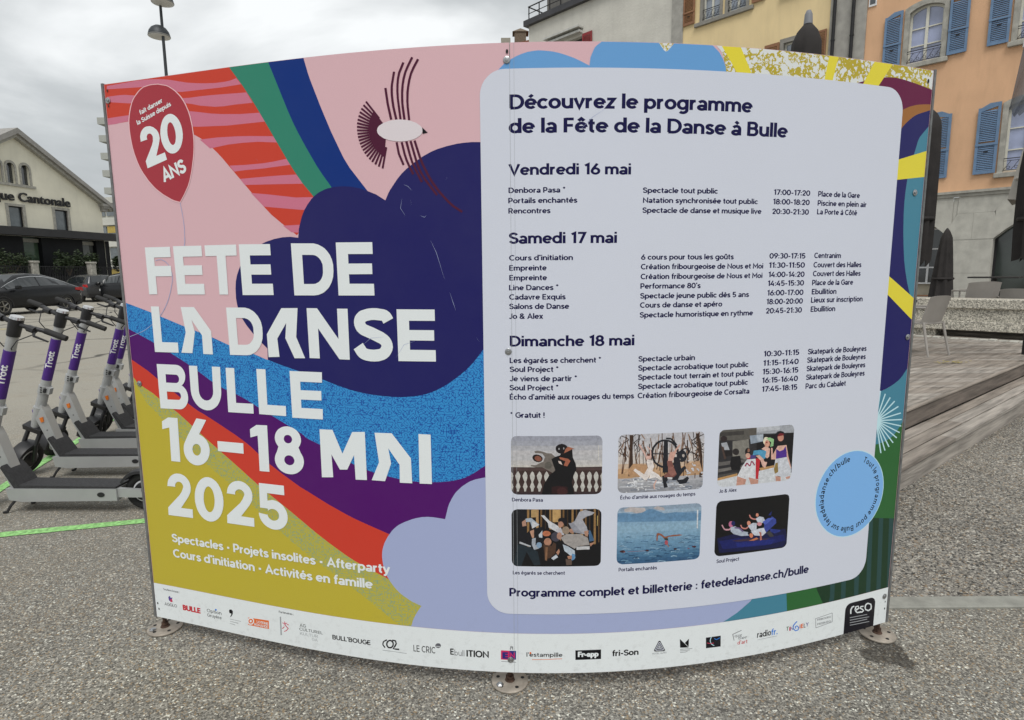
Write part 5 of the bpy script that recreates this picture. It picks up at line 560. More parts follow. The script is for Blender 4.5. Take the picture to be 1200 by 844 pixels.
def dup(root, loc, rotz, label):
    kids = {}
    for o in bpy.data.objects:
        if o.parent: kids.setdefault(o.parent, []).append(o)
    def rec(o, par):
        c = o.copy(); COL.objects.link(c)
        if par is not None: c.parent = par
        for ch in kids.get(o, []): rec(ch, c)
        return c
    r = rec(root, None); r.location = loc; r.rotation_euler = (0,0,rotz); r['label'] = label
    return r
def text_mesh(s, bold=0.0, extrude=0.0):
    c = bpy.data.curves.new('lettering', 'FONT'); c.body = s; c.offset = bold; c.extrude = extrude
    c.resolution_u = 3; c.fill_mode = 'FRONT' if not extrude else 'BOTH'
    o = bpy.data.objects.new('lettering', c); me = bpy.data.meshes.new_from_object(o)
    vs = [tuple(v.co) for v in me.vertices]; fs = [tuple(p.vertices) for p in me.polygons]
    bpy.data.objects.remove(o); bpy.data.curves.remove(c); bpy.data.meshes.remove(me)
    return vs, fs
CAP = 0.682
def bold_text(s, d):
    """heavier lettering: the outline laid down a few times, each copy nudged sideways"""
    vs, fs = text_mesh(s, min(d, 0.012)); V = []; Fc = []
    for dx, dy in ((0, 0), (d, 0), (-d, 0), (0, d*.6), (0, -d*.6), (d*.7, d*.5), (-d*.7, -d*.5), (d*.7, -d*.5), (-d*.7, d*.5)) if d > .015 else ((-d, 0), (d, 0)):
        k = len(V); V += [(v[0]+dx, v[1]+dy) for v in vs]; Fc += [tuple(i+k for i in f) for f in fs]
    return V, Fc, len(vs)
# ---------------------------------------------------------------- the curved board
CF = (-0.01405041, 0.01464252, 0.17838287, -0.0620156, 1.98026699)
_x = np.linspace(-1.8, 1.8, 3601); _y = np.polyval(CF, _x)
_s = np.concatenate([[0], np.cumsum(np.hypot(np.diff(_x), np.diff(_y)))]); _s -= np.interp(0, _x, _s)
BX, BY = 0.0, 1.98
KN = np.arange(-1700, 1701, 20.0)          # the sheet is modelled as 20 mm facets, every print lies on the same facets
_kx = np.interp(KN/1000, _s, _x); _ky = np.polyval(CF, _kx)
def on_board(u, v, off):
    """millimetres on the board -> board-local metres; off is towards the viewer"""
    i = int(min(max((u-KN[0])//20, 0), len(KN)-2)); f = (u-KN[i])/20
    x0, y0, x1, y1 = _kx[i], _ky[i], _kx[i+1], _ky[i+1]
    x = x0+(x1-x0)*f; y = y0+(y1-y0)*f; l = math.hypot(x1-x0, y1-y0)
    return (x+(y1-y0)/l*off-BX, y-(x1-x0)/l*off-BY, v/1000)
PK = 1.36
def ink(name, h, grain=0.05, second=None, kind=None, rough=0.38):
    key = 'print_'+name
    if key in MATS: return MATS[key]
    m, nt, b = new_mat(key)
    col = tuple(min(0.85, c*PK) for c in lin(h))
    uvn = nt.nodes.new('ShaderNodeUVMap')
    n = nt.nodes.new('ShaderNodeTexNoise'); n.inputs['Scale'].default_value = 420; n.inputs['Detail'].default_value = 3
    nt.links.new(uvn.outputs[0], n.inputs['Vector'])
    r = nt.nodes.new('ShaderNodeValToRGB'); r.color_ramp.elements[0].position = 0.3; r.color_ramp.elements[1].position = 0.7
    r.color_ramp.elements[0].color = tuple(c*(1-grain) for c in col)+(1,); r.color_ramp.elements[1].color = tuple(c*(1+grain) for c in col)+(1,)
    nt.links.new(n.outputs['Fac'], r.inputs['Fac'])
    src = r.outputs['Color']
    if kind:
        c2 = tuple(min(0.85, c*PK) for c in lin(second))
        n2 = nt.nodes.new('ShaderNodeTexNoise'); nt.links.new(uvn.outputs[0], n2.inputs['Vector'])
        mth = nt.nodes.new('ShaderNodeMath'); gt = nt.nodes.new('ShaderNodeMapRange'); gt.clamp = True
        if kind == 'worm':      # short wriggling strokes
            n2.inputs['Scale'].default_value = 92; n2.inputs['Detail'].default_value = 0.0
            mth.operation = 'SUBTRACT'; mth.inputs[1].default_value = 0.5
            ab = nt.nodes.new('ShaderNodeMath'); ab.operation = 'ABSOLUTE'
            nt.links.new(n2.outputs['Fac'], mth.inputs[0]); nt.links.new(mth.outputs[0], ab.inputs[0]); nt.links.new(ab.outputs[0], gt.inputs['Value'])
            gt.inputs['From Min'].default_value = 0.055; gt.inputs['From Max'].default_value = 0.04
        elif kind == 'camo':    # torn flakes of gold on white
            n2.inputs['Scale'].default_value = 26; n2.inputs['Detail'].default_value = 4; n2.inputs['Roughness'].default_value = 0.65
            n3 = nt.nodes.new('ShaderNodeTexNoise'); n3.inputs['Scale'].default_value = 7; nt.links.new(uvn.outputs[0], n3.inputs['Vector'])
            ab = nt.nodes.new('ShaderNodeMath'); ab.operation = 'ABSOLUTE'; mth.operation = 'SUBTRACT'; mth.inputs[1].default_value = 0.5
            nt.links.new(n2.outputs['Fac'], mth.inputs[0]); nt.links.new(mth.outputs[0], ab.inputs[0])
            a2 = nt.nodes.new('ShaderNodeMath'); a2.operation = 'MULTIPLY_ADD'; a2.inputs[1].default_value = -0.16
            nt.links.new(n3.outputs['Fac'], a2.inputs[0]); nt.links.new(ab.outputs[0], a2.inputs[2]); nt.links.new(a2.outputs[0], gt.inputs['Value'])
            gt.inputs['From Min'].default_value = -0.03; gt.inputs['From Max'].default_value = -0.037
        mix = nt.nodes.new('ShaderNodeMix'); mix.data_type = 'RGBA'
        nt.links.new(gt.outputs['Result'], mix.inputs[0]); nt.links.new(src, mix.inputs[6]); mix.inputs[7].default_value = c2+(1,)
        src = mix.outputs[2]
    # fine dust and faint scuffs on the laminate
    d = nt.nodes.new('ShaderNodeTexNoise'); d.inputs['Scale'].default_value = 2.2; d.inputs['Detail'].default_value = 8; d.inputs['Roughness'].default_value = 0.7
    nt.links.new(uvn.outputs[0], d.inputs['Vector'])
    dr = nt.nodes.new('ShaderNodeMapRange'); dr.inputs['From Min'].default_value = 0.35; dr.inputs['From Max'].default_value = 0.8
    dr.inputs['To Min'].default_value = 0.0; dr.inputs['To Max'].default_value = 0.03
    nt.links.new(d.outputs['Fac'], dr.inputs['Value'])
    dm = nt.nodes.new('ShaderNodeMix'); dm.data_type = 'RGBA'; dm.inputs[7].default_value = (0.33, 0.33, 0.31, 1)
    nt.links.new(dr.outputs['Result'], dm.inputs[0]); nt.links.new(src, dm.inputs[6]); src = dm.outputs[2]
    sx = nt.nodes.new('ShaderNodeSeparateXYZ'); nt.links.new(uvn.outputs[0], sx.inputs[0])
    hf = nt.nodes.new('ShaderNodeMapRange'); hf.inputs['From Min'].default_value = .32; hf.inputs['From Max'].default_value = .06; hf.inputs['To Max'].default_value = .22; nt.links.new(sx.outputs['Y'], hf.inputs['Value'])
    d2 = nt.nodes.new('ShaderNodeTexNoise'); d2.inputs['Scale'].default_value = 38; d2.inputs['Detail'].default_value = 7; d2.inputs['Roughness'].default_value = .7; nt.links.new(uvn.outputs[0], d2.inputs['Vector'])
    t2 = nt.nodes.new('ShaderNodeMath'); t2.operation = 'MULTIPLY'; p2 = nt.nodes.new('ShaderNodeMapRange'); p2.inputs['From Min'].default_value = .52; p2.inputs['From Max'].default_value = .72
    nt.links.new(d2.outputs['Fac'], p2.inputs['Value']); nt.links.new(p2.outputs['Result'], t2.inputs[0]); nt.links.new(hf.outputs['Result'], t2.inputs[1])
    m2 = nt.nodes.new('ShaderNodeMix'); m2.data_type = 'RGBA'; m2.inputs[7].default_value = (.12, .105, .085, 1); nt.links.new(t2.outputs[0], m2.inputs[0]); nt.links.new(src, m2.inputs[6]); nt.links.new(m2.outputs[2], b.inputs['Base Color'])
    b.inputs['Roughness'].default_value = rough; b.inputs['Specular IOR Level'].default_value = 0.16
    MATS[key] = m; return m
INK = dict(pink='c09ea4', red='b23a2a', pinkstripe='b4677c', green='2c7460', blue='0a2a6c', bluepat=('2f7db6', 'worm', '1b478c'), purple='47125b',
    orange='b4382a', gold='a89a34', golddots=('a39a3c', 'worm', '7d9070'), navy='1d1c54', lilac='9099b9', teal='3e7488', leafgreen='2b5a30', darkgreen='1c3423',
    darkteal='274241', camo=('c2c5c4', 'camo', 'a2922c'), maroon='5a1339', brown='8b5c2f', yellow='c9bc38', pale='a9c8e0', skyblue='5c8dbd', plum='44152d',
    palepink='c4bcc0', ink='0e0e12', droprim='d2a8ac', drop='93303a', card='b9bdc8', white='c9ced6', stickerblue='709fd0', badgeink='15141b', badgepurple='4a3c80',
    badgered='b03a52', redlogo='b03038', dotblue='2a6fc0', grey='8d9093', inkgrey='55565c', orangelogo='c8622c', badgered2='b22a58', badgenavy='28286a', textnavy='0b093a')
GRAIN = dict(maroon=.25, drop=.14, gold=.08)
def ink_of(k):
    d = INK[k]
    if isinstance(d, tuple): return ink(k, d[0], .04, d[2], d[1])
    return ink(k, d, GRAIN.get(k, .05))
def poly_curve(outlines):
    c = bpy.data.curves.new('print', 'CURVE'); c.dimensions = '2D'; c.fill_mode = 'FRONT'
    for q in outlines:
        s = c.splines.new('POLY'); s.points.add(len(q)-1); s.use_cyclic_u = True
        for i, (x, y) in enumerate(q): s.points[i].co = (x/100, y/100, 0, 1)
    o = bpy.data.objects.new('print', c); me = bpy.data.meshes.new_from_object(o)
    vs = [(v.co.x*100, v.co.y*100) for v in me.vertices]; fs = [tuple(p.vertices) for p in me.polygons]
    bpy.data.objects.remove(o); bpy.data.curves.remove(c); bpy.data.meshes.remove(me)
    return vs, fs
class Print:
    """flat pieces (mm on the board) gathered into one part, bent onto the board"""
    def __init__(s): s.v = []; s.f = []; s.m = []; s.mats = []; s.cols = []
    def add(s, vs, fs, off, m, col=None):
        if m not in s.mats: s.mats.append(m)
        k = len(s.v); s.v += [(x, y, off) for x, y in vs]; s.f += [tuple(i+k for i in f) for f in fs]
        s.m += [s.mats.index(m)]*len(fs); s.cols += [col]*len(fs)
    def build(s, name, parent):
        me = bpy.data.meshes.new(name); me.from_pydata([(x, y, o_*1e4) for x, y, o_ in s.v], [], s.f)
        for m in s.mats: me.materials.append(m)
        me.polygons.foreach_set('material_index', s.m)
        ca = None
        if s.cols and s.cols[0] is not None:
            ca = me.attributes.new('tint', 'FLOAT_COLOR', 'FACE')
            for i, c in enumerate(s.cols): ca.data[i].color = tuple(c)+(1,)
        bm = bmesh.new(); bm.from_mesh(me)
        us = [v.co.x for v in bm.verts]
        if us:
            lo, hi = min(us), max(us)
            for k in range(int(math.floor(lo/20))+1, int(math.ceil(hi/20))):
                bmesh.ops.bisect_plane(bm, geom=bm.verts[:]+bm.edges[:]+bm.faces[:], plane_co=(k*20, 0, 0), plane_no=(1, 0, 0), dist=0.01)
        uvl = bm.loops.layers.uv.new('UVMap')
        for f in bm.faces:
            for l in f.loops: l[uvl].uv = (l.vert.co.x/1000, l.vert.co.y/1000)
        for v in bm.verts: v.co = on_board(v.co.x, v.co.y, v.co.z/1e4)
        for f in bm.faces:
            if f.normal.y > 0: f.normal_flip()
        bm.to_mesh(me); bm.free()
        return link(name, me, parent)
board = thing('information_board', 'large curved outdoor programme board printed with pink, navy and gold dance festival artwork', 'billboard', (BX, BY, 0))
UL, UR, VB, VT = -1566, 1566, 71, 2209
def sheet(u0, u1, v0, v1, off, thick, m, name, parent, du=30):
    n = max(1, int((u1-u0)/du)); vs = []; fs = []
    for i in range(n+1):
        u = u0+(u1-u0)*i/n
        vs += [on_board(u, v0, off), on_board(u, v1, off), on_board(u, v1, off-thick), on_board(u, v0, off-thick)]
    for i in range(n):
        for j in range(4): fs.append((i*4+j, (i+1)*4+j, (i+1)*4+(j+1) % 4, i*4+(j+1) % 4))
    fs += [(0, 1, 2, 3), tuple(n*4+j for j in (3, 2, 1, 0))]
    mb = MB(); mb.add(vs, fs); o = mb.build(name, m, parent)
    uvl = o.data.uv_layers.new(name='UVMap')
    for l in o.data.loops:
        c = o.data.vertices[l.vertex_index].co
        uvl.data[l.index].uv = (float(np.interp(c.x, _x, _s)), c.z)
    return o
sheet(UL, -1.2, VB, VT, 0, 0.003, ink_of('pink'), 'board_panel', board)
sheet(1.2, UR, VB, VT, 0, 0.003, ink_of('pink'), 'board_panel', board)
steel = mat('weathered_steel', (0.17, 0.175, 0.175), 0.6, 0.3, 0.25, 30, 0.15, 90)
zinc = mat('zinc_bolt', (0.42, 0.43, 0.44), 0.32, 0.9, 0.2, 50)
rust = mat('rusty_steel', (0.085, 0.05, 0.035), 0.75, 0.3, 0.5, 60, 0.4, 120)
dark = mat('black_hole', (0.01, 0.01, 0.01), 0.8)
PART = {'m': 'printed_motif', 'card': 'programme_card', 'strip': 'sponsor_strip', 'sticker': 'round_sticker', 'headline': 'headline_letter', 'logo': 'sponsor_logo'}
layer = 0; nl = 0
for name, k, data in SHAPES:
    if name == '---': continue
    pr = Print()
    for g in data.split(';'):
        layer += 1
        q = []
        for o_ in g.split('|'):
            n = [int(t)/2 for t in o_.split()]; q.append(list(zip(n[::2], n[1::2])))
        if name == 'logo': nl += 1
        off = {'m': 0.0002+0.00001*layer, 'card': 0.0014, 'strip': 0.0014, 'sticker': 0.00142+0.00001*(1 if k == 'pale' else 2), 'headline': 0.0015, 'logo': 0.00142+0.000006*nl}[name]
        vs, fs = poly_curve(q)
        pr.add(vs, fs, off, ink_of(k))
    pr.build(PART[name], board)
WEIGHT = {'programme_text': 19.5, 'title_text': 19.5, 'slogan_text': 19, 'caption_text': 17}
for (s, x, y, w, cap, k, wt, grp, rot) in TEXTS:
    c_, s_ = math.cos(math.radians(rot)), math.sin(math.radians(rot)); pr = Print()
    if grp == 'logo' and not (s in ('BULLE', 'Fr-app') or (s == 'E' and k != 'ink')):
        pieces, _w = sans(s, max(7, 10+wt*170)); sy = cap; base = 0.0019; grp = 'sponsor_name'
    elif grp == 'logo':
        vs, fs, nper = bold_text(s, max(wt, .004)); nf = len(fs)*nper//len(vs)
        pieces = [(vs[j*nper:(j+1)*nper], [tuple(i-j*nper for i in f) for f in fs[j*nf:(j+1)*nf]]) for j in range(len(vs)//nper)]
        sy = cap/CAP; base = 0.0019; grp = 'sponsor_name'
    else:
        nat = sans(s)[1]; pieces, _w = sans(s, 22 if s == 'ANS' else WEIGHT[grp]*min(1.3, max(1.0, math.sqrt(cap*nat/w)))); sy = cap; base = 0.0015
    x0 = min(v[0] for p_ in pieces for v in p_[0]); x1 = max(v[0] for p_ in pieces for v in p_[0]); sx = w/(x1-x0)
    for j, (vs, fs) in enumerate(pieces):
        q = [((v[0]-x0)*sx, v[1]*sy) for v in vs]
        pr.add([(x+a_*c_-b_*s_, y+a_*s_+b_*c_) for a_, b_ in q], fs, base+(j % 40)*.000004, ink_of(k))
    pr.build(grp, board)
# text running round the sticker
cu, cv, cr = STICKER_C
chars = 'Tout le programme pour Bulle sur fetedeladanse.ch/bulle'
tot = sans(chars)[1]; p = Print(); pos = 0
for i, chx in enumerate(chars):
    pieces, adv = sans(chx, 15); mid = (pos+adv/2)/tot; pos += adv
    a = math.radians(68-332*mid); cx, cy = cu+cr*0.78*math.cos(a), cv+cr*0.78*math.sin(a)
    sc = 22.5; ta = a-math.pi/2; c_, s_ = math.cos(ta), math.sin(ta)
    for j, (vs, fs) in enumerate(pieces):
        q = [((v[0]-adv/2)*sc, v[1]*sc) for v in vs]
        p.add([(cx+u_*c_-w_*s_, cy+u_*s_+w_*c_) for u_, w_ in q], fs, 0.0015+((i*3+j) % 40)*.000004, ink_of('ink'))
p.build('sticker_text', board)
# the six printed pictures
pm, nt, b = new_mat('printed_picture')
at = nt.nodes.new('ShaderNodeAttribute'); at.attribute_name = 'tint'; uvn = nt.nodes.new('ShaderNodeUVMap')
n = nt.nodes.new('ShaderNodeTexNoise'); n.inputs['Scale'].default_value = 75; n.inputs['Detail'].default_value = 8; n.inputs['Roughness'].default_value = .75
nt.links.new(uvn.outputs[0], n.inputs['Vector'])
mr = nt.nodes.new('ShaderNodeMapRange'); mr.inputs['To Min'].default_value = 0.25; mr.inputs['To Max'].default_value = 1.75
nt.links.new(n.outputs['Fac'], mr.inputs['Value'])
vm = nt.nodes.new('ShaderNodeVectorMath'); vm.operation = 'SCALE'
nt.links.new(at.outputs['Color'], vm.inputs[0]); nt.links.new(mr.outputs['Result'], vm.inputs['Scale']); nt.links.new(vm.outputs[0], b.inputs['Base Color'])
b.inputs['Roughness'].default_value = 0.42
for (x0, y0, x1, y1), data in PHOTOS:
    p = Print()
    for i, it in enumerate(data.split(';')):
        t = it.split(); h = t[0]; nn = [int(v) for v in t[1:]]
        q = [(x0+a, y0+c) for a, c in zip(nn[::2], nn[1::2])]
        vs, fs = poly_curve([q])
        p.add(vs, fs, 0.00142+0.000004*i, pm, tuple(min(.8, c*PK*.82) for c in lin(h)))
    p.build('printed_picture', board)
# scratches on the laminate
sp = Print()
random.seed(3)
def scratch(pts, w=1.2):
    vs = []; fs = []
    for i, (x, y) in enumerate(pts):
        j = min(i+1, len(pts)-1); k = max(i-1, 0); dx, dy = pts[j][0]-pts[k][0], pts[j][1]-pts[k][1]; L_ = math.hypot(dx, dy) or 1
        ww = w*(0.15 if i in (0, len(pts)-1) else 1)/2; vs += [(x-dy/L_*ww, y+dx/L_*ww), (x+dy/L_*ww, y-dx/L_*ww)]
    for i in range(len(pts)-1): fs.append((2*i, 2*i+1, 2*i+3, 2*i+2))
    sp.add(vs, fs, 0.0018, ink_of('lilac'))
for pts in ([(-266,1608),(-248,1570),(-222,1482)], [(-206,1440),(-195,1405),(-186,1378)], [(-352,1790),(-338,1784),(-325,1770)], [(-360,1745),(-366,1715),(-350,1690)],
            [(-330,1740),(-329,1722)], [(-300,1690),(-285,1684),(-278,1690)], [(-520,1260),(-490,1283),(-440,1288)], [(-400,1218),(-370,1262),(-330,1275)], [(-120,1290),(-108,1274)],
            [(-900,1900),(-894,1893)], [(-1150,760),(-1143,752)], [(-1390,1400),(-1386,1380)], [(-210,1800),(-206,1808)], [(300,1185),(315,1240)], [(215,1940),(260,1985),(300,2010)]):
    scratch(pts)
sp.build('laminate_scratch', board)
# seam, edge profiles, back frame, bolts, feet
mb = MB(); mb.add([on_board(-.5, VB, .0018), on_board(-.5, VT, .0018), on_board(.5, VT, .0018), on_board(.5, VB, .0018)], [(0,1,2,3)])
mb.build('panel_seam', mat('seam_grey', lin('a2a7ab'), .6), board)  # thin flat grey strip marking the panel joint
mb = MB(); mb.add([on_board(13, VB, .0018), on_board(13, VT, .0018), on_board(13.7, VT, .0018), on_board(13.7, VB, .0018)], [(0,1,2,3)])
mb.build('panel_seam', MATS['seam_grey'], board)
for u in (UL-5, UR+5):
    mb = MB(); a = on_board(u, 0, 0); s_ = 1 if u > 0 else -1
    q = [on_board(u-5, 0, .004), on_board(u+5, 0, .004), on_board(u+5, 0, -.035), on_board(u-5, 0, -.035)]
    mb.prism([(c[0], c[1]) for c in q], .072, 2.212, 'z'); mb.build('edge_profile', steel, board)
for v in (100, 1150, 2180):
    mb = MB(); pts = [on_board(u, v, -.022) for u in range(-1560, 1561, 60)]; mb.tube(pts, .014, 8); mb.build('frame_rail', steel, board)
for u in (-1540, 0, 1540):
    mb = MB(); a = on_board(u, 0, -.05); mb.tube([(a[0], a[1], .05), (a[0], a[1], 2.2)], .016, 10); mb.build('frame_post', steel, board)
bolt = MB(); bolt.lathe([(.0, 0), (.0125, 0), (.0125, .0015), (.0115, .0022), (.0065, .0022), (.0062, .0055), (.0035, .006), (.003, .0045), (0, .0045)], 14)
bme = bolt.mesh('screw', 40); bme.materials.append(zinc)
def on_bolt(u, v, s=1.0):
    a, b_ = Vector(on_board(u, v, .0020)), Vector(on_board(u, v, .1))
    o = link('screw', bme, board, a); o.rotation_euler = (b_-a).to_track_quat('Z', 'Y').to_euler(); o.scale = (s, s, s)
for u, v in ((-9,2158),(-12,1242),(-13,122),(-1533,1077),(1520,1781),(1548,1248),(-1551,2150),(1545,190)): on_bolt(u, v, .9)
hole = MB()
for u, v, r in ((-8,2183,5),(-1550,2185,4),(1540,2170,6),(-1552,135,4),(1552,135,3.5),(1552,165,3),(-1548,110,4),(-1551,2130,3.5)):
    hole.add([on_board(u+r*math.cos(a/5*math.pi)*.8, v+r*1.3*math.sin(a/5*math.pi), .0022) for a in range(10)], [tuple(range(10))])
hole.build('screw_hole', dark, board)
plate_m = mat('foot_plate_steel', (0.36, 0.32, 0.27), 0.6, 0.35, 0.3, 22, 0.2, 80)
for i, (x, y) in enumerate(((-1.500, 2.385), (-.017, 2.025), (1.510, 2.300))):
    M = Matrix.Translation((x-BX, y-BY, 0.002))
    mb = MB(); mb.lathe([(0,0),(.066,0),(.068,.002),(.068,.006),(.065,.0085),(0,.0085)], 40, M); f = mb.build('foot_plate', plate_m, board, 40)
    mb = MB(); mb.lathe([(0,.008),(.019,.008),(.017,.013),(.008,.016),(.008,.11),(0,.11)], 12, M); mb.lathe([(0,.018),(.015,.018),(.015,.028),(0,.028)], 6, M)
    mb.build('threaded_rod', rust, f)
    mb = MB()
    for k in range(5):
        a = k*math.pi*.4+.5+i; mb.lathe([(0,.0084),(.007,.0084),(.007,.0090),(0,.0090)], 10, M @ Matrix.Translation((.048*math.cos(a), .048*math.sin(a), 0)))
    mb.build('bolt_hole', dark, f)
    if i != 2:
        mb = MB(); mb.lathe([(0,.009),(.014,.009),(.014,.013),(.007,.017),(0,.017)], 6, M @ Matrix.Translation((-.036, -.030, 0))); mb.build('anchor_bolt', zinc, f)
# ---------------------------------------------------------------- ground
def ground_mat(name, c_lo, c_hi, grain, light, darkc, gs=95.0, cracks=False, bump=0.5):
    m, nt, b = new_mat(name); L = nt.links.new
    tc = nt.nodes.new('ShaderNodeTexCoord')
    big = nt.nodes.new('ShaderNodeTexNoise'); big.inputs['Scale'].default_value = 0.45; big.inputs['Detail'].default_value = 8; big.inputs['Roughness'].default_value = 0.62
    L(tc.outputs['Object'], big.inputs['Vector'])
    r = nt.nodes.new('ShaderNodeValToRGB'); r.color_ramp.elements[0].position = .32; r.color_ramp.elements[1].position = .68
    r.color_ramp.elements[0].color = c_lo+(1,); r.color_ramp.elements[1].color = c_hi+(1,)
    L(big.outputs['Fac'], r.inputs['Fac'])
    v = nt.nodes.new('ShaderNodeTexVoronoi'); v.inputs['Scale'].default_value = gs; L(tc.outputs['Object'], v.inputs['Vector'])
    sp = nt.nodes.new('ShaderNodeSeparateColor'); L(v.outputs['Color'], sp.inputs[0])
    g = nt.nodes.new('ShaderNodeValToRGB'); g.color_ramp.interpolation = 'CONSTANT'
    cr = g.color_ramp; cr.elements[0].position = 0; cr.elements[0].color = darkc+(1,); cr.elements[1].position = .2; cr.elements[1].color = (.68*grain[0], .68*grain[1], .68*grain[2], 1)
    for ps, col in ((.46, grain), (.60, (grain[0]*1.15, grain[1]*.92, grain[2]*.68)), (.68, grain), (.76, tuple(x*1.3 for x in grain)), (.93, light), (.98, tuple(x*1.5 for x in light))):
        e = cr.elements.new(ps); e.color = tuple(min(.8, x) for x in col)+(1,)
    L(sp.outputs[0], g.inputs['Fac'])
    v2 = nt.nodes.new('ShaderNodeTexVoronoi'); v2.inputs['Scale'].default_value = gs*2.1; L(tc.outputs['Object'], v2.inputs['Vector'])
    sp2 = nt.nodes.new('ShaderNodeSeparateColor'); L(v2.outputs['Color'], sp2.inputs[0])
    mm = nt.nodes.new('ShaderNodeMapRange'); mm.inputs['To Min'].default_value = .74; mm.inputs['To Max'].default_value = 1.26; L(sp2.outputs[1], mm.inputs['Value'])
    vs = nt.nodes.new('ShaderNodeVectorMath'); vs.operation = 'SCALE'; L(g.outputs['Color'], vs.inputs[0]); L(mm.outputs['Result'], vs.inputs['Scale'])
    mx = nt.nodes.new('ShaderNodeMix'); mx.data_type = 'RGBA'; mx.blend_type = 'MULTIPLY'; mx.inputs[0].default_value = 1.0
    L(vs.outputs[0], mx.inputs[6]); L(r.outputs['Color'], mx.inputs[7])
    src = mx.outputs[2]
    if cracks:   # asphalt colour blends to one paler, more even tone with distance
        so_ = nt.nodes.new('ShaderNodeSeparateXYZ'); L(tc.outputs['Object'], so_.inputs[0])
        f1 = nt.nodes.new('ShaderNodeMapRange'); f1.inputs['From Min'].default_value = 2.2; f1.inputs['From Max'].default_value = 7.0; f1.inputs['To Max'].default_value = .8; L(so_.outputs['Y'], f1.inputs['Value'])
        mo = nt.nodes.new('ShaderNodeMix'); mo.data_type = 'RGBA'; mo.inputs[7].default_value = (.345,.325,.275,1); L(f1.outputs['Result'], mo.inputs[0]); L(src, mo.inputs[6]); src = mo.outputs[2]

        cv = nt.nodes.new('ShaderNodeTexVoronoi'); cv.feature = 'DISTANCE_TO_EDGE'; cv.inputs['Scale'].default_value = .28
        dn = nt.nodes.new('ShaderNodeTexNoise'); dn.inputs['Scale'].default_value = 1.3; dn.inputs['Detail'].default_value = 6
        ad = nt.nodes.new('ShaderNodeMix'); ad.data_type = 'VECTOR'; ad.inputs[0].default_value = .35
        L(tc.outputs['Object'], dn.inputs['Vector']); L(tc.outputs['Object'], ad.inputs[4]); L(dn.outputs['Color'], ad.inputs[5]); L(ad.outputs[1], cv.inputs['Vector'])
        sx = nt.nodes.new('ShaderNodeSeparateXYZ'); L(tc.outputs['Object'], sx.inputs[0])
        fy = nt.nodes.new('ShaderNodeMapRange'); fy.inputs['From Min'].default_value = 9; fy.inputs['From Max'].default_value = 12; L(sx.outputs['Y'], fy.inputs['Value'])
        th = nt.nodes.new('ShaderNodeMapRange'); th.inputs['From Min'].default_value = .012; th.inputs['From Max'].default_value = .004; L(cv.outputs['Distance'], th.inputs['Value'])
        ml = nt.nodes.new('ShaderNodeMath'); ml.operation = 'MULTIPLY'; L(fy.outputs['Result'], ml.inputs[0]); L(th.outputs['Result'], ml.inputs[1])
        m2 = nt.nodes.new('ShaderNodeMix'); m2.data_type = 'RGBA'; m2.inputs[7].default_value = (.03, .03, .028, 1); L(ml.outputs[0], m2.inputs[0]); L(src, m2.inputs[6]); src = m2.outputs[2]
        # wet stain beside the right foot plate of the board, darker tyre-worn patches
        gd = nt.nodes.new('ShaderNodeVectorMath'); gd.operation = 'DISTANCE'; gd.inputs[1].default_value = (1.47, 2.13, 0)
        mp = nt.nodes.new('ShaderNodeMix'); mp.data_type = 'VECTOR'; mp.inputs[0].default_value = .14
        d3 = nt.nodes.new('ShaderNodeTexNoise'); d3.inputs['Scale'].default_value = 9; d3.inputs['Detail'].default_value = 5
        sb = nt.nodes.new('ShaderNodeVectorMath'); sb.operation = 'MULTIPLY_ADD'; sb.inputs[1].default_value = (.28, .28, .28); 
        L(tc.outputs['Object'], d3.inputs['Vector']); L(d3.outputs['Color'], sb.inputs[0]); L(tc.outputs['Object'], sb.inputs[2]); L(sb.outputs[0], gd.inputs[0])
        gd.inputs[1].default_value = (1.455+.14, 2.19+.14, .14)
        st_ = nt.nodes.new('ShaderNodeMapRange'); st_.inputs['From Min'].default_value = .105; st_.inputs['From Max'].default_value = .08; st_.inputs['To Max'].default_value = .68; L(gd.outputs['Value'], st_.inputs['Value'])
        m3 = nt.nodes.new('ShaderNodeMix'); m3.data_type = 'RGBA'; m3.inputs[7].default_value = (.022, .019, .016, 1); L(st_.outputs['Result'], m3.inputs[0]); L(src, m3.inputs[6]); src = m3.outputs[2]
    wn = nt.nodes.new('ShaderNodeTexNoise'); wn.inputs['Scale'].default_value = 2.6; wn.inputs['Detail'].default_value = 7; L(tc.outputs['Object'], wn.inputs['Vector'])
    wr = nt.nodes.new('ShaderNodeMapRange'); wr.inputs['From Min'].default_value = .5; wr.inputs['From Max'].default_value = .7; wr.inputs['To Max'].default_value = .2; L(wn.outputs['Fac'], wr.inputs['Value'])
    wm = nt.nodes.new('ShaderNodeMix'); wm.data_type = 'RGBA'; wm.blend_type = 'MULTIPLY'; wm.inputs[7].default_value = (1,.88,.74,1); L(wr.outputs['Result'], wm.inputs[0]); L(src, wm.inputs[6]); src = wm.outputs[2]
    pn = nt.nodes.new('ShaderNodeTexNoise'); pn.inputs['Scale'].default_value = 1.7; pn.inputs['Detail'].default_value = 10; pn.inputs['Roughness'].default_value = .7; L(tc.outputs['Object'], pn.inputs['Vector'])
    pr_ = nt.nodes.new('ShaderNodeMapRange'); pr_.inputs['From Min'].default_value = .56; pr_.inputs['From Max'].default_value = .74; pr_.inputs['To Max'].default_value = .42; L(pn.outputs['Fac'], pr_.inputs['Value'])
    pm_ = nt.nodes.new('ShaderNodeMix'); pm_.data_type = 'RGBA'; pm_.inputs[7].default_value = (.075,.07,.062,1); L(pr_.outputs['Result'], pm_.inputs[0]); L(src, pm_.inputs[6]); src = pm_.outputs[2]
    L(src, b.inputs['Base Color']); b.inputs['Roughness'].default_value = .85; b.inputs['Specular IOR Level'].default_value = .3
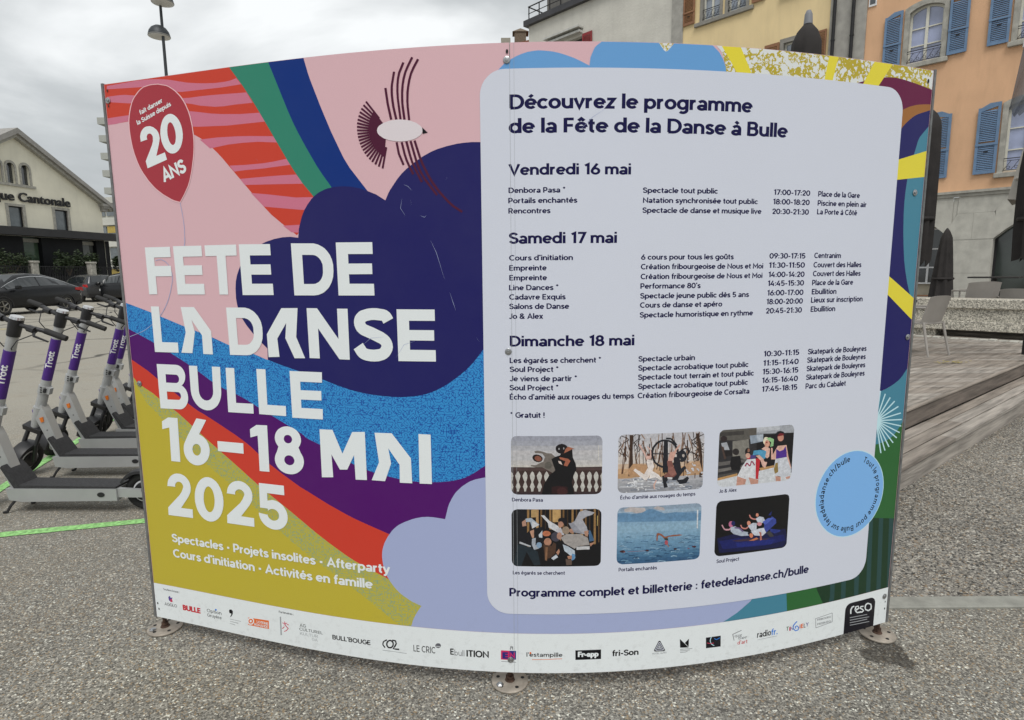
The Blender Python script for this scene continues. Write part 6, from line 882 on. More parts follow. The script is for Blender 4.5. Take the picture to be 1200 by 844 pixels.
    bp = nt.nodes.new('ShaderNodeBump'); bp.inputs['Strength'].default_value = bump; bp.inputs['Distance'].default_value = .004; bp.invert = True
    L(v.outputs['Distance'], bp.inputs['Height']); L(bp.outputs['Normal'], b.inputs['Normal'])
    return m
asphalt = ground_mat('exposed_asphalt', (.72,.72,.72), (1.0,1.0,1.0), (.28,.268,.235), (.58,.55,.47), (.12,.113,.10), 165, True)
gravel = ground_mat('compacted_gravel', (.62,.62,.62), (.98,.98,.98), (.29,.275,.245), (.60,.56,.48), (.07,.068,.062), 105, bump=1.0)
def plane(name, pts, zz, m):
    mb = MB(); mb.add([(x, y, zz) for x, y in pts], [tuple(range(len(pts)))]); return mb.build(name, m)
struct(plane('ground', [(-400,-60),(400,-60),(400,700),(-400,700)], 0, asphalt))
struct(plane('gravel_path', [(1.0,2.57),(60,2.56),(60,60),(-1,60),(-1,14),(1.0,5)], .004, gravel))
conc = mat('concrete', (.27,.27,.24), .85, 0, .18, 14, .3, 120)
for i in range(4):
    mb = MB(); x0 = .4+i*3.6; mb.bbox(x0+.004, x0+3.596, 2.485, 2.575, -.05, .012+.002*(i % 3), .006)
    if i == 0: strip = thing('kerb_strip', 'thin pale concrete kerb strip set flush along the gravel edge', 'kerb', (0,0,0))
    mb.build('kerb_stone', conc, strip)
strip['kind'] = 'structure'
green = mat('green_road_paint', (.27,.55,.19), .8, 0, .4, 45, .5, 100)
def gline(a, b_, w, name='painted_line', m=green, z=.004):
    a, b_ = Vector(a), Vector(b_); d = (b_-a).normalized(); n = Vector((-d.y, d.x))*w/2; N = 40; vs = []; fs = []
    rr_ = random.Random(5)
    for i in range(N+1):
        p = a.lerp(b_, i/N); k = 1+rr_.uniform(-.06, .06); vs += [(p+n*k).to_tuple()+(z,), (p-n*k).to_tuple()+(z,)]
    for i in range(N): fs.append((2*i, 2*i+1, 2*i+3, 2*i+2))
    mb = MB(); mb.add(vs, fs); return struct(mb.build(name, m))
gline((-5.2, 2.78), (-.8, 3.90), .075); gline((-3.42, 3.20), (-4.35, 6.6), .075, z=.006)
gline((-14.5, 17.6), (-19.5, 15.4), .14, 'painted_line', mat('yellow_road_paint', (.48,.38,.06), .7, 0, .3, 6))
gline((-30, 20.2), (-5, 22.6), .10, 'gutter_joint', mat('dark_joint', (.05,.05,.047), .9, 0, .3, 6))
# ---------------------------------------------------------------- e-scooters
alu = mat('silver_scooter_paint', (.42,.43,.43), .38, .3, .08, 5)
blk = mat('black_plastic', (.018,.018,.02), .42, 0, .25, 12)
rub = mat('black_rubber', (.022,.022,.022), .8, 0, .3, 30)
mattop = mat('grip_mat', (.03,.03,.032), .8, 0, .3, 60, .4, 200)
violet = mat('violet_sleeve', lin('48217c'), .45, 0, .06, 8)
orange_r = mat('amber_reflector', (.65,.17,.02), .25, 0, .1, 60)
whitep = mat('white_paint', (.72,.73,.74), .5, 0, .04, 10)
chrome = mat('bright_metal', (.6,.6,.6), .2, .9, .05, 20)
def cut_mesh(vs, fs, step=.12):
    """slice a flat mesh across y so that it can be wrapped round a tube"""
    bm = bmesh.new(); vv = [bm.verts.new(v) for v in vs]
    for f in fs:
        try: bm.faces.new([vv[i] for i in f])
        except ValueError: pass
    for k in range(-3, 9): bmesh.ops.bisect_plane(bm, geom=bm.verts[:]+bm.edges[:]+bm.faces[:], plane_co=(0, k*step, 0), plane_no=(0, 1, 0))
    bm.verts.index_update(); r = ([tuple(v.co) for v in bm.verts], [tuple(v.index for v in f.verts) for f in bm.faces]); bm.free(); return r
def make_scooter(label, group):
    t = thing('electric_scooter', label, 'scooter', (0,0,0), 0, group)
    # heading +X; local +Y is the side turned to the viewer once rotated
    mb = MB(); mb.prism([(-.47,.088),(.15,.078),(.235,.09),(.25,.165),(-.47,.165)], -.085, .085); d = mb.build('deck', alu, t)
    mb = MB(); mb.prism([(-.465,.166),(.20,.166),(.275,.30),(.262,.315),(.225,.27),(.17,.185),(-.465,.178)], -.078, .078); mb.build('grip_mat', mattop, d)
    vs, fs = text_mesh('Trott', .01); mb = MB(); mb.add([(-.02-v[0]*.045, .03-v[1]*.03, .1788) for v in vs], fs); mb.build('deck_lettering', alu, d)
    mb = MB(); mb.prism([(.15,.10),(.25,.10),(.262,.17),(.375,.44),(.385,.53),(.325,.545),(.305,.50),(.205,.175)], -.036, .036); n = mb.build('down_tube', alu, t)
    n.data.polygons.foreach_set('use_smooth', [False]*len(n.data.polygons))
    mb = MB(); mb.prism([(.315,.425),(.335,.420),(.343,.455),(.318,.462)], .0365, .044); mb.build('reflector', orange_r, n)
    mb = MB(); mb.lathe([(0,0),(.004,0),(.004,.003),(0,.003)], 8, Matrix.Translation((.30,.036,.36)) @ Matrix.Rotation(-math.pi/2, 4, 'X')); mb.build('screw', blk, n)
    # steering column: from the front wheel centre up to the handlebar
    A = Vector((.50,0,.125)); B = Vector((.105,0,1.255)); ax = (B-A).normalized()
    pt = lambda k: A.lerp(B, k)
    STE = math.radians(84)
    # rotate about the tilted axis; +X heading, viewer on +Y, so the wheel swings towards the viewer
    R = Matrix.Translation(A) @ Matrix.Rotation(STE, 4, ax) @ Matrix.Translation(-A)
    mb = MB(); mb.tube([pt(.34), pt(.60)], [.036,.032], 14); mb.tube([pt(.60), pt(.905)], .031, 14); s = mb.build('stem', alu, t, 40)
    mb = MB(); mb.tube([pt(.545), pt(.815)], .0335, 16, caps=True); sl_ = mb.build('sleeve', violet, s, 40)
    def wrap(vs, k0, dirn, size, r):
        """lettering wrapped on the tube, running up the tube, centred towards +Y"""
        u = ax; w_ = Vector((0,1,0)); w_ = (w_-u*w_.dot(u)).normalized(); q_ = u.cross(w_)
        out_ = []
        for v in vs:
            a = dirn-(v[1]-.33)*size/r; p0 = pt(k0)+u*(v[0]*size)
            out_.append(p0+(w_*math.cos(a)+q_*math.sin(a))*r)
        return out_
    vs, fs = cut_mesh(*text_mesh('Trott', .03)); mb = MB(); mb.add(wrap(vs, .625, math.radians(16), .060, .0342), fs); mb.build('lettering', whitep, sl_)
    mb = MB(); mb.tube([pt(.455), pt(.505)], .041, 14); mb.box(-.02,.02,-.004,.03,-.02,.03, Matrix.Translation(pt(.48)) @ Matrix.Rotation(-.34, 4, 'Y') @ Matrix.Translation((-.04,0,0))); c = mb.build('folding_collar', alu, s, 40)
    mb = MB()
    for k in range(3):
        a = pt(.468+.014*k); mb.box(-.012+.003*k,.0+.003*k,.036,.0425,-.005,.004, Matrix.Translation(a) @ Matrix.Rotation(-.34, 4, 'Y'))
    mb.box(-.035,-.02,.02,.043,-.012,.02, Matrix.Translation(pt(.48)) @ Matrix.Rotation(-.34, 4, 'Y')); mb.build('latch', blk, c)
    mb = MB(); mb.tube([pt(.20), pt(.36)], [.03,.044], 14); hd = mb.build('head_tube', alu, t, 40)
    mb = MB(); M = Matrix.Translation(pt(.34)+Vector((.036,.012,-.02))) @ Matrix.Rotation(math.radians(20), 4, 'Y') @ Matrix.Rotation(math.radians(-60), 4, 'Z')
    mb.torus(.024,.0035,18,6,M); mb.lathe([(0,-.001),(.022,-.001),(.022,.001),(0,.001)],16, M @ Matrix.Rotation(math.pi/2,4,'X')); mb.build('badge', violet, hd)
    # cockpit
    mb = MB(); mb.tube([pt(.895), pt(.99)], [.036,.040], 16, R); ck = mb.build('cockpit', blk, t, 40)
    mb = MB(); mb.tube([pt(.99), pt(1.003)], [.041,.036], 16, R); mb.build('display_ring', chrome, ck, 40)
    hb = MB(); c0 = pt(.965)
    hb.tube([c0+Vector((-.045,-.30,-.01)), c0+Vector((-.02,-.17,.004)), c0+Vector((.0,-.06,0)), c0+Vector((.0,.06,0)), c0+Vector((-.02,.17,.004)), c0+Vector((-.045,.30,-.01))], .0145, 10, R)
    bar = hb.build('handlebar', blk, t, 40)
    cb = MB()
    for s_ in (-1, 1): cb.tube([c0+Vector((.02,s_*.15,-.015)), c0+Vector((.09,s_*.10,-.05)), c0+Vector((.075,s_*.03,-.14)), c0+Vector((.035,0,-.22))], .0035, 5, R)
    cb.build('brake_cable', blk, bar)
    for s_ in (-1, 1):
        g_ = MB(); g_.tube([c0+Vector((-.028,s_*.185,.002)), c0+Vector((-.047,s_*.315,-.012))], [.0195,.0185], 10, R); g_.build('grip', rub, bar, 40)
        g_ = MB(); g_.tube([c0+Vector((-.0,s_*.13,-.01)), c0+Vector((.03,s_*.16,-.02)), c0+Vector((.02,s_*.25,-.03))], [.010,.008,.006], 6, R); g_.build('brake_lever', blk, bar)
        g_ = MB(); g_.tube([c0+Vector((-.0,s_*.09,.0)), c0+Vector((.0,s_*.14,.0))], .022, 8, R); g_.build('clamp', blk, bar)
    # front fork, wheel, fender
    def wheel(cx, M, nm):
        w = MB(); M2 = M @ Matrix.Translation((cx,0,.125)); w.torus(.098,.027,28,8,M2, flat=.85); wo = w.build(nm, rub, t, 50)
        w = MB(); w.torus(.066,.009,24,6,M2, flat=1.6); w.build('rim_ring', whitep, wo, 50)
        w = MB(); w.lathe([(0,-.024),(.058,-.022),(.063,0),(.058,.022),(0,.024)],20, M2 @ Matrix.Rotation(math.pi/2,4,'X')); w.build('hub', blk, wo, 40)
    wheel(.50, R, 'front_wheel'); wheel(-.60, Matrix(), 'rear_wheel')
    mb = MB()
    for s_ in (-1, 1):
        off_ = Vector((0, s_*.048, 0)); mb.tube([A+off_+Vector((0,0,.0)), pt(.12)+off_+Vector((.02,0,0)), pt(.215)+off_], [.014,.016,.015], 8, R)
    mb.box(-.03,.035,-.075,.075,-.018,.022, R @ Matrix.Translation(pt(.215))); mb.tube([pt(.2), pt(.26)], .024, 10, R)
    mb.build('front_fork', blk, t)
    def fender(M, a0, a1, cx):
        f = MB(); n_ = 12; vs = []; fs = []
        for i in range(n_+1):
            a = math.radians(a0+(a1-a0)*i/n_)
            for (y_, r_) in ((-.05,.128),(-.047,.146),(0,.152),(.047,.146),(.05,.128),(.044,.138),(0,.145),(-.044,.138)):
                vs.append(M @ Vector((cx+r_*math.cos(a), y_, .125+r_*math.sin(a))))
        for i in range(n_):
            for j in range(8): fs.append((i*8+j, i*8+(j+1)%8, (i+1)*8+(j+1)%8, (i+1)*8+j))
        fs += [tuple(range(8)), tuple(n_*8+j for j in range(8))[::-1]]
        f.add(vs, fs); return f.build('fender', blk, t, 50)
    fender(R, 10, 118, .50); fender(Matrix(), 28, 185, -.60)
    mb = MB(); mb.prism([(-.46,.105),(-.46,.165),(-.62,.155),(-.63,.105)], .045, .07); mb.prism([(-.46,.105),(-.46,.165),(-.62,.155),(-.63,.105)], -.07, -.045); mb.build('rear_fork', alu, t)
    mb = MB(); mb.lathe([(0,0),(.016,0),(.016,.003),(0,.003)], 14, Matrix.Translation((-.37,.0855,.128)) @ Matrix.Rotation(-math.pi/2,4,'X') @ Matrix.Scale(1.5,4,(1,0,0))); mb.build('side_port', blk, d)
    mb = MB()
    for s_ in (-1, 1): mb.tube([(.20,s_*.03,.10),(.215,s_*.05,.085),(.22+.02*s_,s_*.075,.045),(.235+.02*s_,s_*.085,.012),(.26+.02*s_,s_*.085,.006)], .0085, 6)
    mb.build('kickstand', blk, t)
    return t
SG = 'parked rental scooters in a row'
labels = ['silver and violet electric scooter nearest the viewer, its deck and rear wheel in full view', 'second electric scooter from the front, its front wheel turned and facing the viewer',
 'third electric scooter from the front, between two others, violet sleeve fully visible', 'fourth electric scooter in the row, its handlebar just left of the board edge',
 'fifth electric scooter in the row, half hidden by the board, close behind the fourth', 'rearmost electric scooter, only its lower stem showing at the board edge']
sc0 = make_scooter(labels[0], SG); sc0.location = (-2.985, 3.74, 0); sc0.rotation_euler = (0,0,math.pi-.03)
for i, (x, y, a) in enumerate(((-3.20,4.42,.0), (-3.36,4.92,.03), (-3.25,5.22,-.02), (-3.42,5.60,.03), (-3.50,6.05,.02))):
    dup(sc0, (x, y, 0), math.pi+a, labels[i+1])
# ---------------------------------------------------------------- facade tools (front faces local -Y, x to the right)
def wall(mb, x0, x1, z0, z1, holes, y=0.0, depth=.22):
    xs = sorted({x0, x1}|{h[0] for h in holes}|{h[1] for h in holes}); zs = sorted({z0, z1}|{h[2] for h in holes}|{h[3] for h in holes})
    xs = [v for v in xs if x0 <= v <= x1]; zs = [v for v in zs if z0 <= v <= z1]
    for i in range(len(xs)-1):
        for j in range(len(zs)-1):
            cx, cz = (xs[i]+xs[i+1])/2, (zs[j]+zs[j+1])/2
            if any(h[0] < cx < h[1] and h[2] < cz < h[3] for h in holes): continue
            mb.add([(xs[i],y,zs[j]),(xs[i+1],y,zs[j]),(xs[i+1],y,zs[j+1]),(xs[i],y,zs[j+1])], [(0,1,2,3)])
    for a, b_, c, d in holes:
        mb.add([(a,y,c),(b_,y,c),(b_,y,d),(a,y,d),(a,y+depth,c),(b_,y+depth,c),(b_,y+depth,d),(a,y+depth,d)], [(0,1,5,4),(1,2,6,5),(2,3,7,6),(3,0,4,7)])
def arch_outline(x0, x1, z0, z1, rise, n=8):
    """closed outline of an opening with a segmental top: bottom-left, bottom-right, arc right to left"""
    pts = [(x0, z0), (x1, z0)]
    if rise <= 0: return pts+[(x1, z1), (x0, z1)]
    w = (x1-x0)/2; r = (w*w+rise*rise)/(2*rise); cz = z1-r; a = math.asin(min(1, w/r))
    for k in range(n+1):
        t = a-2*a*k/n; pts.append(((x0+x1)/2+r*math.sin(t), cz+r*math.cos(t)))
    return pts
glass_sky = None
def glass(name, col, rough=.06, spec=.9):
    if name in MATS: return MATS[name]
    m, nt, b = new_mat(name); tc = nt.nodes.new('ShaderNodeTexCoord'); n = nt.nodes.new('ShaderNodeTexNoise'); n.inputs['Scale'].default_value = 2.3; n.inputs['Detail'].default_value = 3
    nt.links.new(tc.outputs['Object'], n.inputs['Vector']); r = nt.nodes.new('ShaderNodeValToRGB')
    r.color_ramp.elements[0].position = .35; r.color_ramp.elements[1].position = .65
    r.color_ramp.elements[0].color = tuple(c*.8 for c in col)+(1,); r.color_ramp.elements[1].color = tuple(c*1.2 for c in col)+(1,)
    nt.links.new(n.outputs['Fac'], r.inputs['Fac']); nt.links.new(r.outputs['Color'], b.inputs['Base Color'])
    b.inputs['Roughness'].default_value = rough; b.inputs['Specular IOR Level'].default_value = spec; b.inputs['Coat Weight'].default_value = .4; b.inputs['Coat Roughness'].default_value = .03
    MATS[name] = m; return m
pane_blue = glass('curtained_glass', (.30,.34,.50)); pane_dark = glass('dark_glass', (.03,.035,.04)); pane_grey = glass('grey_glass', (.10,.12,.13))
stone = mat('grey_stone', (.36,.35,.31), .85, 0, .22, 7, .3, 90); stone_light = mat('ashlar_stone', (.47,.46,.41), .85, 0, .14, 4, .5, 60, streak=.3)
cream_frame = mat('cream_window_paint', (.66,.65,.57), .5, 0, .06, 10)
blue_sh = mat('blue_shutter_paint', (.135,.225,.36), .5, 0, .12, 6); brown_sh = mat('brown_shutter_paint', (.26,.125,.06), .55, 0, .15, 6); red_sh = mat('red_shutter_paint', lin('8c2b2e'), .55, 0, .15, 6)
iron = mat('wrought_iron', (.02,.02,.022), .6, .3, .2, 10)
def shutter(par, x0, x1, z0, z1, m, rise_l=0, rise_r=0, y=-.03, th=.035, mid=None, tilt=0):
    """louvred shutter: frame stiles and rails, louvres as one joined piece"""
    w = x1-x0; b_ = w*.13; mid = mid if mid is not None else z0+(z1-z0)*.42
    tl, tr = z1-rise_l, z1-rise_r
    M = Matrix.Translation((x0 if tilt >= 0 else x1, y, 0)) @ Matrix.Rotation(tilt, 4, 'Z') @ Matrix.Translation((-(x0 if tilt >= 0 else x1), 0, 0))
    f = MB()
    f.prism([(x0,z0),(x0+b_,z0),(x0+b_,tl),(x0,tl)], -th, 0, 'y', M); f.prism([(x1-b_,z0),(x1,z0),(x1,tr),(x1-b_,tr)], -th, 0, 'y', M)
    f.prism([(x0+b_,z0),(x1-b_,z0),(x1-b_,z0+b_*1.3),(x0+b_,z0+b_*1.3)], -th+.002, -.002, 'y', M)
    f.prism([(x0+b_,tl-b_*1.6),(x1-b_,tr-b_*1.6),(x1-b_,tr),((x0+x1)/2,max(tl,tr)-.0),(x0+b_,tl)], -th+.002, -.002, 'y', M)
    f.prism([(x0-.004,mid-b_*.5),(x1+.004,mid-b_*.5),(x1+.004,mid+b_*.5),(x0-.004,mid+b_*.5)], -th-.012, -.004, 'y', M)
    fo = f.build('shutter', m, par)
    lv = MB(); z_ = z0+b_*1.4; zt = min(tl, tr)-b_*1.6
    while z_ < zt:
        if abs(z_-mid) > b_*.6:
            lv.add([M @ Vector(p) for p in ((x0+b_,-th+.004,z_),(x1-b_,-th+.004,z_),(x1-b_,-.006,z_+.032),(x0+b_,-.006,z_+.032),(x0+b_,-th+.004,z_+.008),(x1-b_,-th+.004,z_+.008),(x1-b_,-.006,z_+.040),(x0+b_,-.006,z_+.040))],
                   [(0,1,2,3),(4,7,6,5),(0,4,5,1),(1,5,6,2),(2,6,7,3),(3,7,4,0)])
        z_ += .043
    stuff(lv.build('louvres', m, fo))
    k = MB(); k.box(x0+w*.4, x0+w*.6, -th-.014, -th, mid-.22*(z1-z0)*.5, mid-.22*(z1-z0)*.5+.018, M); k.build('latch', iron, fo)
    return fo
def window(par, x0, x1, z0, z1, rise, frame_m, glass_m, surround_m, sill=True, rows=3, cols=2, sw=.11, proud=.03, rail=True, y=.12, lintel=None):
    fr = MB(); n = 10
    so_, si_ = arch_outline(x0-sw, x1+sw, z0-.02, z1+sw*1.15, rise*1.05 if rise else 0, n), arch_outline(x0, x1, z0-.02, z1, rise, n)
    s_ = MB(); s_.ringprism(so_, si_, -proud, .20); wn = s_.build('window_surround', surround_m, par)
    t = .045; a, b_ = arch_outline(x0+.0, x1-.0, z0, z1, rise, n), arch_outline(x0+t, x1-t, z0+t, z1-t, max(0, rise-.004), n)
    fr.ringprism(a, b_, y-.03, y+.03); cx = (x0+x1)/2
    top = lambda x: (z1-rise*((x-cx)/((x1-x0)/2))**2)
    for c in range(1, cols):
        x = x0+(x1-x0)*c/cols; fr.box(x-.032, x+.032, y-.036, y+.02, z0+t, top(x)-t*.6)
    zr = z0+t
    H_ = (z1-rise)-z0
    for r in range(1, rows):
        zz = z0+H_*r/rows+(.02 if rise else 0); fr.box(x0+t, x1-t, y-.024, y+.022, zz-.014, zz+.014)
    f = fr.build('window_frame', frame_m, wn)
    for c in range(cols):
        for r in range(rows):
            xa, xb = x0+(x1-x0)*c/cols, x0+(x1-x0)*(c+1)/cols; za = z0+H_*r/rows; zb = z0+H_*(r+1)/rows
            p = MB()
            if r < rows-1: p.add([(xa,y+.008,za),(xb,y+.008,za),(xb,y+.008,zb),(xa,y+.008,zb)], [(0,1,2,3)])
            else:
                ta = [(xa+(xb-xa)*k/4, top(xa+(xb-xa)*k/4)) for k in range(5)]
                p.add([(xa,y+.008,za),(xb,y+.008,za)]+[(q[0],y+.008,q[1]) for q in ta[::-1]], [tuple(range(7))])
            p.build('pane', glass_m, wn)
    if sill:
        q = MB(); q.bbox(x0-sw-.05, x1+sw+.05, -proud-.07, .1, z0-.13, z0-.018, .012); q.build('window_sill', surround_m, wn)
    if rail:
        q = MB(); zt = z0+.30
        q.box(x0-.02, x1+.02, -.02, -.005, zt, zt+.018); q.box(x0-.02, x1+.02, -.02, -.005, z0+.03, z0+.045); q.box(x0-.02, x1+.02, -.018, -.007, zt-.05, zt-.04)
        for k in range(5):
            xa = x0+(x1-x0)*(k+.5)/5; w_ = (x1-x0)/5
            pts = [(xa-w_*.45,-.012,z0+.05),(xa-w_*.1,-.012,z0+.12),(xa+w_*.1,-.012,z0+.17),(xa+w_*.45,-.012,zt-.05)]
            q.tube(pts, .006, 5); q.torus(w_*.2, .005, 10, 4, Matrix.Translation((xa+w_*.15,-.012,z0+.10)))
        q.build('window_railing', iron, wn)
    return wn
HA = math.atan2(-.73, .68)
HX = lambda s: -s   # distance along the row of houses measured leftwards -> local x
# --- apricot house with blue shutters and stone arcade
apricot = mat('apricot_render', (.70,.43,.255), .85, 0, .07, 1.2, .3, 40, streak=.28)
hs = thing('apricot_house', 'apricot rendered house with blue louvred shutters above a grey stone arcade', 'house', (12,15,0), HA)
XL, XR = -3.33, 9.5
wins_up = [(-2.30, -1.55)]+[(-.05+k*2.25, .70+k*2.25) for k in range(4)]
holes = []
for a, b_ in wins_up: holes += [(a-.02, b_+.02, 6.84, 8.25)]
wins_lo = [(-2.36, -1.75)]+[(-.06+k*2.25, .70+k*2.25) for k in range(4)]
for a, b_ in wins_lo: holes += [(a-.02, b_+.02, 3.84, 5.52)]
for a, b_ in wins_up: holes += [(a-.02, b_+.02, 9.9, 11.2)]
mb = MB(); wall(mb, XL, XR, 3.46, 12.4, holes); mb.build('wall', apricot, hs)
for a, b_ in wins_up:
    w = window(hs, a, b_, 6.84, 8.22, .12, cream_frame, pane_blue, stone)
    shutter(hs, a-.56, a-.15, 6.84, 8.22, blue_sh, .09, .0); shutter(hs, b_+.13, b_+.54, 6.84, 8.22, blue_sh, .0, .09)
    window(hs, a, b_, 9.9, 11.18, .12, cream_frame, pane_blue, stone)
for i, (a, b_) in enumerate(wins_lo):
    window(hs, a, b_, 3.84, 5.46, .12, cream_frame, pane_blue, stone)
    shutter(hs, a-.58, a-.14, 3.84, 5.50, blue_sh, .09, .0)
    shutter(hs, b_+.13, b_+.57, 3.84, 5.50, blue_sh, .0, .09, tilt=-.16 if i == 0 else 0)
mb = MB(); mb.box(-3.30,-3.11,-.03,.0,8.55,8.80); v = mb.build('vent_grille', whitep, hs)
mb = MB(); mb.box(-3.27,-3.14,-.034,-.03,8.60,8.76); mb.build('vent_opening', pane_dark, v)
# cornice
mb = MB(); mb.box(XL, XR, -.10, .02, 3.41, 3.47); mb.box(XL, XR, -.06, .018, 3.33, 3.41); mb.build('cornice', stone, hs)
# arcade: piers and arches of ashlar blocks
def arcade_wall():
    spans = [(-3.33, -.98), (-.10, 2.60), (3.5, 6.2), (7.1, 9.5)]
    m = MB(); z1 = 3.327; N = 14
    def archz(a, b_, x):   # flat basket arch
        t = (x-(a+b_)/2)/((b_-a)/2); return 2.26+.62*(1-abs(t)**2.4)
    xs = [XL]
    edges = []
    for a, b_ in spans:
        for k in range(N):
            xa, xb = a+(b_-a)*k/N, a+(b_-a)*(k+1)/N; za, zb = archz(a,b_,xa), archz(a,b_,xb)
            m.add([(xa,-.02,za),(xb,-.02,zb),(xb,-.02,z1),(xa,-.02,z1),(xa,.5,za),(xb,.5,zb)], [(0,1,2,3),(0,4,5,1)])
    return m, spans
m_, spans = arcade_wall(); m_.build('arcade_wall', stone_light, hs)
for (a, b_) in ((-.98,-.10), (2.60,3.5), (6.2,7.1)):
    for (z0, z1) in ((0,.84),(.843,1.41),(1.413,2.257)):
        mb = MB(); ins = .0 if z0 else -.05; mb.bbox(a+ins, b_-ins, -.02+ins, .5, z0, z1, .004); mb.build('pier_stone', stone_light, hs)
    mb = MB(); mb.prism([(a,2.26),(a+.44,2.26),(a+.44,2.91),(a+.11,2.91),(a-.12,2.42)], -.026, .0); mb.build('pier_stone', stone_light, hs)
    mb = MB(); mb.prism([(a+.443,2.26),(b_,2.26),(b_+.12,2.42),(b_-.03,2.91),(a+.443,2.91)], -.026, .0); mb.build('pier_stone', stone_light, hs)
    mb = MB(); mb.prism([(a+.10,2.913),(b_-.02,2.913),(b_+.2,3.327),(a+.113,3.327)], -.024, -.001); mb.build('pier_stone', stone_light, hs)
    mb = MB(); mb.box(a,b_,-.0,.5,2.25,3.32); mb.build('pier_core', stone_light, hs)
# behind the arches: plastered wall, glazing and plinth
beige = mat('beige_plaster', (.5,.45,.35), .9, 0, .12, 3, .2, 50); plinth = mat('pale_plinth', (.55,.55,.53), .8, 0, .1, 5)
mb = MB(); mb.box(-3.33,-.9,.9,1.1,0,3.3); mb.build('back_wall', beige, hs)
wd = MB(); wd.box(-2.05,-1.15,.82,.9,1.15,2.6); wf = wd.build('shop_window', pane_dark, hs)
wd = MB()
for x in (-2.07,-1.62,-1.17): wd.box(x,x+.05,.79,.83,1.12,2.62)
for zz in (1.12,1.55,2.05,2.58): wd.box(-2.07,-1.12,.785,.825,zz,zz+.04)
wd.build('window_bars', whitep, wf)
refl = glass('shop_glass', (.035,.045,.04), .12)
for a, b_ in spans[1:]:
    mb = MB(); mb.add([(a,.3,.83),(b_,.3,.83),(b_,.3,2.95),(a,.3,2.95)], [(0,1,2,3)]); g_ = mb.build('shop_glazing', refl, hs)
    mb = MB(); mb.box(a,a+.05,.26,.34,.83,2.9); mb.box((a+b_)/2-.03,(a+b_)/2+.03,.26,.34,.83,2.9); mb.box(a,b_,.255,.345,.80,.85); mb.build('glazing_frame', iron, g_)
mb = MB(); mb.box(-3.33,9.5,.2,.45,.2,.80); mb.build('plinth', plinth, hs)
mb = MB(); mb.box(-3.33,9.5,.15,.2,.80,.835); mb.build('timber_sill', mat('brown_timber', (.20,.10,.05), .6, 0, .3, 20), hs)
mb = MB(); mb.add([(XL,.0,12.4),(XR,.0,12.4),(XR,5,15.4),(XL,5,15.4),(XL,-.5,12.2),(XR,-.5,12.2)], [(4,5,2,3)]); mb.box(XR,XR+.05,0,9,0,12.4); mb.build('roof', mat('clay_tiles', (.22,.09,.05), .85, 0, .3, 12), hs)
# --- stone party wall with two drain pipes
pw = thing('stone_party_wall', 'grey rendered wall strip with two dark drainpipes between the apricot and yellow houses', 'wall', (12,15,0), HA)
mb = MB(); mb.box(-4.27,-3.335,-.05,.6,0,12.8); mb.build('wall', mat('rough_grey_render', (.36,.35,.32), .9, 0, .16, 5, .5, 40), pw)
for x in (-4.14,-3.65):
    mb = MB(); mb.tube([(x,-.11,0),(x,-.11,12.6)], .045, 10); p = mb.build('drainpipe', iron, pw, 40)
    mb = MB()
    for zz in (2.5,5.2,7.9,10.4): mb.tube([(x,-.11,zz),(x,-.11,zz+.04)], .056, 10)
    mb.build('pipe_bracket', iron, p)
# --- yellow house
yellow_r = mat('yellow_render', (.78,.62,.35), .88, 0, .06, 1.2, .3, 40, streak=.22)
yh = thing('yellow_house', 'pale yellow rendered house with brown louvred shutters and grey stone window surrounds', 'house', (12,15,0), HA)
yw = [(-8.30,-7.66),(-7.42,-6.78)]
holes = [(a,b_,9.64,11.0) for a, b_ in yw]+[(-5.58,-4.72,6.9,8.28),(-8.3,-7.5,6.9,8.28),(-5.58,-4.72,9.64,11.0)]
mb = MB(); wall(mb, -9.0, -4.28, 0, 12.8, holes); mb.build('wall', yellow_r, yh)
stone2 = mat('dark_window_stone', (.25,.24,.215), .85, 0, .15, 9, .3, 90)
pane_w = glass('pale_glass', (.26,.30,.36))
for a, b_ in yw: window(yh, a+.02, b_-.02, 9.66, 10.98, 0, cream_frame, pane_w, stone2, sill=False, rows=2, sw=.10)
mb = MB(); mb.bbox(-8.55,-6.55,-.09,.05,9.50,9.62,.012); mb.build('window_sill', stone2, yh)
shutter(yh, -8.98,-8.56, 9.66,10.98, brown_sh, mid=10.05); shutter(yh, -6.6,-6.18, 9.66,10.98, brown_sh, mid=10.05)
window(yh, -5.56,-4.74, 6.92,8.24, 0, cream_frame, pane_w, stone2); shutter(yh, -6.12,-5.68, 6.92,8.30, brown_sh); shutter(yh, -4.62,-4.34, 6.92,8.30, brown_sh)
window(yh, -8.28,-7.52, 6.92,8.24, 0, cream_frame, pane_w, stone2); window(yh, -5.56,-4.74, 9.66,10.98, 0, cream_frame, pane_w, stone2)
mb = MB(); mb.box(-9.0,-4.28,-.5,.5,12.8,12.95); mb.add([(-9,-.5,12.95),(-4.28,-.5,12.95),(-4.28,5,16),(-9,5,16)], [(0,1,2,3)]); mb.build('roof', mat('clay_tiles', (.2,.1,.06)), yh)
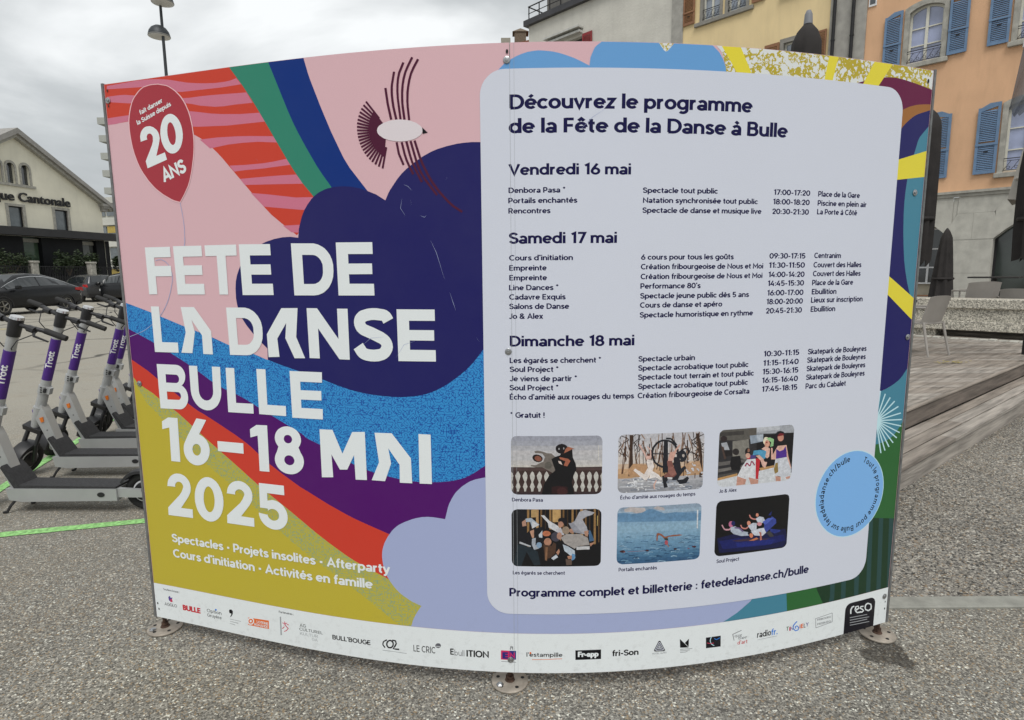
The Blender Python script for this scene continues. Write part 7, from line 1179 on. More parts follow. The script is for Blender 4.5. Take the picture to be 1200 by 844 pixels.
# --- pale grey house with roof terrace
grey_r = mat('pale_grey_render', (.60,.585,.53), .9, 0, .09, 1.4, .8, 14, streak=.25)
gh = thing('grey_house', 'pale grey rendered house with a railed roof terrace and a red shutter', 'house', (12,15,0), HA)
holes = [(-15.2,-13.42,9.0,10.62)]
mb = MB(); wall(mb, -16.40, -9.43, 0, 11.78, holes); mb.box(-16.40,-9.43,.3,7,0,11.7); mb.build('wall', grey_r, gh)
mb = MB(); mb.box(-9.43,-9.0,-.04,.4,0,12.6); mb.build('corner_stones', mat('rough_grey_render', (.2,.2,.2)), gh)
mb = MB(); mb.box(-16.55,-9.44,-.18,7.1,11.78,12.0); mb.build('roof_edge', mat('dark_zinc', (.055,.055,.06), .5, .3, .2, 3), gh)
mb = MB()
mb.box(-16.4,-9.5,-.05,-.02,12.52,12.56); mb.box(-16.4,-9.5,-.045,-.025,12.26,12.285); mb.box(-16.4,-16.37,-.04,6.5,12.52,12.56)
for k in range(12): mb.box(-16.38+k*.6,-16.345+k*.6,-.045,-.015,12.0,12.54)
mb.build('railing', iron, gh)
mb = MB(); mb.box(-16.1,-12.5,.8,4,12.0,14.2); mb.build('attic', mat('grey_brown_cladding', (.13,.125,.115), .8, 0, .25, 5), gh)
mb = MB(); mb.box(-15.3,-13.4,-.3,.0,10.88,10.95); mb.box(-15.2,-13.42,-.22,0,10.72,10.80); aw = mb.build('awning_case', mat('white_metal', (.5,.5,.47), .5), gh)
mb = MB(); mb.add([(-15.2,.2,9.0),(-13.42,.2,9.0),(-13.42,.2,10.62),(-15.2,.2,10.62)], [(0,1,2,3)]); mb.build('window_pane', pane_dark, gh)
shutter(gh, -13.40,-12.93, 9.0,10.66, red_sh)
# --- house behind with two chimneys
fh = thing('far_house', 'house behind the board of which only two chimneys rise above its top edge', 'house', (.2,30.5,0), 0)
mb = MB(); mb.box(-1.2,3,0,7,0,12.0); mb.build('wall', grey_r, fh)
mb = MB(); mb.prism([(-1.4,12.0),(3.2,12.0),(.9,12.5)], -.2, 7.2); mb.build('roof', mat('clay_tiles', (.2,.1,.06)), fh)
brick_c = mat('brown_chimney', (.16,.125,.09), .9, 0, .3, 14)
mb = MB(); mb.box(.05,.62,1,1.6,11.8,13.28); mb.add([(-.05,.95,13.28),(.75,.95,13.28),(.75,1.65,13.28),(-.05,1.65,13.28),(.35,1.3,13.55)], [(0,1,4),(1,2,4),(2,3,4),(3,0,4),(0,3,2,1)]); mb.build('chimney', brick_c, fh)
mb = MB(); mb.box(-.62,-.15,1,1.6,11.8,13.0); mb.build('chimney', mat('pale_chimney', (.33,.32,.27), .9), fh)
# ---------------------------------------------------------------- bank building on the left
BA = math.atan2(.98, .19)
cream_r = mat('cream_render', (.78,.75,.62), .9, 0, .06, .8, .2, 30, streak=.15)
bk = thing('bank_building', 'cream gabled bank building with black lettering over a dark ground floor', 'building', (-35,42,0), BA)
GX, GZ = 1.55, 11.35
mb = MB()
ah = [(.0-.93,.52-.93+.1,8.0,9.3),(.85-.02,1.42,8.0,9.35),(1.86,2.47,8.0,9.35)]
ah = [(.02,.50,8.0,9.4),(.86,1.42,8.0,9.4),(1.88,2.48,8.0,9.4)]
wh = [(.66,1.66,4.98,6.42),(4.12,5.16,4.98,6.5),(-2.8,-1.8,4.98,6.42)]
wall(mb, -5.3, 8.3, 4.9, 6.75, wh, 0, .3)
wall(mb, -5.0, 8.3, 6.75, 7.6, [], 0, .3)
# gable above the eaves, laid up in strips so that the arched windows stay open
zs = [7.6,8.0,9.4]; 
def gable_x(z_): k = (GZ-z_)/(GZ-7.3); return GX-6.75*k, GX+6.75*k
for za, zb in ((7.6,8.0),(8.0,9.4),(9.4,GZ)):
    la, ra = gable_x(za); lb, rb = gable_x(zb)
    hs_ = ah if za == 8.0 else []
    xs = [None]+[v for h in hs_ for v in h[:2]]+[None]
    for i in range(0, len(xs), 2):
        a0, b0 = xs[i], xs[i+1]
        A0, A1 = (la if a0 is None else a0), (lb if a0 is None else a0); B0, B1 = (ra if b0 is None else b0), (rb if b0 is None else b0)
        mb.add([(A0,0,za),(B0,0,za),(B1,0,zb),(A1,0,zb)], [(0,1,2,3)])
for a, b_, c, d in ah: mb.add([(a,0,c),(b_,0,c),(b_,0,d),(a,0,d),(a,.3,c),(b_,.3,c),(b_,.3,d),(a,.3,d)], [(0,1,5,4),(1,2,6,5),(2,3,7,6),(3,0,4,7)])
mb.box(8.29,8.3,0.01,14,0,7.4); mb.build('wall', cream_r, bk)
for a, b_, c, d in ah:
    s_ = MB(); s_.ringprism(arch_outline(a-.13,b_+.13,7.98,9.55,(b_-a)/2+.1,10), arch_outline(a,b_,7.98,9.38,(b_-a)/2-.01,10), -.05, .02); so2 = s_.build('window_surround', stone, bk)
    s_ = MB(); s_.add([(a,.2,c),(b_,.2,c),(b_,.2,d),(a,.2,d)], [(0,1,2,3)]); s_.build('pane', pane_dark, bk)
mb = MB(); mb.box(-.25,2.8,-.12,.02,7.80,7.97); mb.build('window_sill', stone, bk)
for a, b_, c, d in wh:
    s_ = MB(); s_.ringprism(arch_outline(a-.2,b_+.2,c-.02,d+.17,0), arch_outline(a,b_,c-.02,d,0), -.05, .25); w_ = s_.build('window_surround', stone, bk)
    s_ = MB(); s_.add([(a,.15,c),(b_,.15,c),(b_,.15,d),(a,.15,d)], [(0,1,2,3)]); s_.build('pane', pane_grey, w_)
    s_ = MB(); s_.ringprism(arch_outline(a,b_,c,d,0), arch_outline(a+.07,b_-.07,c+.07,d-.07,0), .08,.14); s_.build('window_frame', iron, w_)
roof_m = mat('grey_fascia', (.30,.29,.27), .7, 0, .12, 3)
for s_ in (-1, 1):
    k = 7.7; n_ = Vector((math.sin(.53), 0, math.cos(.53)))
    P0 = Vector((GX, 0, GZ+.42)); P1 = Vector((GX+s_*7.75, 0, GZ+.42-7.75*.60))
    mb = MB(); mb.prism([(P0.x,P0.z),(P1.x,P1.z),(P1.x,P1.z-.30),(P0.x,P0.z-.38)], -.55, 14); mb.build('roof', roof_m, bk)
    mb = MB(); mb.prism([(P0.x,P0.z-.385),(P1.x-s_*.35,P1.z-.10),(P1.x-s_*.35,P1.z-.32),(P0.x,P0.z-.62)], -.35, .01); mb.build('verge_board', stone, bk)
mb = MB(); mb.box(8.05,9.35,-.5,14,7.15,7.35); mb.box(8.15,9.2,-.42,14,6.98,7.148); mb.box(8.18,8.6,-.3,0,6.75,6.978); mb.build('eave_return', roof_m, bk)
# lettering: separate black letters standing off the wall
cl = mat('black_letters', (.012,.012,.013), .5)
full = 'Banque Cantonale'; vsF, _f = text_mesh('Cantonale', .02); wC = max(v[0] for v in vsF)-min(v[0] for v in vsF); sx = 4.02/wC; sz = .60/CAP
vsA, _f = text_mesh(full, .02); xR = max(v[0] for v in vsA)
prev = 0
for i, chx in enumerate(full):
    if chx == ' ': continue
    va, _f = text_mesh(full[:i+1], .02); right = max(v[0] for v in va)
    vc, fc = text_mesh(chx, .02, .02); cR = max(v[0] for v in vc)
    mb = MB(); mb.add([(5.43+(v[0]-cR+right-xR)*sx, -.09-v[2]*2, 6.80+v[1]*sz) for v in vc], fc); mb.build('letter', cl, bk)
dk = mat('dark_cladding', (.017,.018,.02), .7, 0, .2, 1, spec=.2); 
dh = [(1.48,2.85,.3,4.35),(6.25,7.5,.3,4.35)]
mb = MB(); wall(mb, -5.5, 8.75, 0, 4.39, dh, .05, .5); mb.box(8.7,8.75,.05,10,0,4.39); mb.build('ground_floor_cladding', dk, bk)
for (a, b_, c, d), colr in zip(dh, (mat('green_lobby_glass', (.07,.11,.07), .15, 0, .4, .8), mat('grey_lobby_glass', (.13,.14,.13), .15, 0, .4, .8))):
    s_ = MB(); s_.add([(a,.4,c),(b_,.4,c),(b_,.4,d),(a,.4,d)], [(0,1,2,3)]); w_ = s_.build('entrance_glass', colr, bk)
    s_ = MB(); s_.box(a,b_,.3,.39,d-.35,d-.1); s_.build('entrance_header', stone, w_)
sg = MB(); sg.box(6.3,7.1,-.02,.3,2.62,2.85); w_ = sg.build('cash_machine_sign', blk, bk)
m, nt, b = new_mat('lit_sign'); b.inputs['Base Color'].default_value = (.6,.8,.3,1); b.inputs['Emission Color'].default_value = (.7,.9,.45,1); b.inputs['Emission Strength'].default_value = .5
sg = MB(); sg.box(6.36,7.04,-.03,-.021,2.66,2.81); sg.build('sign_face', m, w_)
mb = MB(); mb.box(-5.6,9.5,-.9,.049,4.40,4.95); mb.build('canopy', mat('dark_fascia', (.03,.03,.032), .7, 0, .15, 1), bk)
# stone gate pillars, iron fence, hedge shrubs in front of the bank
leaf_d = mat('dark_leaf', (.035,.055,.022), .6, 0, .45, 2.2); 
def shrub(name, label, cat, loc, sx, sy, sz, n, size, m, group=None, stem=True, seed=1):
    R_ = random.Random(seed); t = thing(name, label, cat, loc, 0, group)
    mb = MB()
    lumps = [(R_.uniform(-.8,.8)*sx, R_.uniform(-.6,.6)*sy, R_.uniform(.25,1)*sz, R_.uniform(.25,.45)) for _ in range(9)]
    for i in range(n):
        l = R_.choice(lumps); d = Vector((R_.gauss(0,1), R_.gauss(0,1), R_.gauss(0,1))).normalized()*(R_.random()**.4)
        p = Vector((l[0]+d.x*l[3]*sx, l[1]+d.y*l[3]*sy*1.3, max(.02, l[2]+d.z*l[3]*sz)))
        q = Matrix.Rotation(R_.uniform(0,6.28),4,'Z') @ Matrix.Rotation(R_.uniform(-1.2,1.2),4,'X'); s_ = size*R_.uniform(.6,1.3)
        mb.add([p+q @ Vector(v) for v in ((-s_*.5,0,0),(0,-s_*.28,0),(s_*.6,0,s_*.1),(0,s_*.28,0))], [(0,1,2,3)])
    o = mb.build('foliage', m, t); stuff(o)
    st_ = MB()
    for k in range(6): a = R_.uniform(0,6.28); st_.tube([(0,0,0),(math.cos(a)*sx*.3,math.sin(a)*sy*.3,sz*.4),(math.cos(a)*sx*.6,math.sin(a)*sy*.6,sz*.8)], [.05,.03,.01], 5)
    st_.build('stem', brick_c, t); return t
def bank_pt(s, d, z_=0): return (-35+.1903*s+.9817*d, 42+.9817*s-.1903*d, z_)
pl = mat('planter_stone', (.2,.195,.18), .9, 0, .2, 3)
for i, (s, w_, lab) in enumerate(((-.9,1.5,'dark evergreen shrub left of the green lit bank entrance'), (3.3,1.0,'dark evergreen shrub in the middle between the two bank entrances'), (4.9,1.0,'dark evergreen shrub just left of the grey bank entrance'), (8.0,.7,'dark evergreen shrub at the right end of the bank front'))):
    b0 = bank_pt(s, 1.6, 1.55); shrub('evergreen_shrub', lab, 'shrub', b0, w_*.8, w_*.95, 1.45, 1500, .17, leaf_d, 'shrubs along the bank front', seed=i+3)
pt_ = thing('raised_planter', 'long dark raised planter wall holding the evergreen shrubs before the bank', 'planter', (-35,42,0), BA)
mb = MB(); mb.box(-5,8.6,-2.1,-1.1,0,1.55); mb.build('planter_wall', dk, pt_)
for s, lab in ((-.1,'grey stone post left of the shrubs at the bank entrance'), (4.45,'grey stone post between the shrubs in front of the bank')):
    p_ = bank_pt(s, 2.4, 0); mb = MB(); mb.bbox(-.22,.22,-.22,.22,0,2.45,.03); mb.bbox(-.27,.27,-.27,.27,2.455,2.6,.03); tag(mb.build('stone_post', stone, None, None, p_, BA), lab, 'post', 'stone posts of the bank fence')
fn = thing('iron_fence', 'low black wrought iron fence with lattice panels in front of the bank', 'fence', (-35,42,0), BA)
for k in range(14):
    x = -4.6+k*.95
    if abs(x+.47-4.45) < .3: continue
    mb = MB(); mb.box(x+.02,x+.93,-2.45,-2.42,2.2,2.25); mb.box(x+.02,x+.93,-2.45,-2.42,.3,.35)
    for j in range(5):
        a = x+.05+j*.18; mb.tube([(a,-2.435,.3),(a+.15,-2.435,2.2)], .015, 4); mb.tube([(a+.15,-2.435,.3),(a,-2.435,2.2)], .015, 4)
    mb.build('fence_panel', iron, fn)
# ---------------------------------------------------------------- blocks of flats beyond the bank
pale_c = mat('pale_concrete', (.55,.55,.5), .85, 0, .08, .5)
tw = thing('balcony_tower', 'tall pale tower block of flats with stacked projecting balconies', 'building', (-70.2,110,0), .0)
mb = MB(); mb.box(0,20,0,14,0,31); mb.build('wall', pale_c, tw)
for k in range(10):
    mb = MB(); mb.box(-1.6,0,-1.0,3,1.2+k*2.95,2.3+k*2.95); mb.build('balcony', mat('balcony_front', (.36,.37,.34), .8), tw)
    mb = MB(); mb.box(-.6,-.01,.2,2.8,2.3+k*2.95,4.1+k*2.95); mb.build('balcony_window', pane_dark, tw)
lb = thing('pale_office_block', 'low pale block with horizontal window bands and yellow sun blinds beside the bank', 'building', (-58.5,83,0), -.35)
mb = MB(); mb.box(0,18,0,10,0,11.6); mb.build('wall', pale_c, lb)
yb = mat('yellow_blind', (.44,.33,.08), .7, 0, .1, 4)
for f_ in range(4):
    for k in range(6):
        mb = MB(); x = .3+k*2.6; mb.box(x,x+2.3,-.12,.0,1.0+f_*2.8,2.45+f_*2.8); w_ = mb.build('window', pane_grey, lb)
        if (k+f_) % 2 == 0 or k == 0:
            mb = MB(); mb.box(x,x+1.7,-.2,-.125,(1.1 if f_ == 3 else 1.6)+f_*2.8,2.45+f_*2.8); mb.build('sun_blind', yb, w_)
    mb = MB(); mb.box(-.2,18.2,-.35,-.0,2.6+f_*2.8,3.35+f_*2.8); mb.build('parapet_band', pale_c, lb)
# ---------------------------------------------------------------- street lamp
lp = thing('street_lamp', 'dark double street lamp with domed shades on one tall tapering pole', 'street lamp', (-10.84,20,0))
pole_m = mat('dark_lamp_metal', (.045,.05,.055), .5, .4, .1, 3); lens = mat('frosted_lens', (.62,.62,.60), .4, 0, .04, 4)
mb = MB(); mb.tube([(0,0,0),(0,0,5),(0,0,10.3)], [.075,.055,.038], 12); mb.build('pole', pole_m, lp, 40)
for (x, y, zz) in ((-.17,.1,8.95),(.13,-.1,9.85)):
    M = Matrix.Translation((x,y,zz)); mb = MB(); mb.lathe([(.32,0),(.315,.05),(.285,.15),(.215,.25),(.11,.32),(.0,.345)], 24, M); h_ = mb.build('lamp_shade', pole_m, lp, 60)
    mb = MB(); mb.lathe([(0,-.04),(.19,-.036),(.31,-.01),(.322,.025),(0,.025)], 24, M); mb.build('lens', lens, h_, 60)
    mb = MB(); mb.tube([(x*.0,y*.0,zz+.02),(x*.6,y*.6,zz+.1)], .03, 6); mb.build('arm', pole_m, lp)
# ---------------------------------------------------------------- cars
carp = mat('black_car_paint', (.006,.0065,.008), .25, 0, .2, 1, spec=.45); carg = glass('car_glass', (.02,.024,.026), .05); tyre = rub
rimm = mat('alloy_rim', (.30,.29,.26), .35, .8, .1, 9); redl = mat('red_tail_light', (.45,.02,.02), .2, 0, .1, 12)
def make_car(label, cat, loc, rotz, coupe, paint, group='cars parked by the bank', L_=4.7, H=1.64):
    """heading +X, origin under the middle"""
    t = thing('parked_car', label, cat, loc, rotz, group); h = L_/2; W_ = .96
    # stations: x, sill z, belt z, belt half width, roof z, roof half width
    if coupe: st = [(-h,.55,.86,.72,.90,.62),(-h+.10,.36,1.04,.86,1.10,.66),(-h+.45,.30,1.10,.93,1.22,.66),(-h+1.05,.26,1.10,.96,1.46,.62),(-h+1.7,.26,1.08,.97,H-.03,.62),(-h+2.3,.26,1.06,.97,H,.63),(-h+2.9,.26,1.04,.97,H-.08,.62),(-h+3.45,.26,1.00,.96,1.24,.66),(-h+3.75,.26,.98,.95,1.04,.70),(h-.5,.28,.93,.93,.97,.68),(h-.12,.32,.82,.84,.86,.6),(h,.42,.70,.70,.73,.5)]
    else: st = [(-h,.50,.90,.78,.96,.66),(-h+.06,.34,1.05,.88,1.15,.70),(-h+.25,.30,1.08,.93,1.52,.64),(-h+.6,.26,1.08,.95,H,.64),(-h+1.7,.26,1.06,.96,H+.02,.64),(-h+2.3,.26,1.05,.96,H,.64),(-h+2.9,.26,1.03,.96,H-.10,.62),(-h+3.4,.26,1.0,.95,1.26,.66),(-h+3.75,.26,.98,.94,1.06,.70),(h-.5,.28,.93,.92,.97,.66),(h-.12,.32,.82,.84,.86,.6),(h,.42,.70,.70,.73,.5)]
    def ring(s_):
        x, z0, zb, wb, zr, wr = s_
        return [(x,wb*.86,z0),(x,wb*.99,z0+.12),(x,wb*1.01,(z0+zb)/2),(x,wb,zb-.06),(x,wb*.955,zb),(x,wr+.03,zb+(zr-zb)*.82),(x,wr-.08,zr-.01*0),(x,wr*.4,zr+.025)]
    mb = MB(); vs = []; n = 16
    for s_ in st:
        r = ring(s_); vs += r+[(p[0],-p[1],p[2]) for p in r[::-1]]
    fs = [(i*n+k, i*n+(k+1)%n, (i+1)*n+(k+1)%n, (i+1)*n+k) for i in range(len(st)-1) for k in range(n)]
    fs += [tuple(range(n)), tuple((len(st)-1)*n+k for k in range(n))[::-1]]
    mb.add(vs, fs); body = mb.build('body', paint, t, 38)
    def side(i0, i1, f0, f1, s_, nm='side_window', mat_=carg, k0=.14, k1=.94):
        w = MB(); vs = []
        q = [i0+(i1-i0)*k/6 for k in range(7)]
        for v in q:
            i = min(int(v), len(st)-2); fr = v-i; a, c = ring(st[i]), ring(st[i+1]); lo = [a[4][j]*(1-fr)+c[4][j]*fr for j in range(3)]; hi = [a[5][j]*(1-fr)+c[5][j]*fr for j in range(3)]
            for k in (k0, k1): vs.append((lo[0]+(hi[0]-lo[0])*k, s_*(lo[1]+(hi[1]-lo[1])*k+.012), lo[2]+(hi[2]-lo[2])*k))
        w.add(vs, [(2*i, 2*i+1, 2*i+3, 2*i+2) for i in range(6)]); return w.build(nm, mat_, t)
    for s_ in (-1, 1):
        side(2.55, 4.65, 0, 0, s_); side(4.75, 7.25, 0, 0, s_)
        side(2.3, 7.6, 0, 0, s_, 'window_trim', chrome, .97, 1.03)
        m2 = MB(); m2.bbox(-h+3.15,-h+3.35,s_*1.02 if s_ > 0 else -1.18, 1.18 if s_ > 0 else -1.02,1.02,1.18,.03); m2.build('wing_mirror', paint, t)
        for x in (-h+1.75,-h+2.75):
            m2 = MB(); m2.box(x,x+.2,s_*.965-.012,s_*.965+.012,.93,.96); m2.build('door_handle', paint, t)
        m2 = MB(); m2.prism([(-h+.02,.88),(-h+.42,.93),(-h+.40,1.03),(-h+.06,1.04)], s_*.80, s_*.945); m2.build('tail_light', redl, t)
        m2 = MB(); m2.prism([(h-.45,.78),(h-.10,.74),(h-.10,.84),(h-.5,.90)], s_*.72, s_*.905); m2.build('headlight', glass('lamp_glass', (.5,.5,.5)), t)
    def glassq(ia, ib, nm):
        a, c = ring(st[ia]), ring(st[ib]); w = MB(); vs = []
        for (lo) in ((a[6]),(c[6])): vs += [(lo[0],lo[1]*.96,lo[2]+.014),(lo[0],0,lo[2]+.05),(lo[0],-lo[1]*.96,lo[2]+.014)]
        w.add(vs, [(0,1,4,3),(1,2,5,4)]); w.build(nm, carg, t)
    if coupe: glassq(2, 3, 'rear_window'); glassq(6, 8, 'windscreen')
    else:
        glassq(1, 2, 'rear_window'); glassq(6, 8, 'windscreen')
    m2 = MB(); m2.box(-h-.012,-h+.05,-.26,.26,.66,.78); m2.build('number_plate', whitep, t)
    m2 = MB(); m2.prism([(-h+.02,.30),(-h+.3,.24),(-h+.3,.5),(-h-.01,.48)], -.82, .82); m2.build('rear_bumper', blk, t)
    for x in (-h+.92, h-.90):
        for s_ in (-1, 1):
            M = Matrix.Translation((x, s_*.86, .36)); w = MB(); w.torus(.27,.095,28,8,M, flat=1.2); wo = w.build('wheel', tyre, t, 50)
            w = MB(); w.lathe([(0,-.05),(.21,-.05),(.225,.0),(.21,.075),(0,.06)],20, M @ Matrix.Rotation(-s_*math.pi/2,4,'X')); w.build('wheel_well', blk, wo)
            w = MB(); w.torus(.215,.015,24,6,M @ Matrix.Translation((0,s_*.09,0)))
            for k in range(5):
                a = k*2*math.pi/5; w.tube([(0,s_*.10,0),(.2*math.cos(a),s_*.095,.2*math.sin(a))], [.03,.02], 5, M)
            w.build('rim', rimm, wo)
            w = MB(); w.torus(.385,.03,16,6,Matrix.Translation((x,s_*.93,.36)),-8,188, flat=1.6); w.build('wheel_arch', blk, t)
    return t
make_car('black coupe-roofed car parked in front of the bank with chrome window line', 'car', (-20.7,25.2,0), math.radians(-98), True, carp)
make_car('dark hatchback car seen from behind with two red tail lights lit by daylight', 'car', (-26.1,37.2,0), math.radians(146), False, mat('dark_grey_car_paint', (.03,.032,.036), .25, .2, .2, 1, spec=.8), L_=4.3, H=1.58)
make_car('black car farthest right beside the board edge under the bank shrubs', 'car', (-23.3,36.6,0), math.radians(170), False, carp, L_=4.6, H=1.7)
# ---------------------------------------------------------------- timber terrace and steps
woods = [mat('weathered_board_%s' % k, c, .8, 0, .42, 16, .6, 70, detail=10) for k, c in (('grey', (.30,.268,.235)), ('brown', (.27,.235,.20)), ('pale', (.335,.305,.27)), ('dark', (.245,.215,.185)), ('darkest', (.155,.13,.11)))]  # last tone is simply the darkest brown, used for the deck risers
for m in woods:   # stretch the grain along the board
    nt = m.node_tree; tc = [n for n in nt.nodes if n.type == 'TEX_COORD'][0]
    for n in [n for n in nt.nodes if n.type == 'TEX_NOISE']:
        mp = nt.nodes.new('ShaderNodeMapping'); mp.inputs['Scale'].default_value = (.12, 1.6, 1.6); nt.links.new(tc.outputs['Object'], mp.inputs['Vector']); nt.links.new(mp.outputs[0], n.inputs['Vector'])
E1 = Vector((.779, .627)).normalized(); NN = Vector((-E1.y, E1.x))     # along the steps, and away from the viewer
P0 = Vector((2.60, 3.87)); EA = math.atan2(E1.y, E1.x)
RB = random.Random(11)
dk_t = thing('timber_deck', 'weathered timber terrace deck with long horizontal boards beside the board', 'deck', (P0.x, P0.y, 0), EA)
Dz = .34; DEPTH = .355; LEN = 12.0
bme = {}
def board_obj(par, x0, x1, y0, y1, z0, z1, name='deck_board'):
    mb = MB(); dz = RB.uniform(-.0015,.0015); mb.bbox(y0, y1, x0, x1, z0+dz, z1+dz, .003)
    mb.v = [(v[1], v[0], v[2]) for v in mb.v]; o = mb.build(name, RB.choice(woods[:4]), par); return o
# deck boards run nearly along world X: clip each against the slanting front edge and the stone wall line
def deck_boards():
    root = dk_t; inv = Matrix.Rotation(-EA, 2); W_ = .138; y = 3.10; k = 0
    f0 = P0+NN*(DEPTH+.032)
    while y < 15.2:
        ya, yb = y, y+W_-.010
        # front edge x at y: f0 + t*E1
        xa = f0.x+(ya-f0.y)/E1.y*E1.x; xb = f0.x+(yb-f0.y)/E1.y*E1.x
        left = 1.40; 
        if xb > left+.2:
            # split in lengths of about 3 m
            x = left
            while x < min(xa, xb)-.05 or x == left:
                xe = x+3.2+RB.uniform(-.3,.3) if x > left else x+1.2+(k % 3)*.9
                if xe > min(xa, xb)-.3: q = [(x,ya),(xa,ya),(xb,yb),(x,yb)]; last = True
                else: q = [(x,ya),(xe-.004,ya),(xe-.004,yb),(x,yb)]; last = False
                dz = RB.uniform(-.002,.002)
                loc = [inv @ (Vector(p)-P0) for p in q]
                mb = MB(); mb.prism([(p.x,p.y) for p in loc], Dz-.03+dz, Dz+dz, 'z'); mb.build('deck_board', RB.choice(woods[:4]), root)
                if last: break
                x = xe
        y += W_; k += 1
deck_boards()
for x0, x1 in ((-1.5,.9),(.904,3.6),(3.604,7.2),(7.204,LEN)):
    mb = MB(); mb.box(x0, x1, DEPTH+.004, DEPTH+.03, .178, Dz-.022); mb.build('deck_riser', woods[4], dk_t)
    mb = MB(); mb.bbox(x0, x1, DEPTH-.006, DEPTH+.031, Dz-.014, Dz+.003, .003); mb.build('edge_board', woods[1], dk_t)
sp_ = thing('timber_step', 'single weathered timber step running along the front of the deck', 'step', (P0.x, P0.y, 0), EA)
for k in range(3):
    x = -1.5
    while x < LEN:
        xe = x+RB.uniform(2.6,3.6); board_obj(sp_, x, xe-.004, .002+k*.119, .110+k*.119, .145, .175, 'step_board'); x = xe
for x0, x1 in ((-1.5,1.35),(1.354,4.4),(4.404,8.0),(8.004,LEN)):
    mb = MB(); mb.box(x0, x1, .016, .04, .0, .132); mb.build('step_riser', woods[2], sp_)
# fallen leaf and moss on the deck
mb = MB()
for k in range(30):
    x, y = 5.50+RB.gauss(0,.09), 7.40+RB.gauss(0,.02); a = RB.uniform(0,6); s_ = .025
    mb.add([(x+s_*math.cos(a+j*1.57)*(1 if j % 2 else .5), y+s_*math.sin(a+j*1.57)*(1 if j % 2 else .5), Dz+.006+.001*k) for j in range(4)], [(0,1,2,3)])
tag(mb.build('fallen_leaves', mat('yellow_leaf', (.42,.34,.05), .7, 0, .4, 60)), 'small scatter of yellow fallen leaves on the timber deck', 'leaves')
# ---------------------------------------------------------------- granite bench wall and upper terrace
def granite():
    m, nt, b = new_mat('coarse_granite'); tc = nt.nodes.new('ShaderNodeTexCoord'); v = nt.nodes.new('ShaderNodeTexVoronoi'); v.inputs['Scale'].default_value = 62
    nt.links.new(tc.outputs['Object'], v.inputs['Vector']); s = nt.nodes.new('ShaderNodeSeparateColor'); nt.links.new(v.outputs['Color'], s.inputs[0])
    r = nt.nodes.new('ShaderNodeValToRGB'); e = r.color_ramp; e.elements[0].color = (.17,.16,.14,1); e.elements[1].position = .95; e.elements[1].color = (.72,.68,.58,1)
    q = e.elements.new(.5); q.color = (.43,.41,.35,1)
    nt.links.new(s.outputs[0], r.inputs['Fac']); nt.links.new(r.outputs[0], b.inputs['Base Color']); b.inputs['Roughness'].default_value = .85
    bp = nt.nodes.new('ShaderNodeBump'); bp.inputs['Strength'].default_value = .5; bp.inputs['Distance'].default_value = .01; nt.links.new(v.outputs['Distance'], bp.inputs['Height']); nt.links.new(bp.outputs[0], b.inputs['Normal'])
    return m
gr = granite()
gw = thing('granite_bench_wall', 'long coarse granite bench block with a ledge, raised over a dark gap on the terrace', 'stone bench', (7.30,10.95,.34), HA)
mb = MB(); mb.bbox(-.10,8,-.05,.55,.50,.66,.012); mb.build('coping_stone', gr, gw)
mb = MB(); mb.box(-.07,8,.0,.5,.281,.499); mb.build('stone_block', gr, gw)
mb = MB(); mb.bbox(-.10,8,-.05,.5,.12,.279,.01); mb.build('stone_ledge', gr, gw)
for x in (.0,2.6,5.2): mb = MB(); mb.box(x,x+.4,.02,.45,-.04,.12); mb.build('stone_foot', gr, gw)
mb = MB(); mb.box(-.05,8,.30,.34,-.04,.05); mb.build('backing_board', woods[3], gw)
mb = MB(); mb.box(-2.5,9,.6,7,-.34,.12); o = mb.build('upper_terrace', mat('terrace_paving', (.22,.21,.2), .85, 0, .15, 3), None, None, (7.30,10.95,.34), HA); struct(o)
# row of rough setts along the foot of the bench
sr = thing('cobble_row', 'row of rough pale cobbles between the timber deck and the granite bench', 'cobbles', (7.30,10.95,.34), HA)
for k in range(44):
    x = -.6+k*.13; mb = MB(); w_ = RB.uniform(.10,.125); mb.bbox(x, x+w_, -.42+RB.uniform(-.02,.02), -.24+RB.uniform(-.02,.02), -.03, .012+RB.uniform(0,.014), .012); mb.build('cobble', stone_light if k % 3 else stone, sr)
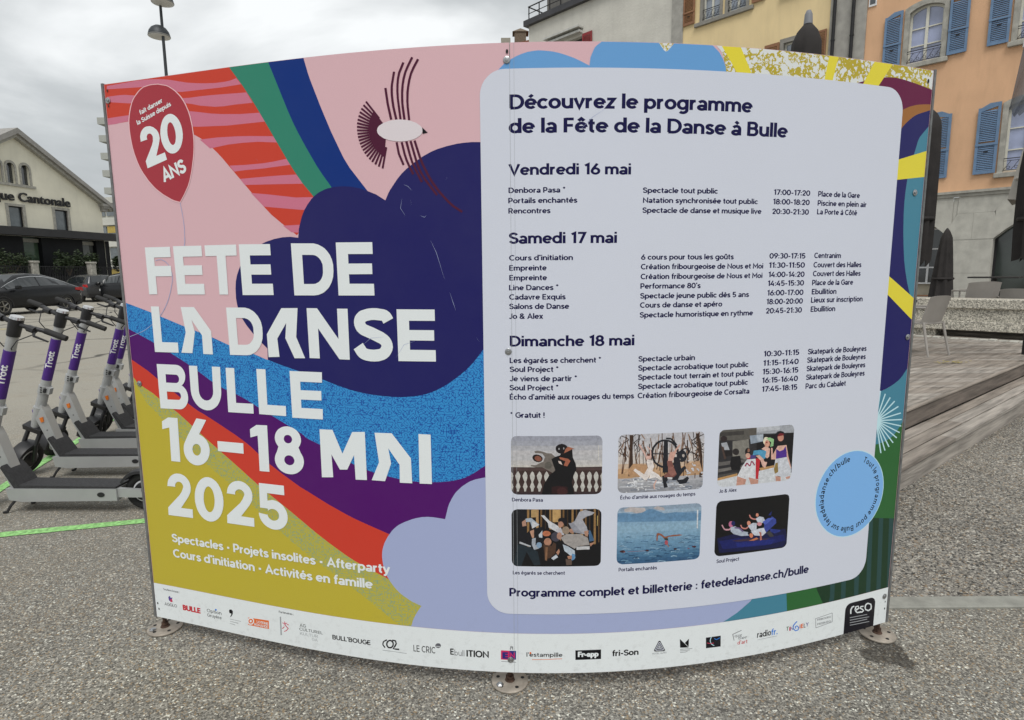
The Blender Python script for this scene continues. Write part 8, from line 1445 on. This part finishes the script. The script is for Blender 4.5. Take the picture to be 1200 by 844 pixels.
# ---------------------------------------------------------------- chairs, tables
taupe = mat('taupe_plastic', (.33,.31,.285), .5, 0, .06, 6)
def make_chair(label, group):
    """faces +Y, back towards -Y"""
    t = thing('plastic_chair', label, 'chair', (0,0,0), 0, group)
    mb = MB(); vs = []; fs = []; nx, nz = 8, 6
    for s_ in (0, 1):
        for j in range(nz+1):
            for i in range(nx+1):
                x = -.225+.45*i/nx; zz = .46+.36*j/nz; y = -.20-.10*(j/nz)-.03*(1-(x/.225)**2)*0 + .035*((x/.225)**2) - s_*.012
                if j == nz: zz -= .02*abs(x/.225)**3
                vs.append((x,y,zz))
    n = (nx+1)*(nz+1)
    for j in range(nz):
        for i in range(nx):
            a = j*(nx+1)+i; fs += [(a,a+1,a+nx+2,a+nx+1),(n+a,n+a+nx+1,n+a+nx+2,n+a+1)]
    for i in range(nx): fs += [(i,n+i,n+i+1,i+1),(nz*(nx+1)+i,nz*(nx+1)+i+1,n+nz*(nx+1)+i+1,n+nz*(nx+1)+i)]
    for j in range(nz): a, c = j*(nx+1), j*(nx+1)+nx; fs += [(a,a+nx+1,n+a+nx+1,n+a),(c,n+c,n+c+nx+1,c+nx+1)]
    mb.add(vs, fs); mb.build('backrest', taupe, t, 50)
    mb = MB(); mb.bbox(-.225,.225,-.21,.24,.43,.455,.008); mb.build('seat', taupe, t)
    for s_ in (-1, 1):
        mb = MB(); mb.tube([(s_*.215,-.20,.46),(s_*.225,-.26,.2),(s_*.235,-.31,0)], [.019,.016,.013], 8); mb.build('leg', taupe, t)
        mb = MB(); mb.tube([(s_*.235,.21,.64),(s_*.225,.22,.44),(s_*.235,.25,0)], [.015,.018,.013], 8); mb.build('leg', taupe, t)
        mb = MB(); mb.tube([(s_*.225,-.22,.655),(s_*.24,.0,.655),(s_*.235,.215,.645)], .016, 8); mb.build('armrest', taupe, t)
    return t
CG = 'taupe plastic terrace chairs'
ch = make_chair('taupe plastic armchair on the timber deck in front of the granite bench', CG)
ch.location = (5.66,8.32,Dz); ch.rotation_euler = (0,0,math.radians(25)); ch.scale = (1,1,1)
UT = .46
for x, y, a, lab in ((8.62,11.25,-8,'taupe plastic chair behind the granite bench, left of the tall table'), (8.98,11.55,-12,'taupe plastic chair half hidden behind its neighbour left of the tall table'),
                     (9.22,11.0,-38,'taupe plastic chair behind the granite bench, directly beneath the dark table top'), (9.75,10.75,-30,'taupe plastic chair behind the granite bench at the right picture edge'), (5.35,9.35,120,'taupe plastic chair mostly hidden by the board, at the dark deck table')):
    dup(ch, (x, y, UT if y > 11 else Dz), math.radians(a), lab)
blkt = mat('dark_table', (.03,.028,.027), .45, 0, .2, 5)
def table(label, loc, w, d, h_, rot, group='dark café tables on the terrace'):
    t = thing('cafe_table', label, 'table', loc, rot, group)
    mb = MB(); mb.bbox(-w/2,w/2,-d/2,d/2,h_-.03,h_,.005); mb.build('table_top', blkt, t)
    return t
t1 = table('dark square four-legged table on the deck beside the board edge', (5.35,8.85,Dz), .75, .75, .74, .1)
for sx in (-1,1):
    for sy in (-1,1): mb = MB(); mb.box(sx*.33-.03,sx*.33+.03,sy*.33-.03,sy*.33+.03,0,.71); mb.build('leg', blkt, t1)
t2 = table('thin dark pedestal table on the upper terrace behind the bench', (9.62,12.0,UT), .8, .6, .90, HA)
mb = MB(); mb.box(-.03,.03,-.03,.03,0,.9); mb.build('leg', blkt, t2); mb = MB(); mb.box(-.3,.3,-.03,.03,0,.03); mb.build('base', blkt, t2)
# ---------------------------------------------------------------- folded parasols
canv = mat('dark_canvas', (.022,.019,.018), .85, 0, .3, 6, .3, 30); capm = mat('grey_cap', (.2,.21,.23), .6)
creamc = mat('cream_canvas', (.42,.40,.36), .8, 0, .08, 5)
def parasol(label, loc, top, bot, r0, r1, cap=False, m=canv, group='folded dark parasols', cat='parasol', lean=0):
    t = thing('folded_parasol', label, cat, loc, 0, group)
    mb = MB(); mb.tube([(0,0,0),(0,0,top-.1)], .028, 8); mb.build('mast', iron, t)
    N = 28; lev = 22; vs = []; fs = []; R_ = random.Random(hash(label) % 1000 if False else int(loc[0]*100))
    ph = [R_.uniform(0,6) for _ in range(4)]
    for j in range(lev+1):
        f = j/lev; zz = top-(top-bot)*f; rr_ = (r0*(1-f)+r1*f)*min(1, (f*(top-bot)/.22+.02))**.5
        for k in range(N):
            a = 2*math.pi*k/N; w_ = 1+.17*math.sin(8*a+ph[0])*min(1, f*3)+.06*math.sin(3*a+ph[1]+f*4)
            vs.append((rr_*w_*math.cos(a)+lean*f, rr_*w_*math.sin(a), zz+(.05*math.sin(8*a+ph[2]) if j == lev else 0)))
    for j in range(lev):
        for k in range(N): fs.append((j*N+k, j*N+(k+1)%N, (j+1)*N+(k+1)%N, (j+1)*N+k))
    fs.append(tuple(range(N)))
    mb = MB(); mb.add(vs, fs); c_ = mb.build('canopy', m, t, 70)
    z_ = bot+(top-bot)*.28; rs = (r0*.28+r1*.72)*1.12
    mb = MB(); mb.lathe([(rs,z_),(rs+.012,z_+.02),(rs,z_+.05)], 20, Matrix.Translation((lean*.72,0,0))); mb.build('strap', m, c_)
    if cap: mb = MB(); mb.lathe([(.0,top+.13),(.025,top+.12),(.042,top+.08),(.05,top-.03),(0,top-.03)], 14); mb.build('cap', capm, t, 50)
    return t
parasol('folded dark parasol with grey cap rising above the board before the yellow house', (3.50,7.5,Dz), 4.05, 1.5, .15, .20, True)
parasol('tall folded dark parasol directly behind the right edge of the board', (5.70,8.55,Dz), 3.35, 1.25, .17, .15)
parasol('small folded dark parasol standing in front of the left stone arch', (9.72,13.6,.42), 2.0, .42, .09, .22)
parasol('large folded dark parasol cut by the right picture edge', (6.52,7.45,Dz), 2.90, 1.30, .28, .24)
parasol('folded cream parasol behind the large dark one at the right picture edge', (7.04,8.15,Dz), 3.05, 2.06, .20, .30, False, creamc, None)
# thin grey sun net hanging from a rod at the right picture edge
def net_mat():
    m, nt, b = new_mat('grey_sun_net'); b.inputs['Base Color'].default_value = (.07,.08,.10,1); b.inputs['Roughness'].default_value = .7; b.inputs['Alpha'].default_value = .80; return m
sn = thing('sun_net', 'sheer dark grey sun net hanging in folds from a thin metal rod', 'shade cloth', (8.2,9.9,.34), 0)
def on_px(x, y, d):   # a point d metres away along +Y, x and height given per metre
    return (x*d-8.2, d-9.9, 1.5+y*d-.34)
mb = MB(); mb.tube([on_px(.809,.365,9.9), on_px(.835,.350,9.7), on_px(.93,.30,9.3)], .012, 6); mb.tube([on_px(.809,.365,9.9), on_px(.807,.345,9.9)], .010, 6); mb.build('rod', chrome, sn)
vs = []; fs = []; n_ = 10; m__ = 8
for j in range(m__+1):
    f = j/m__
    for i in range(n_+1):
        g_ = i/n_; xa = .808+(.795-.808)*f; xb = .925+(.812-.925)*f**.8; ya = .350-.100*f; yb = .315-.075*f
        vs.append(on_px(xa+(xb-xa)*g_, ya+(yb-ya)*g_+.004*math.sin(g_*9), 9.9-.5*g_+.05*math.sin(g_*14)))
for j in range(m__):
    for i in range(n_): a = j*(n_+1)+i; fs.append((a,a+1,a+n_+2,a+n_+1))
mb = MB(); mb.add(vs, fs); mb.build('net_cloth', net_mat(), sn, 60)

# ---------------------------------------------------------------- loose grit on the asphalt and gravel
RG = random.Random(21)
def grit(name, n, region, smin, smax, m, z0):
    mb = MB()
    for i in range(n):
        x, y = region(RG); s_ = RG.uniform(smin, smax)*(1 if RG.random() < .93 else 1.8); a = RG.uniform(0, 6.28)
        k = [(math.cos(a+j*2.09)*s_*RG.uniform(.7,1.2)+x, math.sin(a+j*2.09)*s_*RG.uniform(.6,1.1)+y, z0) for j in range(3)]
        mb.add(k+[(x+RG.uniform(-.2,.2)*s_, y+RG.uniform(-.2,.2)*s_, z0+s_*RG.uniform(.5,.9))], [(0,1,3),(1,2,3),(2,0,3)])
    o = mb.build(name, m); stuff(o); return tag(o, {'gravel_stones': 'loose grey gravel stones strewn beside the timber step', 'asphalt_grit': 'fine loose grit scattered on the asphalt around the board'}[name], 'gravel')
grit('gravel_stones', 16000, lambda r: (lambda x: (x, r.uniform(2.6, max(2.7, min(6.3, 3.87+(x-2.60)*.805-.03 if x > 1.6 else 3.0)))))(r.uniform(1.05, 5.8)), .004, .0095, mat('gravel_stone', (.33,.31,.27), .85, 0, .55, 40, 0), .003)
grit('asphalt_grit', 5000, lambda r: (r.uniform(-3.6, 2.6), r.uniform(1.5, 4.2)), .0022, .0045, mat('grit_stone', (.42,.39,.32), .85, 0, .6, 40, 0), 0)
